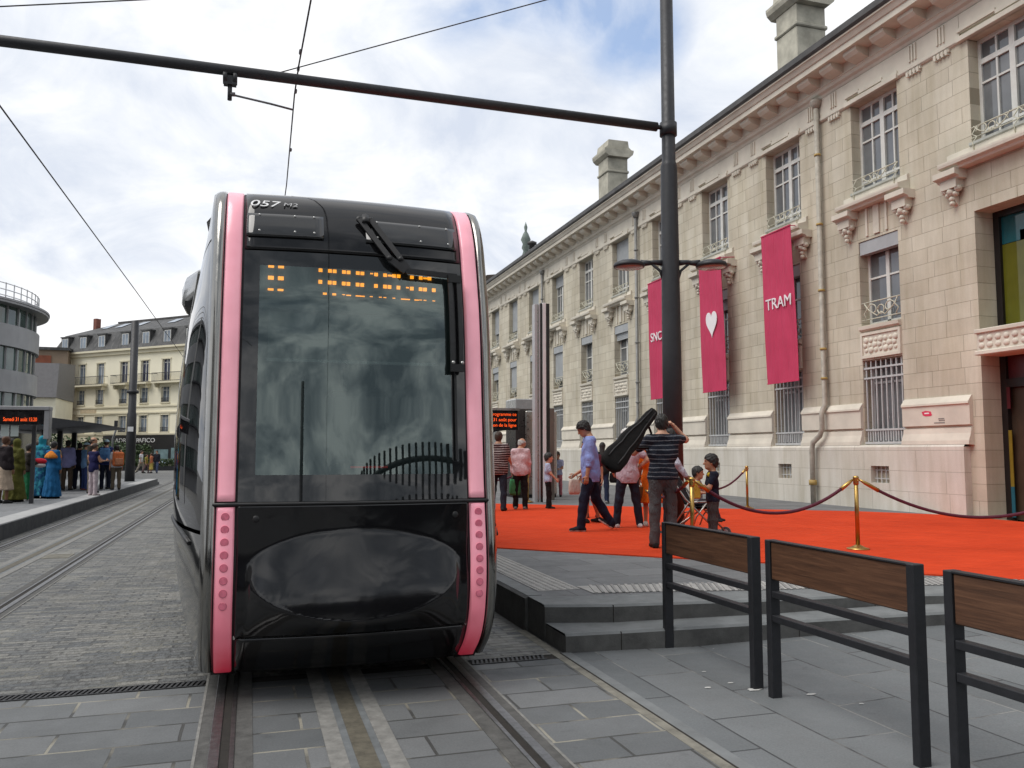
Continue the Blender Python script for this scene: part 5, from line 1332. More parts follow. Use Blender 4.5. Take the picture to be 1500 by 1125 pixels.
def person(label, x, y, z, face, H=1.70, skin='fair', hair=('short', 'brown'), top=None, bottom=None, shoes=(0.03, 0.03, 0.03), cell=0.018, lod=0,
           arms=None, legs=None, lean=0.0, fat=1.0, headturn=0.0, nod=0.0, headk=1.0, sleeves='short', hem=None, sole=None, neck='crew', group=None, cat="person", hands=('open', 'open'), visor=None, untuck=0.06, wrist=None):
    """face = direction the figure faces (x, y). arms/legs: per side (upper dir, lower dir) in the figure's frame (x right, y forward, z up)"""
    ang = math.atan2(face[0], face[1])
    root = thing("person", label, cat, (x, y, z), -ang, group)
    s = H / 1.78
    A = arms or [(vec(-0.16, 0.03, -1), vec(-0.05, 0.22, -1)), (vec(0.16, 0.03, -1), vec(0.05, 0.22, -1))]
    Lg = legs or [(vec(-0.05, 0.02, -1), vec(-0.02, -0.02, -1)), (vec(0.05, 0.02, -1), vec(0.02, -0.02, -1))]
    fw = np.array((0, 1.0, 0))
    hipz = 0.0
    # hip height from the lower foot
    drop = min((0.43 * a[2] + 0.42 * b_[2]) for a, b_ in Lg); pz = -drop + 0.085
    T = rotx(-lean)
    pel = np.array((0, 0, pz))
    def up(v): return pel + T @ (np.array(v, float) - np.array((0, 0, 0.93)))
    sh = [up((sd * 0.178, -0.005, 1.437)) for sd in SIDE]; neck_b = up((0, -0.01, 1.45)); fz = (T @ fw)
    trunk = [((-0.075, 0, pz), (0.075, 0, pz), 0.118, 0.118, 1.12, fw), (up((0, 0, 0.98)), up((0, 0.005 * fat, 1.14)), 0.142 * fat, 0.145 * fat, 1.28, fz),
             (up((-0.075, 0.0, 1.27)), up((0.075, 0, 1.27)), 0.128 * (0.5 + 0.5 * fat), 0.128 * (0.5 + 0.5 * fat), 1.22, fz), (up((-0.145, -0.005, 1.42)), up((0.145, -0.005, 1.42)), 0.066, 0.066, 1.05, fz),
             (up((-0.13, -0.012, 1.445)), up((-0.025, -0.012, 1.50)), 0.050, 0.052, 1.0, fz), (up((0.13, -0.012, 1.445)), up((0.025, -0.012, 1.50)), 0.050, 0.052, 1.0, fz)]
    neckc = (neck_b, up((0, 0.008, 1.56)), 0.057, 0.055, 1.0, fz)
    upa, foa, thi, shi, wr, an = [], [], [], [], [], []
    for i, sd in enumerate(SIDE):
        e = sh[i] + 0.29 * A[i][0]; w = e + 0.255 * A[i][1]
        upa.append((sh[i], e, 0.056 * (0.6 + 0.4 * fat), 0.043, 1.0, fw)); foa.append((e, w, 0.043, 0.028, 1.0, fw)); wr.append(w)
        h = pel + np.array((sd * 0.092, 0, -0.01)); k = h + 0.43 * Lg[i][0]; a_ = k + 0.42 * Lg[i][1]
        thi.append((h, k, 0.088 * (0.6 + 0.4 * fat), 0.057, 1.0, fw)); shi.append((k, a_, 0.056, 0.036, 1.0, fw)); an.append(a_)
    # --- body: trunk and limbs grown together, with head and hands set into it
    bc = trunk + [neckc] + upa + foa + thi + shi
    lo, hi = bounds(bc, 0.01)
    V, Q = surface(lambda P: union(P, bc, 0.035), lo, hi, cell / s * 1.0)
    parts = [(V * s, Q, 0)]
    HR = T @ rotz(headturn) @ rotx(-nod); hs = headk; hc = up((0, 0.006, 1.555)) + HR @ np.array((0, 0.022, 0.105 * hs))
    HV = (HEAD[0] * hs) @ HR.T + hc
    parts.append((HV * s, HEAD[1], 0))
    # eyes, brows and lips
    if lod == 0:
        mb = MB()
        for sd in SIDE:
            mb.ball((sd * 0.031, 0.079, 0.012), 0.0105, 1, u=8, w=6); mb.box(sd * 0.031 - 0.017, 0.084, 0.034, sd * 0.031 + 0.017, 0.0925, 0.040, 1)
        mb.ball((0, 0.090, -0.0575), 0.006, 2, sc=(3.4, 0.9, 1), u=10, w=6)
        Ve = (np.array(mb.v) * hs) @ HR.T + hc
        for m_ in (1, 2):
            fs_ = [f for f, mm in zip(mb.f, mb.m) if mm == m_]; parts.append((Ve * s, fs_, m_))
    for i, sd in enumerate(SIDE):
        f = A[i][1]
        zax = -f; xax = np.array((-sd, 0.0, 0.0)) if abs(f[0]) < 0.8 else np.array((0, 0, 1.0))
        if wrist and wrist[i] is not None: xax = np.array(wrist[i], float)
        xax = xax - zax * (xax @ zax); xax /= np.linalg.norm(xax); yax = np.cross(zax, xax)
        Vh, Qh = HANDS[(hands[i], lod)]
        B = np.stack([xax, yax, zax], 1)
        mir = np.array((1, 1, 1.0))
        if yax[1] + 0.3 * yax[2] < 0: mir = np.array((1, -1, 1.0))
        Vw = (Vh * mir * (0.96 if headk < 1.15 else 0.85)) @ B.T + wr[i]
        parts.append((Vw * s, Qh if mir[1] > 0 else Qh[:, ::-1], 0))
    obj_vq("body", parts, [SKIN[skin], m_eye, m_lip], root)
    # --- hair, cap or scarf
    style, hcol = hair
    def to_head(P): return ((P / s - hc) @ HR) / hs
    gcell = max(0.0075, 0.45 * cell) if lod == 0 else 0.014
    def hair_obj(name, fld, m_, ext=0.02, zlo=-0.15):
        pts = np.array([(a, b_, c_) for a in (-0.11 - ext, 0.11 + ext) for b_ in (-0.13 - ext, 0.13 + ext) for c_ in (zlo, 0.145)])
        Vb, Qb = surface(fld, pts.min(0), pts.max(0), gcell)
        return obj_vq(name, [(((Vb * hs) @ HR.T + hc) * s, Qb, 0)], [m_], root)
    skull = lambda P, g: smin(ell(P, (0, -0.010, 0.030), (0.078 + g, 0.098 + g, 0.094 + g)), ell(P, (0, -0.02, -0.03), (0.072 + g, 0.075 + g, 0.07 + g)), 0.02)
    wav = lambda P: 0.0045 * np.sin(95 * P[:, 0] + 40 * P[:, 2]) * np.sin(80 * P[:, 1] + 50 * P[:, 2]) + 0.004 * np.sin(170 * P[:, 0] - 90 * P[:, 1] + 60 * P[:, 2])
    if style in ('short', 'balding', 'cap', 'bob'):
        cut = {'short': (-0.028, 0.86), 'balding': (-0.02, 0.8), 'cap': (-0.005, 0.6), 'bob': (-0.06, 0.9)}[style]
        def fld(P):
            d = skull(P, 0.013) + wav(P)
            d = np.maximum(d, -(P[:, 2] - (cut[0] + cut[1] * P[:, 1])) * 0.8)
            if style == 'balding': d = np.maximum(d, (P[:, 2] - 0.055))
            return d
        hair_obj("hair", fld, HAIR[hcol])
        if style == 'cap':
            def fc(P):
                d = np.maximum(skull(P, 0.017), -(P[:, 2] - 0.045))
                return np.minimum(d, np.maximum(ell(P, (0, 0.10, 0.052), (0.07, 0.085, 0.02)), 0.05 - P[:, 1]))
            hair_obj("cap", fc, visor or cloth((0.3, 0.42, 0.5)), ext=0.07)
    elif style == 'long':
        def fld(P):
            d = np.maximum(skull(P, 0.013) + wav(P), -(P[:, 2] - (0.0 + 0.9 * P[:, 1])) * 0.75)
            bk = cap_d(P, (np.array((0, -0.055, 0.02)), np.array((0, -0.105, -0.26)), 0.085, 0.075, 1.7, (0, 1, 0)))
            return smin(d, bk + wav(P), 0.02)
        hair_obj("hair", fld, HAIR[hcol], ext=0.1, zlo=-0.38)
    elif style == 'tied':
        def fld(P):
            d = np.maximum(skull(P, 0.010) + wav(P), -(P[:, 2] - (-0.005 + 0.75 * P[:, 1])) * 0.8)
            return smin(d, ell(P, (0, -0.125, 0.03), (0.038, 0.04, 0.045)), 0.015)
        hair_obj("hair", fld, HAIR[hcol], ext=0.06)
    elif style == 'scarf':
        def fld(P):
            d = skull(P, 0.02)
            d = smin(d, cap_d(P, (np.array((0, 0.0, -0.08)), np.array((0, -0.02, -0.2)), 0.085, 0.13, 1.1, (0, 1, 0))), 0.05)
            return np.maximum(d, -ell(P, (0, 0.11, -0.01), (0.058, 0.09, 0.082)))
        hair_obj("headscarf", fld, hcol, ext=0.1, zlo=-0.3)
    # --- garments
    def garment(name, caps, m_, grow, k=0.05, clip=None, wr_=0.007, folds=0.0):
        lo, hi = bounds(caps, grow + 0.01)
        def fld(P):
            d = union(P, caps, k, grow)
            d = d + wr_ * np.sin(26 * P[:, 2] + 9 * P[:, 0]) * np.sin(17 * P[:, 0] - 12 * P[:, 1] + 7 * P[:, 2])
            if folds: d = d + folds * np.sin(11 * np.arctan2(P[:, 0], P[:, 1]) + 3 * np.sin(4 * P[:, 2])) * np.clip((pz - P[:, 2]) / 0.5, 0, 1)
            if clip is not None: d = np.maximum(d, clip(P))
            return d
        Vg, Qg = surface(fld, lo, hi, cell / s * 0.9)
        return obj_vq(name, [(Vg * s, Qg, 0)], [m_], root)
    waist = pz + untuck * -1.0
    nz = up((0, 0, 1.515))
    def part_arm(c, t):
        p, q = np.array(c[0]), np.array(c[1]); return (p, p + (q - p) * t, c[2], c[2] + (c[3] - c[2]) * t, 1.0, fw)
    if top is not None:
        if sleeves == 'short': sl = [part_arm(c, 0.62) for c in upa]
        elif sleeves == 'none': sl = [part_arm(c, 0.10) for c in upa]
        elif sleeves == 'rolled': sl = upa + [part_arm(c, 0.35) for c in foa]
        else: sl = upa + [part_arm(c, 0.93) for c in foa]
        caps = trunk + sl
        if hem is None: caps = caps + [((-0.04, 0, pz + 0.10), (-0.04, 0, waist - 0.02), 0.118 * fat, 0.112 * fat, 1.12, fw), ((0.04, 0, pz + 0.10), (0.04, 0, waist - 0.02), 0.118 * fat, 0.112 * fat, 1.12, fw)]
        zax_n = T @ np.array((0, 0, 1.0))
        def clip(P):
            c1 = (waist - P[:, 2]) if hem is None else np.full(len(P), -1.0)
            keep_arm = None
            return np.maximum(c1, (P - nz) @ zax_n) if hem is None else (P - nz) @ zax_n
        if hem is not None:   # dress or robe: the skirt is part of it
            hz, hr = hem
            caps = caps + [((0, 0, pz + 0.02), (0, 0, hz), 0.155, hr, 1.12, fw)]
            garment("dress", caps, top, 0.017, clip=lambda P: np.maximum((P - nz) @ zax_n, hz - P[:, 2]), folds=0.016)
        else:
            # the hem plane must not cut the sleeves of hanging arms
            def clip2(P):
                far = np.full(len(P), 1e9)
                for c in sl: far = np.minimum(far, cap_d(P, c, 0.03))
                low = waist - P[:, 2]
                low = np.where((far < 0), np.minimum(low, far), low)
                return np.maximum(low, (P - nz) @ zax_n)
            garment("shirt", caps, top, 0.016, clip=clip2)
        if neck == 'collar':
            garment("collar", [(neck_b + (T @ np.array((0, 0.004, 0.012))), neck_b + (T @ np.array((0, 0.006, 0.05))), 0.068, 0.062, 1.0, fz)], top, 0.004, wr_=0)
    if bottom is not None:
        kind, mb_ = bottom
        tw = up((0, 0, 1.03))[2]
        if kind == 'trousers':
            caps = [trunk[0], (trunk[1][0], up((0, 0, 1.06)), 0.135 * fat, 0.138 * fat, 1.25, fz)] + [(a, b_, r1 + 0.004, r2 + 0.010, d, f) for a, b_, r1, r2, d, f in thi] + [(a, a + (b_ - a) * 1.03, r1 + 0.010, r2 + 0.022, d, f) for a, b_, r1, r2, d, f in shi]
            zmin = 0.03
        elif kind == 'shorts':
            caps = [trunk[0], (trunk[1][0], up((0, 0, 1.04)), 0.138 * fat, 0.138 * fat, 1.25, fz)] + [(a, a + (b_ - a) * 0.98, r1 + 0.006, r2 + 0.03, d, f) for a, b_, r1, r2, d, f in thi]
            zmin = -1
        else:   # skirt: hem height and radius
            hz, hr = kind
            caps = [trunk[0], (trunk[1][0], up((0, 0, 1.04)), 0.138 * fat, 0.138 * fat, 1.25, fz), ((0, 0, pz), (0, 0, hz), 0.15, hr, 1.12, fw)]
            zmin = hz
        garment("trousers" if kind == 'trousers' else ("shorts" if kind == 'shorts' else "skirt"), caps, mb_, 0.010, k=0.03, clip=lambda P: np.maximum(P[:, 2] - tw, zmin - P[:, 2]), folds=0.0 if isinstance(kind, str) else 0.012)
    # --- shoes
    for i, sd in enumerate(SIDE):
        a_ = an[i]; sh_dir = Lg[i][1]
        pitch = math.atan2(-sh_dir[1], -sh_dir[2]) if abs(sh_dir[1]) > 0.25 else 0.0
        if a_[2] < 0.10: pitch = pitch * 0.15
        Rf = rotx(pitch) @ rotz(-sd * 0.14)
        heel, toe = a_ + Rf @ np.array((0, -0.045, -0.045)), a_ + Rf @ np.array((0, 0.155, -0.052))
        caps = [(heel, a_ + Rf @ np.array((0, 0.06, -0.042)), 0.040, 0.043, 1.0, fw), (a_ + Rf @ np.array((0, 0.06, -0.042)), toe, 0.043, 0.034, 1.0, fw), (heel, a_ + Rf @ np.array((0, 0.0, 0.005)), 0.038, 0.040, 1.0, fw)]
        nrm_ = Rf @ np.array((0, 0, 1.0)); org = a_ + Rf @ np.array((0, 0, -0.083))
        lo, hi = bounds(caps, 0.01)
        Vs, Qs = surface(lambda P: np.maximum(union(P, caps, 0.03), -((P - org) @ nrm_)), lo, hi, 0.011 if lod == 0 else 0.02)
        if sole is not None:
            zc = ((Vs[Qs].mean(1) - org) @ nrm_); mi = zc < 0.026
            pr_ = [(Vs * s, Qs[~mi], 0), (Vs * s, Qs[mi], 1)]
            obj_vq("shoe", pr_, [cloth(shoes), cloth(sole)], root)
        else: obj_vq("shoe", [(Vs * s, Qs, 0)], [cloth(shoes)], root)
    root['_'] = 0; del root['_']
    def world(v):   # point in the figure's frame (metres at H=1.78 scale) -> world
        q = rotz(-ang) @ (np.array(v) * s); return Vector((q[0] + x, q[1] + y, q[2] + z))
    root_info = dict(root=root, wr=[world(w) for w in wr], sh=[world(w) for w in sh], up=lambda v: world(up(v)), s=s)
    return root_info
# ------------------------------------------------------------------ the people on the carpet
PZ_ = 0.294
AWAY = (0.30, 0.95); TOCAM = (-0.30, -0.95); IML = (-0.955, 0.298); IMR = (0.955, -0.298)
dn = vec
stand = [(vec(-0.04, 0.02, -1), vec(-0.02, -0.03, -1)), (vec(0.04, 0.02, -1), vec(0.02, -0.03, -1))]
wide = [(vec(-0.17, 0.03, -1), vec(-0.13, -0.03, -1)), (vec(0.17, 0.03, -1), vec(0.13, -0.03, -1))]
navy = cloth((0.012, 0.015, 0.032)); jeans = cloth((0.022, 0.032, 0.065)); black = cloth((0.012, 0.012, 0.013)); greytr = cloth((0.085, 0.08, 0.083)); khaki = cloth((0.13, 0.105, 0.075)); white = cloth((0.62, 0.62, 0.64))
G1 = "people on the red carpet"; G2 = "people waiting on the left platform"
# man walking to the left in a light blue shirt
blue = person("man in a light blue shirt and navy jeans striding left, head bowed", 5.02, 12.0, PZ_, IML, H=1.72, skin='tan', hair=('short', 'black'), top=cloth((0.27, 0.33, 0.66)), bottom=('trousers', navy), shoes=(0.02, 0.02, 0.025), sole=(0.62, 0.62, 0.6),
    cell=0.0145, sleeves='rolled', fat=1.16, nod=0.50, lean=0.05, neck='collar', untuck=0.14, group=G1,
    arms=[(vec(-0.13, 0.06, -1), vec(-0.02, 0.16, -1)), (vec(0.13, 0.10, -1), vec(0.02, 0.26, -1))],
    legs=[(vec(-0.03, 0.30, -1), vec(0, 0.12, -1)), (vec(0.03, -0.24, -1), vec(0, -0.62, -1))])
# striped shirt man and the old person beyond the tram
person("broad man seen from behind in a white and brown striped shirt beside the tram", 4.93, 16.72, PZ_, (0.5, 0.86), H=1.62, skin='tan', hair=('short', 'brown'), top=cloth((0.042, 0.018, 0.018), 'stripe', (0.36, 0.30, 0.29), 21.0, 0.34), bottom=('trousers', cloth((0.018, 0.022, 0.035))),
    cell=0.018, sleeves='short', fat=1.35, untuck=0.12, group=G1, legs=[(vec(-0.10, 0.10, -1), vec(-0.05, -0.06, -1)), (vec(0.10, -0.14, -1), vec(0.04, -0.22, -1))], arms=[(vec(-0.2, 0.2, -1), vec(0.1, 0.8, -0.4)), (vec(0.2, 0.25, -1), vec(-0.05, 0.9, -0.3))])
old = person("older person with thin grey hair in a pale pink shirt carrying a green bag", 5.48, 16.95, PZ_, (0.42, 0.9), H=1.50, skin='tan', hair=('balding', 'grey'), top=cloth((0.62, 0.45, 0.47)), bottom=('trousers', black), shoes=(0.2, 0.19, 0.18), cell=0.018, sleeves='long', lean=0.08, nod=0.25, headturn=-0.9, untuck=0.1, group=G1,
    arms=[(vec(-0.12, 0.05, -1), vec(-0.02, 0.15, -1)), (vec(0.1, 0.15, -1), vec(0.02, 0.3, -1))])
# small children by the totem
person("small boy in a pale blue T-shirt and black trousers by the totem", 6.12, 17.0, PZ_, IMR, H=1.13, skin='fair', hair=('short', 'black'), top=cloth((0.42, 0.50, 0.66)), bottom=('trousers', black), cell=0.02, headk=1.33, group=G1, cat="child",
    arms=[(vec(-0.1, 0.35, -1), vec(0.05, 0.8, -0.7)), (vec(0.12, 0.35, -1), vec(-0.05, 0.7, -0.8))], legs=[(vec(-0.03, 0.05, -1), vec(0, -0.05, -1)), (vec(0.03, 0.10, -1), vec(0, 0.02, -1))])
person("little girl in a white and blue top and pink trousers beyond the totem", 8.06, 21.6, PZ_ - 0.01, (-0.5, -0.86), H=1.18, skin='tan', hair=('tied', 'brown'), top=cloth((0.45, 0.50, 0.70)), bottom=('trousers', cloth((0.50, 0.16, 0.19))), cell=0.022, headk=1.3, group=G1, cat="child", nod=0.3,
    arms=[(vec(-0.1, 0.25, -1), vec(0.3, 0.8, -0.1)), (vec(0.1, 0.25, -1), vec(-0.3, 0.8, -0.1))])
# women behind the walking man
wo = person("woman with long black hair in a black jacket and jeans, seen from behind", 8.0, 18.4, PZ_, (0.55, 0.83), H=1.42, skin='fair', hair=('long', 'black'), top=black, bottom=('trousers', jeans), shoes=(0.2, 0.2, 0.2), cell=0.018, sleeves='long', untuck=0.10, group=G1,
    arms=[(vec(-0.15, 0.1, -1), vec(0.1, 0.8, -0.3)), (vec(0.2, 0.1, -1), vec(0.1, 0.5, -0.8))])
sk = person("woman in a pale pink skirt mostly hidden behind the striding man", 5.58, 13.35, PZ_, (-0.9, 0.43), H=1.42, skin='tan', hair=('tied', 'brown'), top=cloth((0.14, 0.13, 0.17)), bottom=((0.50, 0.25), cloth((0.60, 0.44, 0.47))), shoes=(0.02, 0.02, 0.02), cell=0.018, sleeves='short', group=G1, lean=0.08,
    arms=[(vec(-0.1, 0.3, -1), vec(0.1, 0.8, -0.5)), (vec(0.1, 0.3, -1), vec(-0.1, 0.8, -0.5))], legs=[(vec(-0.03, 0.2, -1), vec(0, 0.05, -1)), (vec(0.03, -0.12, -1), vec(0, -0.3, -1))])
# white haired man in pink, hand on hip
person("white haired man in a pale pink shirt and jeans with a hand on his hip", 5.81, 12.36, PZ_, (0.15, 0.99), H=1.58, skin='fair', hair=('short', 'white'), top=cloth((0.56, 0.43, 0.48)), bottom=('trousers', cloth((0.022, 0.026, 0.042))), shoes=(0.62, 0.60, 0.60), cell=0.0155, fat=1.15, sleeves='short', untuck=0.13, group=G1, headturn=0.7,
    legs=wide, arms=[(vec(-0.3, 0.1, -1), vec(0.2, 0.7, -0.6)), (vec(0.62, -0.25, -0.75), vec(-0.62, 0.45, -0.62))])
person("person in dark red standing behind the white haired man, only the legs in view", 6.05, 14.4, PZ_, (-0.3, -0.95), H=1.36, skin='tan', hair=('short', 'brown'), top=cloth((0.10, 0.02, 0.03)), bottom=('shorts', cloth((0.05, 0.045, 0.06))), shoes=(0.12, 0.03, 0.03), cell=0.024, group=G1)
# woman in orange
orw = person("woman in a bright orange dress with a woven basket, half hidden by the guitarist", 6.28, 12.46, PZ_, (0.35, 0.93), H=1.46, skin='tan', hair=('tied', 'brown'), top=cloth((0.78, 0.16, 0.012)), hem=(0.46, 0.24), shoes=(0.6, 0.55, 0.5), cell=0.017, sleeves='short', group=G1,
    arms=[(vec(-0.12, 0.1, -1), vec(-0.04, 0.35, -1)), (vec(0.12, 0.05, -1), vec(0.04, 0.3, -1))])
# the man carrying a guitar case
gu = person("man in a dark striped T-shirt and grey trousers hoisting a guitar case", 5.03, 9.66, PZ_, AWAY, H=1.68, skin='fair', hair=('short', 'black'), top=cloth((0.014, 0.017, 0.028), 'stripe', (0.16, 0.165, 0.185), 17.5, 0.20), bottom=('trousers', greytr), shoes=(0.02, 0.018, 0.018), cell=0.0135, group=G1, untuck=0.03, nod=0.05,
    arms=[(vec(-0.62, 0.45, -0.55), vec(-0.25, 0.75, 0.45)), (vec(0.60, 0.75, 0.02), vec(-0.66, -0.30, 0.72))], hands=('fist', 'fist'), legs=[(vec(-0.05, -0.02, -1), vec(-0.03, -0.06, -1)), (vec(0.06, 0.10, -1), vec(0.02, -0.10, -1))])
# person behind him pushing the stroller
pu = person("person in a white shirt and dark trousers pushing the stroller", 5.98, 11.35, PZ_, (0.9, -0.43), H=1.56, skin='brown', hair=('short', 'black'), top=cloth((0.50, 0.50, 0.58)), bottom=('trousers', cloth((0.02, 0.017, 0.022))), cell=0.017, sleeves='long', group=G1, lean=0.1,
    arms=[(vec(-0.05, 0.45, -1), vec(0.05, 0.6, -0.85)), (vec(0.05, 0.45, -1), vec(-0.05, 0.6, -0.85))], hands=('fist', 'fist'))
boy = person("boy in a navy top with a yellow collar standing by the stroller", 5.80, 9.75, PZ_, IML, H=1.12, skin='tan', hair=('short', 'black'), top=cloth((0.012, 0.014, 0.028)), bottom=('trousers', cloth((0.06, 0.055, 0.055))), cell=0.014, sleeves='short', group=G1, cat="child", headk=1.36, neck='crew',
    arms=[(vec(-0.1, 0.45, -1), vec(0.1, 0.9, 0.1)), (vec(0.12, 0.35, -1), vec(-0.1, 0.9, 0.0))])
b = MB(); q = boy['up']((0, 0.0, 1.46))
b.lathe([(0.075, -0.035), (0.066, 0.0), (0.050, 0.018)], (q.x, q.y, q.z), 16); pass
col_v = [(0.078 * math.cos(a), 0.07 * math.sin(a)) for a in zs(0, 2 * math.pi, 17)]
def figure_mesh(mb, name, m_, info):
    """mesh given in world coordinates set under a figure's root (undoing its turn)"""
    r_ = info['root']; M = (Matrix.Translation(r_.location) @ Matrix.Rotation(r_.rotation_euler.z, 4, 'Z')).inverted()
    mb.v = [tuple(M @ Vector(p)) for p in mb.v]; return mb.build(name, m_, r_, world=False)
figure_mesh(b, "collar", cloth((0.55, 0.38, 0.03)), boy)
w = boy['wr'][0]
b = MB(); b.bbox(w.x - 0.10, w.y - 0.02, w.z - 0.16, w.x + 0.05, w.y + 0.03, w.z + 0.07, 0.015); o = b.build("paper_bag", cloth((0.55, 0.36, 0.05))); tag(o, "small yellow bag held by the boy in the navy top", "bag")

# ------------------------------------------------------------------ things carried
m_case = mat("black_nylon", (0.009, 0.008, 0.008), 0.75, var=0.3, scale=9, bmp=0.004, bscale=40, spec=0.15)
g0, g1 = Vector((4.80, 9.44, 2.0)), Vector((4.02, 9.02, 1.36))
gd = (g1 - g0); gl = gd.length; gd.normalize(); gs = gd.cross(Vector(AWAY + (0,))).normalized(); gn = gs.cross(gd).normalized()
gt = thing("guitar_case", "black soft guitar case slung over the striped man's left shoulder", "guitar case", g0)
b = MB(); rows = []
for t_, hw, hd in ((-0.02, 0.03, 0.03), (0.0, 0.065, 0.05), (0.08, 0.085, 0.055), (0.30, 0.095, 0.06), (0.42, 0.135, 0.065), (0.55, 0.155, 0.068), (0.66, 0.142, 0.07), (0.80, 0.175, 0.07), (0.92, 0.17, 0.068), (0.985, 0.12, 0.06), (1.0, 0.02, 0.02)):
    c = g0 + gd * (gl * 1.06 * t_)
    rows.append([tuple(c + gs * (hw * 0.86 * abs(math.cos(a)) ** 0.6 * math.copysign(1, math.cos(a))) + gn * (hd * 0.85 * abs(math.sin(a)) ** 0.6 * math.copysign(1, math.sin(a)))) for a in zs(0, 2 * math.pi, 25)])
b.grid(rows); cs = b.build("case_body", m_case, gt)
b = MB()
for o_ in (0.35, -0.5):
    P = [g0 + gd * (gl * 1.06 * t_) - gn * (hd * 0.93) + gs * (hw * o_) for t_, hw, hd in ((0.03, 0.065, 0.05), (0.3, 0.095, 0.06), (0.42, 0.135, 0.065), (0.55, 0.155, 0.068), (0.66, 0.142, 0.07), (0.80, 0.175, 0.07), (0.92, 0.17, 0.068))]
    b.tube(P, 0.008, 6)
b.build("zip_seam", m_matt, gt)
b = MB(); sL = gu['sh'][0]
b.tube([g0 + gd * 0.25 - gn * 0.06, sL + Vector((0.02, -0.02, 0.09)), sL + Vector((0.12, 0.10, -0.1)), g0 + gd * 0.75 + gn * 0.05], 0.016, 8); b.build("shoulder_strap", m_case, gt)
def bag(name, label, c, w_, h_, d_, col, handle=0.12, cat="bag", ax=(1, 0, 0)):
    t = thing(name, label, cat, (c[0], c[1], c[2] - h_ / 2))
    X = Vector(ax).normalized(); Y = Vector((-X.y, X.x, 0))
    b = MB(); rows = []
    for k, (zf, f) in enumerate(((-0.5, 0.05), (-0.49, 0.82), (-0.3, 1.02), (0.1, 1.0), (0.42, 0.9), (0.5, 0.8), (0.5, 0.05))):
        rows.append([tuple(Vector(c) + X * (w_ / 2 * f * abs(math.cos(a)) ** 0.5 * math.copysign(1, math.cos(a))) + Y * (d_ / 2 * f * abs(math.sin(a)) ** 0.5 * math.copysign(1, math.sin(a))) + Vector((0, 0, zf * h_))) for a in zs(0, 2 * math.pi, 21)])
    b.grid(rows); b.build("bag_body", cloth(col), t)
    b = MB(); b.tube([Vector(c) + X * (w_ * 0.3 * math.cos(a)) + Vector((0, 0, h_ * 0.47 + handle * math.sin(a))) for a in zs(0, math.pi, 9)], 0.009, 6); b.build("handle", cloth(tuple(x * 0.6 for x in col)), t)
    return t
p = old['wr'][0]; bag("carrier_bag", "green carrier bag hanging from the older person's hand", (p.x + 0.03, p.y - 0.10, p.z - 0.30), 0.24, 0.34, 0.12, (0.06, 0.30, 0.12), 0.09)
p = wo['wr'][1]; bag("handbag", "black handbag at the hip of the black haired woman", (p.x + 0.05, p.y - 0.06, p.z - 0.16), 0.28, 0.24, 0.12, (0.013, 0.012, 0.013), 0.12, "handbag")
p = sk['wr'][0]; bag("cloth_bag", "pale cloth bag in front of the striding man, held by the woman in the skirt", (p.x - 0.0, p.y, p.z - 0.2), 0.2, 0.26, 0.1, (0.55, 0.48, 0.42), 0.1)
p = orw['wr'][0]; t = bag("basket", "woven brown basket held by the woman in orange", (p.x - 0.02, p.y - 0.1, p.z - 0.22), 0.22, 0.22, 0.16, (0.20, 0.085, 0.03), 0.16, "basket")

# stroller with a child in it
stl = thing("stroller", "folding baby stroller with a steel frame and small grey wheels", "stroller", (6.05, 10.62, PZ_))
def SP(u, v, z): # u forward (towards the camera-right), v across
    d = Vector((0.72, -0.69, 0)); s_ = Vector((0.69, 0.72, 0)); q = Vector((6.05, 10.62, PZ_)) + d * u + s_ * v; return (q.x, q.y, q.z + z)
b = MB()
for v in (-0.2, 0.2):
    b.tube([SP(-0.50, v, 0.98), SP(-0.42, v, 1.0), SP(-0.1, v, 0.55), SP(0.35, v, 0.10)], 0.014, 8)
    b.tube([SP(0.22, v, 0.52), SP(-0.05, v, 0.5), SP(-0.32, v, 0.10)], 0.013, 8); b.tube([SP(0.20, v, 0.50), SP(0.05, v, 0.3), SP(0.0, v, 0.16)], 0.011, 6)
for z, u in ((0.35, -0.15), (0.12, -0.3), (0.12, 0.33)): b.tube([SP(u, -0.2, z), SP(u, 0.2, z)], 0.011, 6)
b.tube([SP(-0.3, -0.2, 0.12), SP(0.2, 0.2, 0.5)], 0.010, 6); b.tube([SP(-0.3, 0.2, 0.12), SP(0.2, -0.2, 0.5)], 0.010, 6)
b.build("frame", m_inox, stl)
for u in (-0.33, 0.36):
    for v in (-0.22, 0.22):
        b = MB(); ax = Vector(SP(0, 1, 0)) - Vector(SP(0, 0, 0)); c = Vector(SP(u, v, 0.075))
        b.tube([c - ax * 0.018, c + ax * 0.018], 0.074, 16); wh = b.build("wheel", mat("grey_tyre", (0.10, 0.10, 0.105), 0.7), stl)
        b = MB(); b.tube([c - ax * 0.021, c + ax * 0.021], 0.042, 12); b.build("hub", mat("hub_grey", (0.35, 0.35, 0.36), 0.5), wh)
b = MB(); b.grid([[SP(u, v, z - 0.03 * (1 - (v / 0.2) ** 2)) for v in zs(-0.19, 0.19, 7)] for u, z in ((0.24, 0.46), (0.0, 0.44), (-0.12, 0.5), (-0.28, 0.85))])
b.grid([[SP(u, v, z - 0.03 * (1 - (v / 0.2) ** 2) - 0.02) for v in zs(-0.19, 0.19, 7)] for u, z in ((0.24, 0.46), (0.0, 0.44), (-0.12, 0.5), (-0.28, 0.85))]); b.build("seat", cloth((0.02, 0.018, 0.022)), stl)
b = MB()
for v in (-0.2, 0.2): b.tube([SP(-0.5, v, 0.98), SP(-0.58, v, 0.97)], 0.022, 8)
b.build("handle", m_matt, stl)
ch = SP(0.02, 0.0, 0.0)
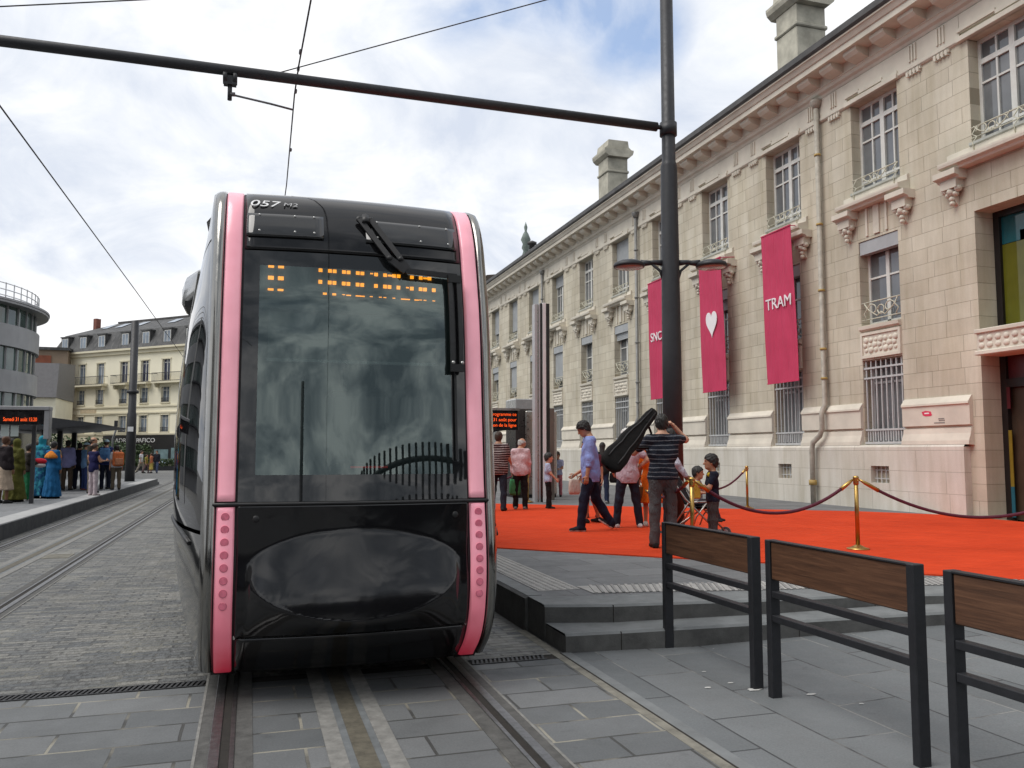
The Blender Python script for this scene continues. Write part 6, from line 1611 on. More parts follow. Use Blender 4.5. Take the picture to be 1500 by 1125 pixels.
person("dark haired toddler sitting in the stroller", ch[0], ch[1], PZ_ + 0.24, (0.72, -0.69), H=0.92, skin='tan', hair=('short', 'black'), top=cloth((0.30, 0.28, 0.30)), bottom=('trousers', cloth((0.05, 0.04, 0.05))), cell=0.018, headk=1.45, cat="child", group=G1,
    legs=[(vec(-0.1, 1, -0.05), vec(-0.02, 0.25, -1)), (vec(0.1, 1, -0.05), vec(0.02, 0.25, -1))], arms=[(vec(-0.1, 0.5, -1), vec(0.1, 1, 0)), (vec(0.1, 0.5, -1), vec(-0.1, 1, 0))])

# ------------------------------------------------------------------ the crowd on the left platform
LZ = 0.272
K = dict(cell=0.028, lod=1, group=G2)
denim = cloth((0.035, 0.055, 0.16)); turq = cloth((0.03, 0.20, 0.27), 'print', (0.012, 0.07, 0.16), 9.0); bluedress = cloth((0.012, 0.10, 0.24))
person("person in a dark jacket and beige skirt at the left edge of the photo", -5.62, 22.9, LZ, (0.6, 0.8), H=1.60, skin='brown', hair=('short', 'auburn'), top=cloth((0.02, 0.015, 0.018)), bottom=((0.35, 0.25), cloth((0.42, 0.33, 0.25))), sleeves='long', **K)
person("person in an olive green robe and headscarf near the photo's left edge", -5.52, 23.5, LZ, (0.5, 0.85), H=1.54, skin='brown', hair=('scarf', cloth((0.10, 0.10, 0.022))), top=cloth((0.085, 0.085, 0.018)), hem=(0.06, 0.30), sleeves='long', **K)
person("person in a deep red robe partly hidden behind the olive robe", -5.95, 25.4, LZ, (0.6, 0.8), H=1.50, skin='brown', hair=('short', 'black'), top=cloth((0.30, 0.012, 0.016)), hem=(0.06, 0.26), sleeves='long', **K)
gr = person("person in green trousers and a dark top holding a red and white bundle", -5.36, 24.0, LZ, (0.9, 0.4), H=1.42, skin='brown', hair=('short', 'black'), top=cloth((0.03, 0.025, 0.022)), bottom=('trousers', cloth((0.015, 0.14, 0.06))), shoes=(0.5, 0.5, 0.5), sleeves='long', arms=[(vec(-0.1, 0.4, -1), vec(0.2, 1, 0.1)), (vec(0.1, 0.4, -1), vec(-0.2, 1, 0.1))], **K)
person("tall person in a turquoise turban and a patterned blue robe", -5.32, 25.2, LZ, (0.4, 0.9), H=1.64, skin='dark', hair=('scarf', cloth((0.02, 0.22, 0.30))), top=turq, hem=(0.07, 0.30), sleeves='long', **K)
person("person in a long plain blue dress with an orange scarf at the neck", -4.98, 24.9, LZ, (0.55, 0.83), H=1.50, skin='brown', hair=('short', 'black'), top=bluedress, hem=(0.06, 0.27), sleeves='long', **K)
sc_ = MB(); sc_.lathe([(0.07, 1.29), (0.10, 1.26), (0.17, 1.20), (0.215, 1.12), (0.20, 1.08)], (-4.98, 24.9, 0.25), 14); o = sc_.build("orange_scarf", cloth((0.60, 0.20, 0.03))); tag(o, "orange scarf round the neck of the person in the long blue dress", "scarf")
person("man in a lilac shirt and brown trousers facing away from the camera", -5.62, 30.2, LZ, (0.2, 0.95), H=1.60, skin='brown', hair=('short', 'black'), top=cloth((0.27, 0.27, 0.50)), bottom=('trousers', cloth((0.085, 0.06, 0.042))), sleeves='long', fat=1.1, untuck=0.14, **K)
person("person all in dark navy standing behind the lilac shirt", -5.40, 30.9, LZ, (0.1, 0.95), H=1.52, skin='tan', hair=('short', 'black'), top=cloth((0.02, 0.022, 0.045)), bottom=('trousers', cloth((0.02, 0.022, 0.045))), sleeves='long', **K)
person("person in a sky blue shirt, blue jeans and a pale cap", -5.06, 30.0, LZ, (0.8, 0.5), H=1.52, skin='fair', hair=('cap', 'brown'), visor=cloth((0.35, 0.48, 0.56)), top=cloth((0.13, 0.24, 0.42)), bottom=('trousers', denim), shoes=(0.18, 0.06, 0.04), untuck=0.12, **K)
person("tall bald man in a dark olive shirt and khaki trousers", -4.52, 27.9, LZ, (0.9, -0.3), H=1.66, skin='tan', hair=('balding', 'brown'), top=cloth((0.035, 0.032, 0.025)), bottom=('trousers', cloth((0.20, 0.17, 0.14))), untuck=0.1, **K)
person("woman in a navy sleeveless top and pale pink trousers at the platform edge", -4.22, 26.3, LZ, (0.7, 0.7), H=1.46, skin='tan', hair=('tied', 'brown'), top=cloth((0.012, 0.012, 0.06)), bottom=('trousers', cloth((0.50, 0.42, 0.45))), sleeves='none', shoes=(0.5, 0.42, 0.42), untuck=0.14, arms=[(vec(-0.2, 0.3, -1), vec(0.1, 0.9, 0.1)), (vec(0.2, 0.3, -1), vec(-0.1, 0.9, 0.1))], **K)
person("person in white just behind the woman in navy", -4.62, 30.9, LZ, (0.3, 0.95), H=1.46, skin='fair', hair=('short', 'grey'), top=white, bottom=('trousers', white), sleeves='long', **K)
bp = person("person in a pale cap with a blue backpack", -4.55, 30.6, LZ, (0.1, 0.95), H=1.62, skin='fair', hair=('cap', 'brown'), visor=cloth((0.42, 0.55, 0.62)), top=cloth((0.03, 0.04, 0.14)), bottom=('trousers', cloth((0.015, 0.018, 0.035))), sleeves='long', **K)
op = person("person in a white T-shirt and khaki trousers with an orange backpack", -4.14, 30.0, LZ, (-0.35, 0.9), H=1.44, skin='fair', hair=('short', 'black'), top=cloth((0.55, 0.56, 0.60)), bottom=('trousers', khaki), **K)
person("person in a dark brown coat at the back of the crowd under the display", -6.3, 26.2, LZ, (0.6, 0.8), H=1.58, skin='brown', hair=('short', 'black'), top=cloth((0.035, 0.022, 0.016)), bottom=('trousers', cloth((0.02, 0.02, 0.025))), sleeves='long', **K)
person("person in a maroon top between the olive and the turquoise robes", -5.85, 27.0, LZ, (0.5, 0.8), H=1.52, skin='tan', hair=('long', 'brown'), top=cloth((0.16, 0.02, 0.03)), bottom=('trousers', cloth((0.03, 0.03, 0.05))), sleeves='long', **K)
person("person in a mustard top behind the long blue dress", -5.5, 27.6, LZ, (0.3, 0.9), H=1.50, skin='brown', hair=('short', 'black'), top=cloth((0.30, 0.19, 0.03)), bottom=('trousers', cloth((0.05, 0.04, 0.035))), **K)
person("person in a grey top behind the sky blue shirt", -5.45, 33.0, LZ, (0.7, 0.7), H=1.60, skin='tan', hair=('short', 'black'), top=cloth((0.16, 0.16, 0.17)), bottom=('trousers', cloth((0.02, 0.02, 0.03))), **K)
def backpack(info, col, col2, label):
    up = info['up']; c = up((0, -0.20, 1.24)); r_ = info['root']
    t = thing("backpack", label, "backpack", c, r_.rotation_euler.z, group="backpacks on the platform")
    b = MB(); b.bbox(-0.17, -0.10, -0.24, 0.17, 0.06, 0.22, 0.045); b.build("pack", cloth(col), t, world=False)
    b = MB(); b.bbox(-0.12, -0.15, -0.2, 0.12, -0.10, 0.02, 0.02); b.build("pocket", cloth(col2), t, world=False)
    b = MB()
    for s_ in (-1, 1): b.tube([(s_ * 0.11, 0.05, 0.2), (s_ * 0.12, 0.16, 0.26), (s_ * 0.13, 0.30, 0.12), (s_ * 0.14, 0.2, -0.15)], 0.022, 6)
    b.build("strap", cloth(col2), t, world=False)
backpack(bp, (0.10, 0.22, 0.42), (0.06, 0.14, 0.30), "pale blue backpack worn by the person in the pale cap")
backpack(op, (0.62, 0.17, 0.06), (0.50, 0.22, 0.12), "orange backpack worn over a white T-shirt")
p = gr['wr'][1]
b = MB(); b.ball((p.x - 0.06, p.y, p.z + 0.03), 0.12, 0, sc=(1.5, 0.9, 0.7)); b.ball((p.x - 0.04, p.y - 0.02, p.z - 0.07), 0.10, 1, sc=(1.4, 0.9, 0.6)); o = b.build("bundle", [cloth((0.50, 0.02, 0.035)), cloth((0.5, 0.46, 0.46))]); tag(o, "red and white cloth bundle held by the person in green trousers", "bundle")
# people far off on the square
K2 = dict(cell=0.04, lod=1, group="walkers far off on the square")
walkL = [(vec(-0.03, 0.35, -1), vec(0, 0.05, -1)), (vec(0.03, -0.3, -1), vec(0, -0.55, -1))]
person("far walker in a white top and beige trousers right of the slim mast", -7.36, 64.8, 0, IMR, H=1.6, skin='fair', hair=('short', 'brown'), top=white, bottom=('trousers', cloth((0.40, 0.36, 0.30))), legs=walkL, **K2)
person("far walker in a yellow green top", -7.0, 64.7, 0, IMR, H=1.35, skin='fair', hair=('short', 'brown'), top=cloth((0.30, 0.28, 0.06)), bottom=('trousers', cloth((0.22, 0.14, 0.15))), legs=walkL, **K2)
person("far walker in a yellow and red outfit", -6.66, 64.6, 0, IML, H=1.4, skin='tan', hair=('short', 'brown'), top=cloth((0.60, 0.20, 0.10)), bottom=((0.3, 0.2), cloth((0.58, 0.45, 0.12))), **K2)
person("far walker in a dark jacket and blue jeans nearest to the tram", -6.30, 64.5, 0, TOCAM, H=1.62, skin='fair', hair=('short', 'black'), top=cloth((0.02, 0.02, 0.03)), bottom=('trousers', cloth((0.07, 0.09, 0.17))), sleeves='long', legs=walkL, **K2)
# ------------------------------------------------------------------ left platform furniture
sb = thing("departure_display", "black departure display with one orange line above the left crowd", "display", (-5.2, 22.0, 0.27))
b = MB(); b.bbox(-7.2, 21.95, 2.13, -4.62, 22.2, 2.47, 0.015); b.build("housing", m_screen, sb)
b = MB(); b.bbox(-7.25, 21.9, 2.472, -4.50, 22.25, 2.56, 0.01); b.bbox(-4.615, 21.93, 1.8, -4.50, 22.22, 2.47, 0.01); b.build("surround", mat("grey_shell", (0.27, 0.27, 0.28), 0.45, 0.3, var=0.1), sb)
M4 = frame4((-5.46 - sb.location.x, 21.945 - sb.location.y, 2.25 - sb.location.z), (1, 0, 0), (0, 0, 1))
text_mesh("Samedi 31 août 15:20", 0.125, "led_line", m_led, sb, M4, 0.002, sx=0.64)
b = MB(); b.box(-5.0, 22.6, 0.27, -4.92, 22.7, 2.13); b.box(-6.9, 22.0, 0.27, -6.8, 22.12, 2.13); b.build("post", m_mast, sb)
b = MB(); b.box(-5.52, 22.05, 1.86, -5.36, 22.08, 2.12); b.box(-5.32, 22.05, 1.86, -5.16, 22.08, 2.12); b.build("glass_panel", mat("pale_glass", (0.45, 0.50, 0.48), 0.2, var=0.1), sb)
cn = thing("platform_canopy", "flat black canopy roof over the waiting crowd on the left platform", "canopy", (-5.2, 28, 0.27))
b = MB()
c0 = [(-7.4, 25.5), (-4.05, 26.2), (-3.95, 33.0), (-7.4, 33.0)]
b.prism([(-7.6, 2.16), (-6.1, 2.18), (-4.52, 2.34), (-4.45, 2.37), (-5.9, 2.56), (-7.6, 2.52)], 'y', 28.6, 34.5); b.build("roof", m_mast, cn)
for y in (29.0, 31.2, 33.6):
    b = MB(); b.box(-6.15, y, 0.27, -6.0, y + 0.15, 2.2); b.build("post", m_mast, cn)
b = MB(); b.box(-7.0, 28.9, 0.5, -6.96, 34.2, 2.1); b.build("glass_wall", mat("dim_glass", (0.06, 0.07, 0.065), 0.1, var=0.3), cn)
hk = thing("sign_post", "thin grey post with a bent top at the end of the canopy", "post", (-4.3, 34.5, 0.27))
b = MB(); b.tube([(-4.95, 34.7, 0.27), (-4.95, 34.7, 2.0), (-4.86, 34.7, 2.3), (-4.86, 34.7, 2.62)], 0.035, 8); b.build("tube", m_greyshut, hk); b = MB(); b.box(-4.92, 34.66, 2.45, -4.80, 34.74, 2.68); b.build("cap", m_mast, hk)

# ------------------------------------------------------------------ cream corner block with slate mansard
m_cream = mat("cream_render", (0.86, 0.81, 0.64), 0.9, var=0.06, scale=0.4)
m_creamd = mat("cream_trim", (0.68, 0.63, 0.48), 0.9, var=0.08, scale=0.6)
m_slate2 = paving("mansard_slate", 0.3, 0.22, (0.055, 0.056, 0.058), (0.10, 0.10, 0.10), (0.035, 0.035, 0.035), grain=12, dirt=0.3)
m_pane2 = glassy("town_glass", (0.20, 0.24, 0.29)); m_pane3 = glassy("dark_town_glass", (0.025, 0.03, 0.06))
m_iron2 = mat("balcony_iron", (0.05, 0.048, 0.05), 0.6)
P0 = Vector((-6.732, 90.0, 0.0)); D_ = Vector((-0.725, 0.688, 0)); N_ = Vector((-0.688, -0.725, 0))
cb_ = thing("cream_block", "cream four storey corner block with slate mansard roof and iron balconies", "building", P0)
def F(s_, z, o_=0.0): p = P0 + D_ * s_ + N_ * o_; return (p.x, p.y, z)
def fbox(b, s0, s1, z0, z1, o0, o1, m=0):
    v = [F(s0, z0, o0), F(s1, z0, o0), F(s1, z0, o1), F(s0, z0, o1), F(s0, z1, o0), F(s1, z1, o0), F(s1, z1, o1), F(s0, z1, o1)]
    b.add(v, [(3, 2, 1, 0), (4, 5, 6, 7), (0, 1, 5, 4), (1, 2, 6, 5), (2, 3, 7, 6), (3, 0, 4, 7)], m)
S0, S1 = -14.0, 19.7
cols = [18.0, 15.0, 12.05, 8.4, 5.3, 2.2, -1.0, -4.2, -7.4, -10.6]
b = MB(); ss = sorted({S0, S1, *[c - 0.55 for c in cols], *[c + 0.55 for c in cols]}); zz_ = [0, 3.55, 5.25, 6.55, 8.1, 8.75, 10.95, 12.05]
for i in range(len(ss) - 1):
    for j in range(len(zz_) - 1):
        c = (ss[i] + ss[i + 1]) / 2; win = any(abs(c - q) < 0.5 for q in cols) and j in (1, 3, 5)
        if win:
            for a, e in ((F(ss[i], zz_[j]), F(ss[i], zz_[j], -0.25)),):
                b.quad(F(ss[i], zz_[j]), F(ss[i], zz_[j + 1]), F(ss[i], zz_[j + 1], -0.25), F(ss[i], zz_[j], -0.25)); b.quad(F(ss[i + 1], zz_[j]), F(ss[i + 1], zz_[j + 1]), F(ss[i + 1], zz_[j + 1], -0.25), F(ss[i + 1], zz_[j], -0.25))
                b.quad(F(ss[i], zz_[j + 1]), F(ss[i + 1], zz_[j + 1]), F(ss[i + 1], zz_[j + 1], -0.25), F(ss[i], zz_[j + 1], -0.25))
        else: b.quad(F(ss[i], zz_[j]), F(ss[i + 1], zz_[j]), F(ss[i + 1], zz_[j + 1]), F(ss[i], zz_[j + 1]))
b.quad(F(S1, 0), F(S1, 0, -14), F(S1, 12.05, -14), F(S1, 12.05)); b.quad(F(S0, 0), F(S0, 0, -14), F(S0, 12.05, -14), F(S0, 12.05)); b.quad(F(S0, 0, -14), F(S1, 0, -14), F(S1, 12.05, -14), F(S0, 12.05, -14))
b.build("wall", m_cream, cb_, fix=False)
b = MB(); fbox(b, S0, S1 + 0.3, 11.75, 12.1, -0.2, 0.25); fbox(b, S0, S1 + 0.4, 12.1, 12.3, -0.2, 0.5); fbox(b, S0, S1, 6.1, 6.25, -0.05, 0.10); fbox(b, S0, S1, 5.45, 5.6, -0.05, 0.12); fbox(b, S0, S1, 3.25, 3.42, -0.05, 0.1)
fbox(b, 17.0, 16.85, 0, 11.75, -0.05, 0.10); b.build("string_course", m_creamd, cb_)
b = MB()
for o_, z, o2, z2 in ((0.25, 12.3, -0.7, 14.4), (-0.7, 14.4, -4.5, 16.1)):
    b.quad(F(S0, z, o_), F(S1 + o_ - 0.0, z, o_), F(S1 + o2, z2, o2), F(S0, z2, o2))
    b.quad(F(S1 + o_, z, o_), F(S1 + o_, z, -14), F(S1 + o2, z2, -14), F(S1 + o2, z2, o2))
b.add([F(S0, 12.3, 0.25), F(S0, 14.4, -0.7), F(S0, 16.1, -4.5), F(S0, 16.1, -14), F(S0, 12.3, -14)], [(0, 1, 2, 3, 4)])
b.quad(F(S0, 16.1, -4.5), F(S1 - 4.5, 16.1, -4.5), F(S1 - 4.5, 16.1, -14), F(S0, 16.1, -14)); roof2 = b.build("mansard_roof", m_slate2, cb_, fix=False)
b = MB(); fbox(b, S0, S1 - 4.5, 16.1, 16.28, -5.0, -4.4); b.build("ridge_rail", m_zinc, roof2)
for s_ in (14.8, 12.5, 9.5, 4.4, 0.8):
    b = MB()
    v = [F(s_ - 0.5, 15.15, -2.33), F(s_ + 0.6, 15.15, -2.33), F(s_ + 0.6, 15.75, -3.65), F(s_ - 0.5, 15.75, -3.65)]; b.quad(*[tuple(Vector(p) + Vector((0, 0, 0.06))) for p in v]); b.build("skylight", m_pane2, roof2, fix=False)
b = MB(); fbox(b, 17.0, 17.5, 14.2, 16.6, -3.6, -3.0); fbox(b, -2.0, -1.2, 15.5, 17.4, -4.6, -4.0); b.build("chimney", mat("red_brick", (0.20, 0.075, 0.055), 0.9, var=0.3), roof2)
for k, c in enumerate(cols):
    b = MB(); fbox(b, c - 0.62, c + 0.62, 12.35, 14.05, -0.75, 0.02); fbox(b, c - 0.72, c + 0.72, 14.05, 14.18, -0.75, 0.10); d = b.build("dormer", m_slate2, roof2)
    b = MB(); fbox(b, c - 0.50, c + 0.50, 12.45, 13.95, 0.0, 0.035, 0); fbox(b, c - 0.42, c - 0.04, 12.5, 13.88, 0.03, 0.045, 1); fbox(b, c + 0.04, c + 0.42, 12.5, 13.88, 0.03, 0.045, 1); b.build("dormer_window", [m_white, m_pane2], cb_)
    for (z0, z1, dk) in ((3.55, 5.25, False), (6.55, 8.1, False), (8.75, 10.95, 3 <= k <= 5)):
        b = MB(); 
        for s_ in (c - 0.55, c - 0.04, c + 0.47): fbox(b, s_, s_ + 0.08, z0, z1, -0.2, -0.14)
        fbox(b, c - 0.47, c + 0.47, z0, z0 + 0.08, -0.2, -0.15); fbox(b, c - 0.47, c + 0.47, z1 - 0.35, z1 - 0.29, -0.2, -0.15); w_ = b.build("window", m_white, cb_)
        b = MB(); b.quad(F(c - 0.55, z0, -0.18), F(c + 0.55, z0, -0.18), F(c + 0.55, z1, -0.18), F(c - 0.55, z1, -0.18)); b.build("pane", m_pane3 if dk else m_pane2, w_, fix=False)
        b = MB(); fbox(b, c - 0.72, c + 0.72, z1, z1 + 0.12, -0.05, 0.08); fbox(b, c - 0.68, c + 0.68, z0 - 0.12, z0, -0.05, 0.10)
        for s_ in (-0.66, 0.55): fbox(b, c + s_, c + s_ + 0.11, z0, z1, -0.03, 0.04)
        b.build("window_surround", m_creamd, w_)
        if z0 < 8:
            b = MB()
            for s_ in zs(-0.5, 0.5, 9): b.bar(F(c + s_, z0, 0.06), F(c + s_, z0 + 0.42, 0.06), 0.025, 0.025, up=(1, 0, 0))
            for z in (z0 + 0.05, z0 + 0.42): b.bar(F(c - 0.55, z, 0.06), F(c + 0.55, z, 0.06), 0.05, 0.05)
            b.build("window_guard", m_iron2, w_)
def balcony(s0, s1):
    b = MB(); fbox(b, s0, s1, 8.45, 8.62, 0.0, 0.75); 
    for s_ in (s0 + 0.2, s1 - 0.35): fbox(b, s_, s_ + 0.18, 8.05, 8.45, 0.0, 0.5)
    o = b.build("balcony", m_creamd, cb_)
    b = MB(); k = int((s1 - s0) / 0.13)
    for i in range(k + 1): s_ = s0 + 0.04 + (s1 - s0 - 0.08) * i / k; b.bar(F(s_, 8.62, 0.70), F(s_, 9.5, 0.70), 0.022, 0.022, up=(1, 0, 0))
    for z in (8.68, 9.5): b.bar(F(s0, z, 0.70), F(s1, z, 0.70), 0.05, 0.05)
    for s_ in (s0, s1):
        for z in (8.68, 9.5): b.bar(F(s_, z, 0.0), F(s_, z, 0.70), 0.05, 0.05)
    b.build("balustrade", m_iron2, o)
balcony(16.9, 19.2); balcony(10.9, 16.2); balcony(7.3, 9.6); balcony(4.2, 6.5); balcony(-2.2, 3.5); balcony(-8.6, -3.2)
m_shopg = glassy("pale_shop_glass", (0.16, 0.24, 0.26))  # blue-grey tint paler than the shopfront around it, no emission
b = MB(); fbox(b, -13.0, 10.9, 0.3, 3.2, 0.02, 0.30); sf = b.build("shopfront", mat("black_shopfront", (0.013, 0.013, 0.016), 0.4), cb_)
Rm = Matrix.Identity(4)
def sign_text(tx, s_, z, size):
    p = Vector(F(s_, z, 0.32)) - cb_.location; text_mesh(tx, size, "sign_lettering", m_whitep, sf, frame4(p, -D_, (0, 0, 1)), 0.01, sx=1.35)
sign_text("ADR", 9.0, 2.66, 0.62); sign_text("TR", 6.35, 2.66, 0.62); sign_text("AFICO", 5.55, 2.66, 0.62)
for (a, c, z0, z1) in ((1.2, 3.2, 0.5, 1.75), (-1.2, 0.8, 0.5, 1.9), (5.2, 7.2, 0.5, 1.8), (8.2, 10.2, 0.5, 1.8)): b = MB(); fbox(b, a, c, z0, z1, 0.30, 0.33); b.build("shop_window", m_shopg, sf)
b = MB(); fbox(b, 1.0, 3.3, 0.35, 0.55, 0.31, 0.5); fbox(b, -0.9, 0.3, 0.9, 1.8, 0.335, 0.37); b.build("poster", mat("pale_poster", (0.42, 0.52, 0.62), 0.6, var=0.2, scale=2), sf)
b = MB(); fbox(b, 12.5, 15.0, 5.65, 6.0, 0.0, 0.05); b.build("faded_sign", mat("faded_sign_paint", (0.58, 0.48, 0.33), 0.9), cb_)

# lower buildings between the cream block and the curved one
lk = thing("link_house", "small cream house with a grey roof between the curved and the cream blocks", "building", (-20, 88, 0))
b = MB(); b.box(-26.5, 88, 0, -17.6, 96, 6.6); b.build("wall", m_cream, lk); b = MB(); b.prism([(87.6, 6.6), (88.4, 9.9), (96, 10.5), (96, 6.6)], 'x', -26.6, -17.5); b.build("roof", mat("grey_standing_seam", (0.17, 0.165, 0.17), 0.6, var=0.1), lk)
b = MB(); b.box(-19.4, 87.95, 3.0, -18.5, 88.02, 5.4); b.build("window", m_pane3, lk)
bk = thing("brick_house", "brown house with a brick red recess behind the grey roofed link house", "building", (-22, 100, 0))
b = MB(); b.box(-29, 100, 0, -19.0, 112, 12.4); b.build("wall", mat("brown_render", (0.27, 0.205, 0.15), 0.9, var=0.15, scale=0.5), bk); b = MB(); b.box(-24.6, 99.9, 9.6, -20.6, 100.02, 11.8); b.build("brick_recess", mat("brick_red", (0.25, 0.085, 0.05), 0.9, var=0.25, scale=1), bk)
b = MB(); b.box(-29.3, 99.7, 12.4, -18.8, 112.3, 12.7); b.build("roof", m_slate2, bk)

# curved modern block on the far left
m_panel = mat("grey_cladding", (0.26, 0.265, 0.275), 0.5, 0.2, var=0.12, scale=0.5)
m_gls = glassy("green_glass", (0.05, 0.085, 0.075), gl=0.8)
mc = thing("curved_block", "grey curved glass block with a railed roof terrace on the far left", "building", (-21.5, 54.0, 0))
cx0, cy0, rad = -21.1, 54.5, 9.0
def ring(b, r0, r1, z0, z1, m=0, n=96, a0=0, a1=2 * math.pi):
    A = zs(a0, a1, n + 1)
    for i in range(n):
        c, s_, c2, s2 = math.cos(A[i]), math.sin(A[i]), math.cos(A[i + 1]), math.sin(A[i + 1])
        def q(r_, cc, sn, z): return (cx0 + r_ * cc, cy0 + r_ * sn, z)
        b.quad(q(r1, c, s_, z0), q(r1, c2, s2, z0), q(r1, c2, s2, z1), q(r1, c, s_, z1), m); b.quad(q(r0, c, s_, z1), q(r0, c2, s2, z1), q(r1, c2, s2, z1), q(r1, c, s_, z1), m); b.quad(q(r0, c, s_, z0), q(r0, c2, s2, z0), q(r1, c2, s2, z0), q(r1, c, s_, z0), m)
b = MB(); ring(b, 0.1, rad - 0.25, 0, 9.5); b.build("glazing", m_gls, mc, fix=False)
for k, z in enumerate((0.0, 2.5, 5.0, 7.5)):
    b = MB(); ring(b, rad - 0.4, rad, z - 0.25, z + 0.95, 0); b.build("cladding_band", m_panel, mc, fix=False)
    b = MB(); ring(b, rad - 0.4, rad + 0.7, z + 0.98, z + 1.08, 0, 40, R(190), R(300)); b.build("sun_shelf", m_mast, mc, fix=False)
b = MB()
for i in range(54):
    a = 2 * math.pi * i / 54
    b.bar((cx0 + (rad - 0.22) * math.cos(a), cy0 + (rad - 0.22) * math.sin(a), 0.9), (cx0 + (rad - 0.22) * math.cos(a), cy0 + (rad - 0.22) * math.sin(a), 9.5), 0.09, 0.09, up=(1, 0, 0))
b.build("mullions", m_panel, mc)
b = MB(); ring(b, 0.1, rad + 0.45, 9.5, 9.65); ring(b, rad + 0.2, rad + 0.5, 9.63, 9.74); b.build("roof_slab", m_panel, mc, fix=False)
b = MB()
for i in range(80):
    a = 2 * math.pi * i / 80; x, y = cx0 + (rad - 0.1) * math.cos(a), cy0 + (rad - 0.1) * math.sin(a); b.bar((x, y, 9.65), (x, y, 10.7), 0.05, 0.05, up=(1, 0, 0))
for z in (10.65, 10.3, 9.98): b.tube([(cx0 + (rad - 0.1) * math.cos(a), cy0 + (rad - 0.1) * math.sin(a), z) for a in zs(0, 2 * math.pi, 81)], 0.03, 5)
b.build("roof_railing", mat("white_railing", (0.55, 0.56, 0.57), 0.5), mc)
b = MB(); b.box(-16.6, 46.2, 0, -16.0, 47.2, 9.9); b.build("pale_pier", mat("pale_pier", (0.40, 0.40, 0.39), 0.8), mc)

# ------------------------------------------------------------------ planting in front of the shop
m_leaf, n, l, bs = nodes("shrub_leaf")
oi = n.new("ShaderNodeObjectInfo"); t = n.new("ShaderNodeTexCoord").outputs["Object"]
c = ramp(n, l, noise(n, l, t, 2.2, 4), [(0.3, (0.018, 0.035, 0.010)), (0.55, (0.04, 0.075, 0.02)), (0.75, (0.085, 0.12, 0.035))]); l.new(c, bs.inputs["Base Color"]); bs.inputs["Roughness"].default_value = 0.6
m_bark = mat("bark", (0.06, 0.045, 0.03), 0.9)
rng = random.Random(3)
def shrub(x, y, z, w_, h_, label, trunk=0.5, n=420, leaf=0.13):
    t = thing("shrub", label, "shrub", (x, y, z), group="dark shrubs on the far side of the square")
    b = MB()
    for k in range(5):
        a = k * 1.26; b.tube([(x, y, z - 0.02), (x + 0.1 * w_ * math.cos(a), y + 0.1 * w_ * math.sin(a), z + trunk), (x + 0.3 * w_ * math.cos(a), y + 0.3 * w_ * math.sin(a), z + h_ * 0.75)], [0.06, 0.045, 0.015], 6)
    b.build("trunk", m_bark, t)
    b = MB(); cl = [(rng.uniform(-0.35, 0.35) * w_, rng.uniform(-0.3, 0.3) * w_, trunk + rng.uniform(0.15, 0.85) * (h_ - trunk), rng.uniform(0.16, 0.3) * w_) for _ in range(11)]
    for _ in range(n):
        c = rng.choice(cl); u = Vector((rng.gauss(0, 1), rng.gauss(0, 1), rng.gauss(0, 1))).normalized() * c[3] * rng.uniform(0.55, 1.08)
        p = Vector((x + c[0], y + c[1], z + c[2])) + Vector((u.x, u.y, u.z * 0.8))
        a = Vector((rng.gauss(0, 1), rng.gauss(0, 1), rng.gauss(0, 0.6))).normalized(); d = a.cross(Vector((rng.gauss(0, 1), rng.gauss(0, 1), rng.gauss(0, 1)))).normalized(); s_ = leaf * rng.uniform(0.6, 1.3)
        b.quad(p - a * s_, p + d * s_ * 0.5, p + a * s_, p - d * s_ * 0.5)
    b.build("crown", m_leaf, t, fix=False)
for i, (x, y, w_, h_, lab) in enumerate(((-13.6, 76, 3.4, 2.5, "dark green shrub under the shop sign, just left of the slim mast"), (-11.3, 76, 3.2, 2.6, "dark green shrub under the shop sign, just right of the slim mast"), (-9.4, 77, 2.6, 2.2, "low dark shrub beside the shop's lit window"), (-16.4, 77, 3.6, 3.0, "bushy shrub seen between the canopy and the slim mast"), (-19.6, 78, 3.6, 3.3, "bushy shrub glimpsed under the black canopy"), (-22.6, 76, 3.6, 3.4, "olive shrub behind the crowd under the left display"))):
    shrub(x, y, 0, w_, h_, lab, 0.5, 900, 0.16)
hdg = thing("planter_hedge", "long low dark hedge in a planter in front of the shop windows", "hedge", (-9.5, 74, 0))
b = MB(); b.box(-16, 73.6, 0, -5.4, 74.3, 0.35); b.build("planter", m_mast, hdg)
b = MB()
for _ in range(2600):
    p = Vector((rng.uniform(-16, -5.4), 73.95 + rng.uniform(-0.45, 0.45), 0.3 + rng.uniform(0, 0.62))); a = Vector((rng.gauss(0, 1), rng.gauss(0, 1), rng.gauss(0, 1))).normalized(); d = a.cross(Vector((rng.gauss(0, 1), rng.gauss(0, 1), rng.gauss(0, 1)))).normalized(); s_ = 0.12 * rng.uniform(0.6, 1.3)
    b.quad(p - a * s_, p + d * s_ * 0.5, p + a * s_, p - d * s_ * 0.5)
b.build("foliage", m_leaf, hdg, fix=False)

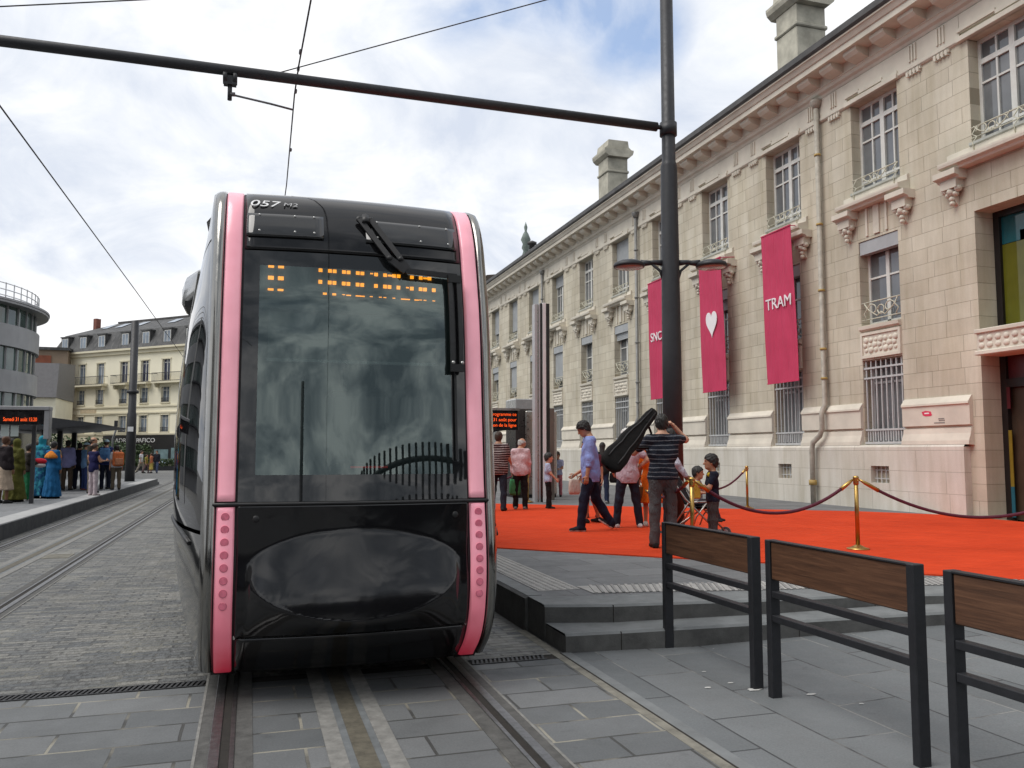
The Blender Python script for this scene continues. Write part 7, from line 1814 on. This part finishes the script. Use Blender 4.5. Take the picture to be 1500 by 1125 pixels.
# ------------------------------------------------------------------ what stands behind the camera (mirrored in the tram's black front)
m_bk = mat("dark_facade", (0.028, 0.028, 0.03), 0.7, var=0.3, scale=0.4)
ob = thing("office_block", "long dark office block across the street, mirrored in the tram", "building", (0, -34, 0))
b = MB(); b.box(-60, -46, 0, 60, -34, 8.0); b.build("wall", m_bk, ob)
for k in range(16):
    b = MB(); x = -56 + k * 7.4; b.box(x, -33.98, 3.2, x + 4.2, -33.9, 5.6); b.build("window", m_pane3, ob)
rp = thing("slatted_pavilion", "round dark pavilion with tall upright slats behind the viewer, mirrored in the tram", "building", (5.6, -7.5, 0))
b = MB(); b.lathe([(0.0, 0.0), (2.9, 0.0), (2.9, 3.3), (0.0, 3.4)], (5.6, -7.5, 0), 40); b.build("drum", m_bk, rp)
for k in range(66):
    a = 2 * math.pi * k / 66; x, y = 5.6 + 3.3 * math.cos(a), -7.5 + 3.3 * math.sin(a)
    if y > -7.6:
        b = MB(); b.bar((x, y, 0), (x, y, 3.9), 0.09, 0.09, up=(1, 0, 0)); b.build("slat", m_mast, rp)
b = MB(); b.tube([(5.6 + 3.3 * math.cos(a), -7.5 + 3.3 * math.sin(a), 3.6) for a in zs(0, 2 * math.pi, 41)], 0.05, 6); b.build("ring_rail", m_mast, rp)
bp_ = thing("street_pole", "plain dark street pole behind the viewer, mirrored in the windscreen", "pole", (-0.7, -9, 0))
b = MB(); b.lathe([(0.12, 0.0), (0.09, 6.0), (0.0, 6.02)], (-0.9, -9, 0), 12); b.build("tube", m_mast, bp_); b = MB(); b.lathe([(0.12, 0.0), (0.18, 0.0), (0.18, 0.05), (0.12, 0.06)], (-0.9, -9, 0), 12); b.build("base", m_mast, bp_)

# pale apartment block across the side street on the left (mirrored in the tram's dark flank)
ab = thing("apartment_block", "pale apartment block with dark shopfronts across the side street, mirrored in the tram's flank", "building", (-27, -2, 0))
m_pale_w = mat("pale_render", (0.62, 0.60, 0.56), 0.9, var=0.08, scale=0.5)
b = MB(); b.box(-40, -24, 3.6, -26, 6.0, 13.5); b.build("wall", m_pale_w, ab)
b = MB(); b.box(-39.8, -23.8, 0, -26.2, 5.8, 3.6); b.build("shopfront", m_bk, ab)
for k in range(7):
    for z in (4.6, 7.6, 10.6):
        b = MB(); y = -22.5 + k * 4.1; b.box(-26.03, y, z, -25.95, y + 2.1, z + 1.9); b.build("window", m_pane3, ab)
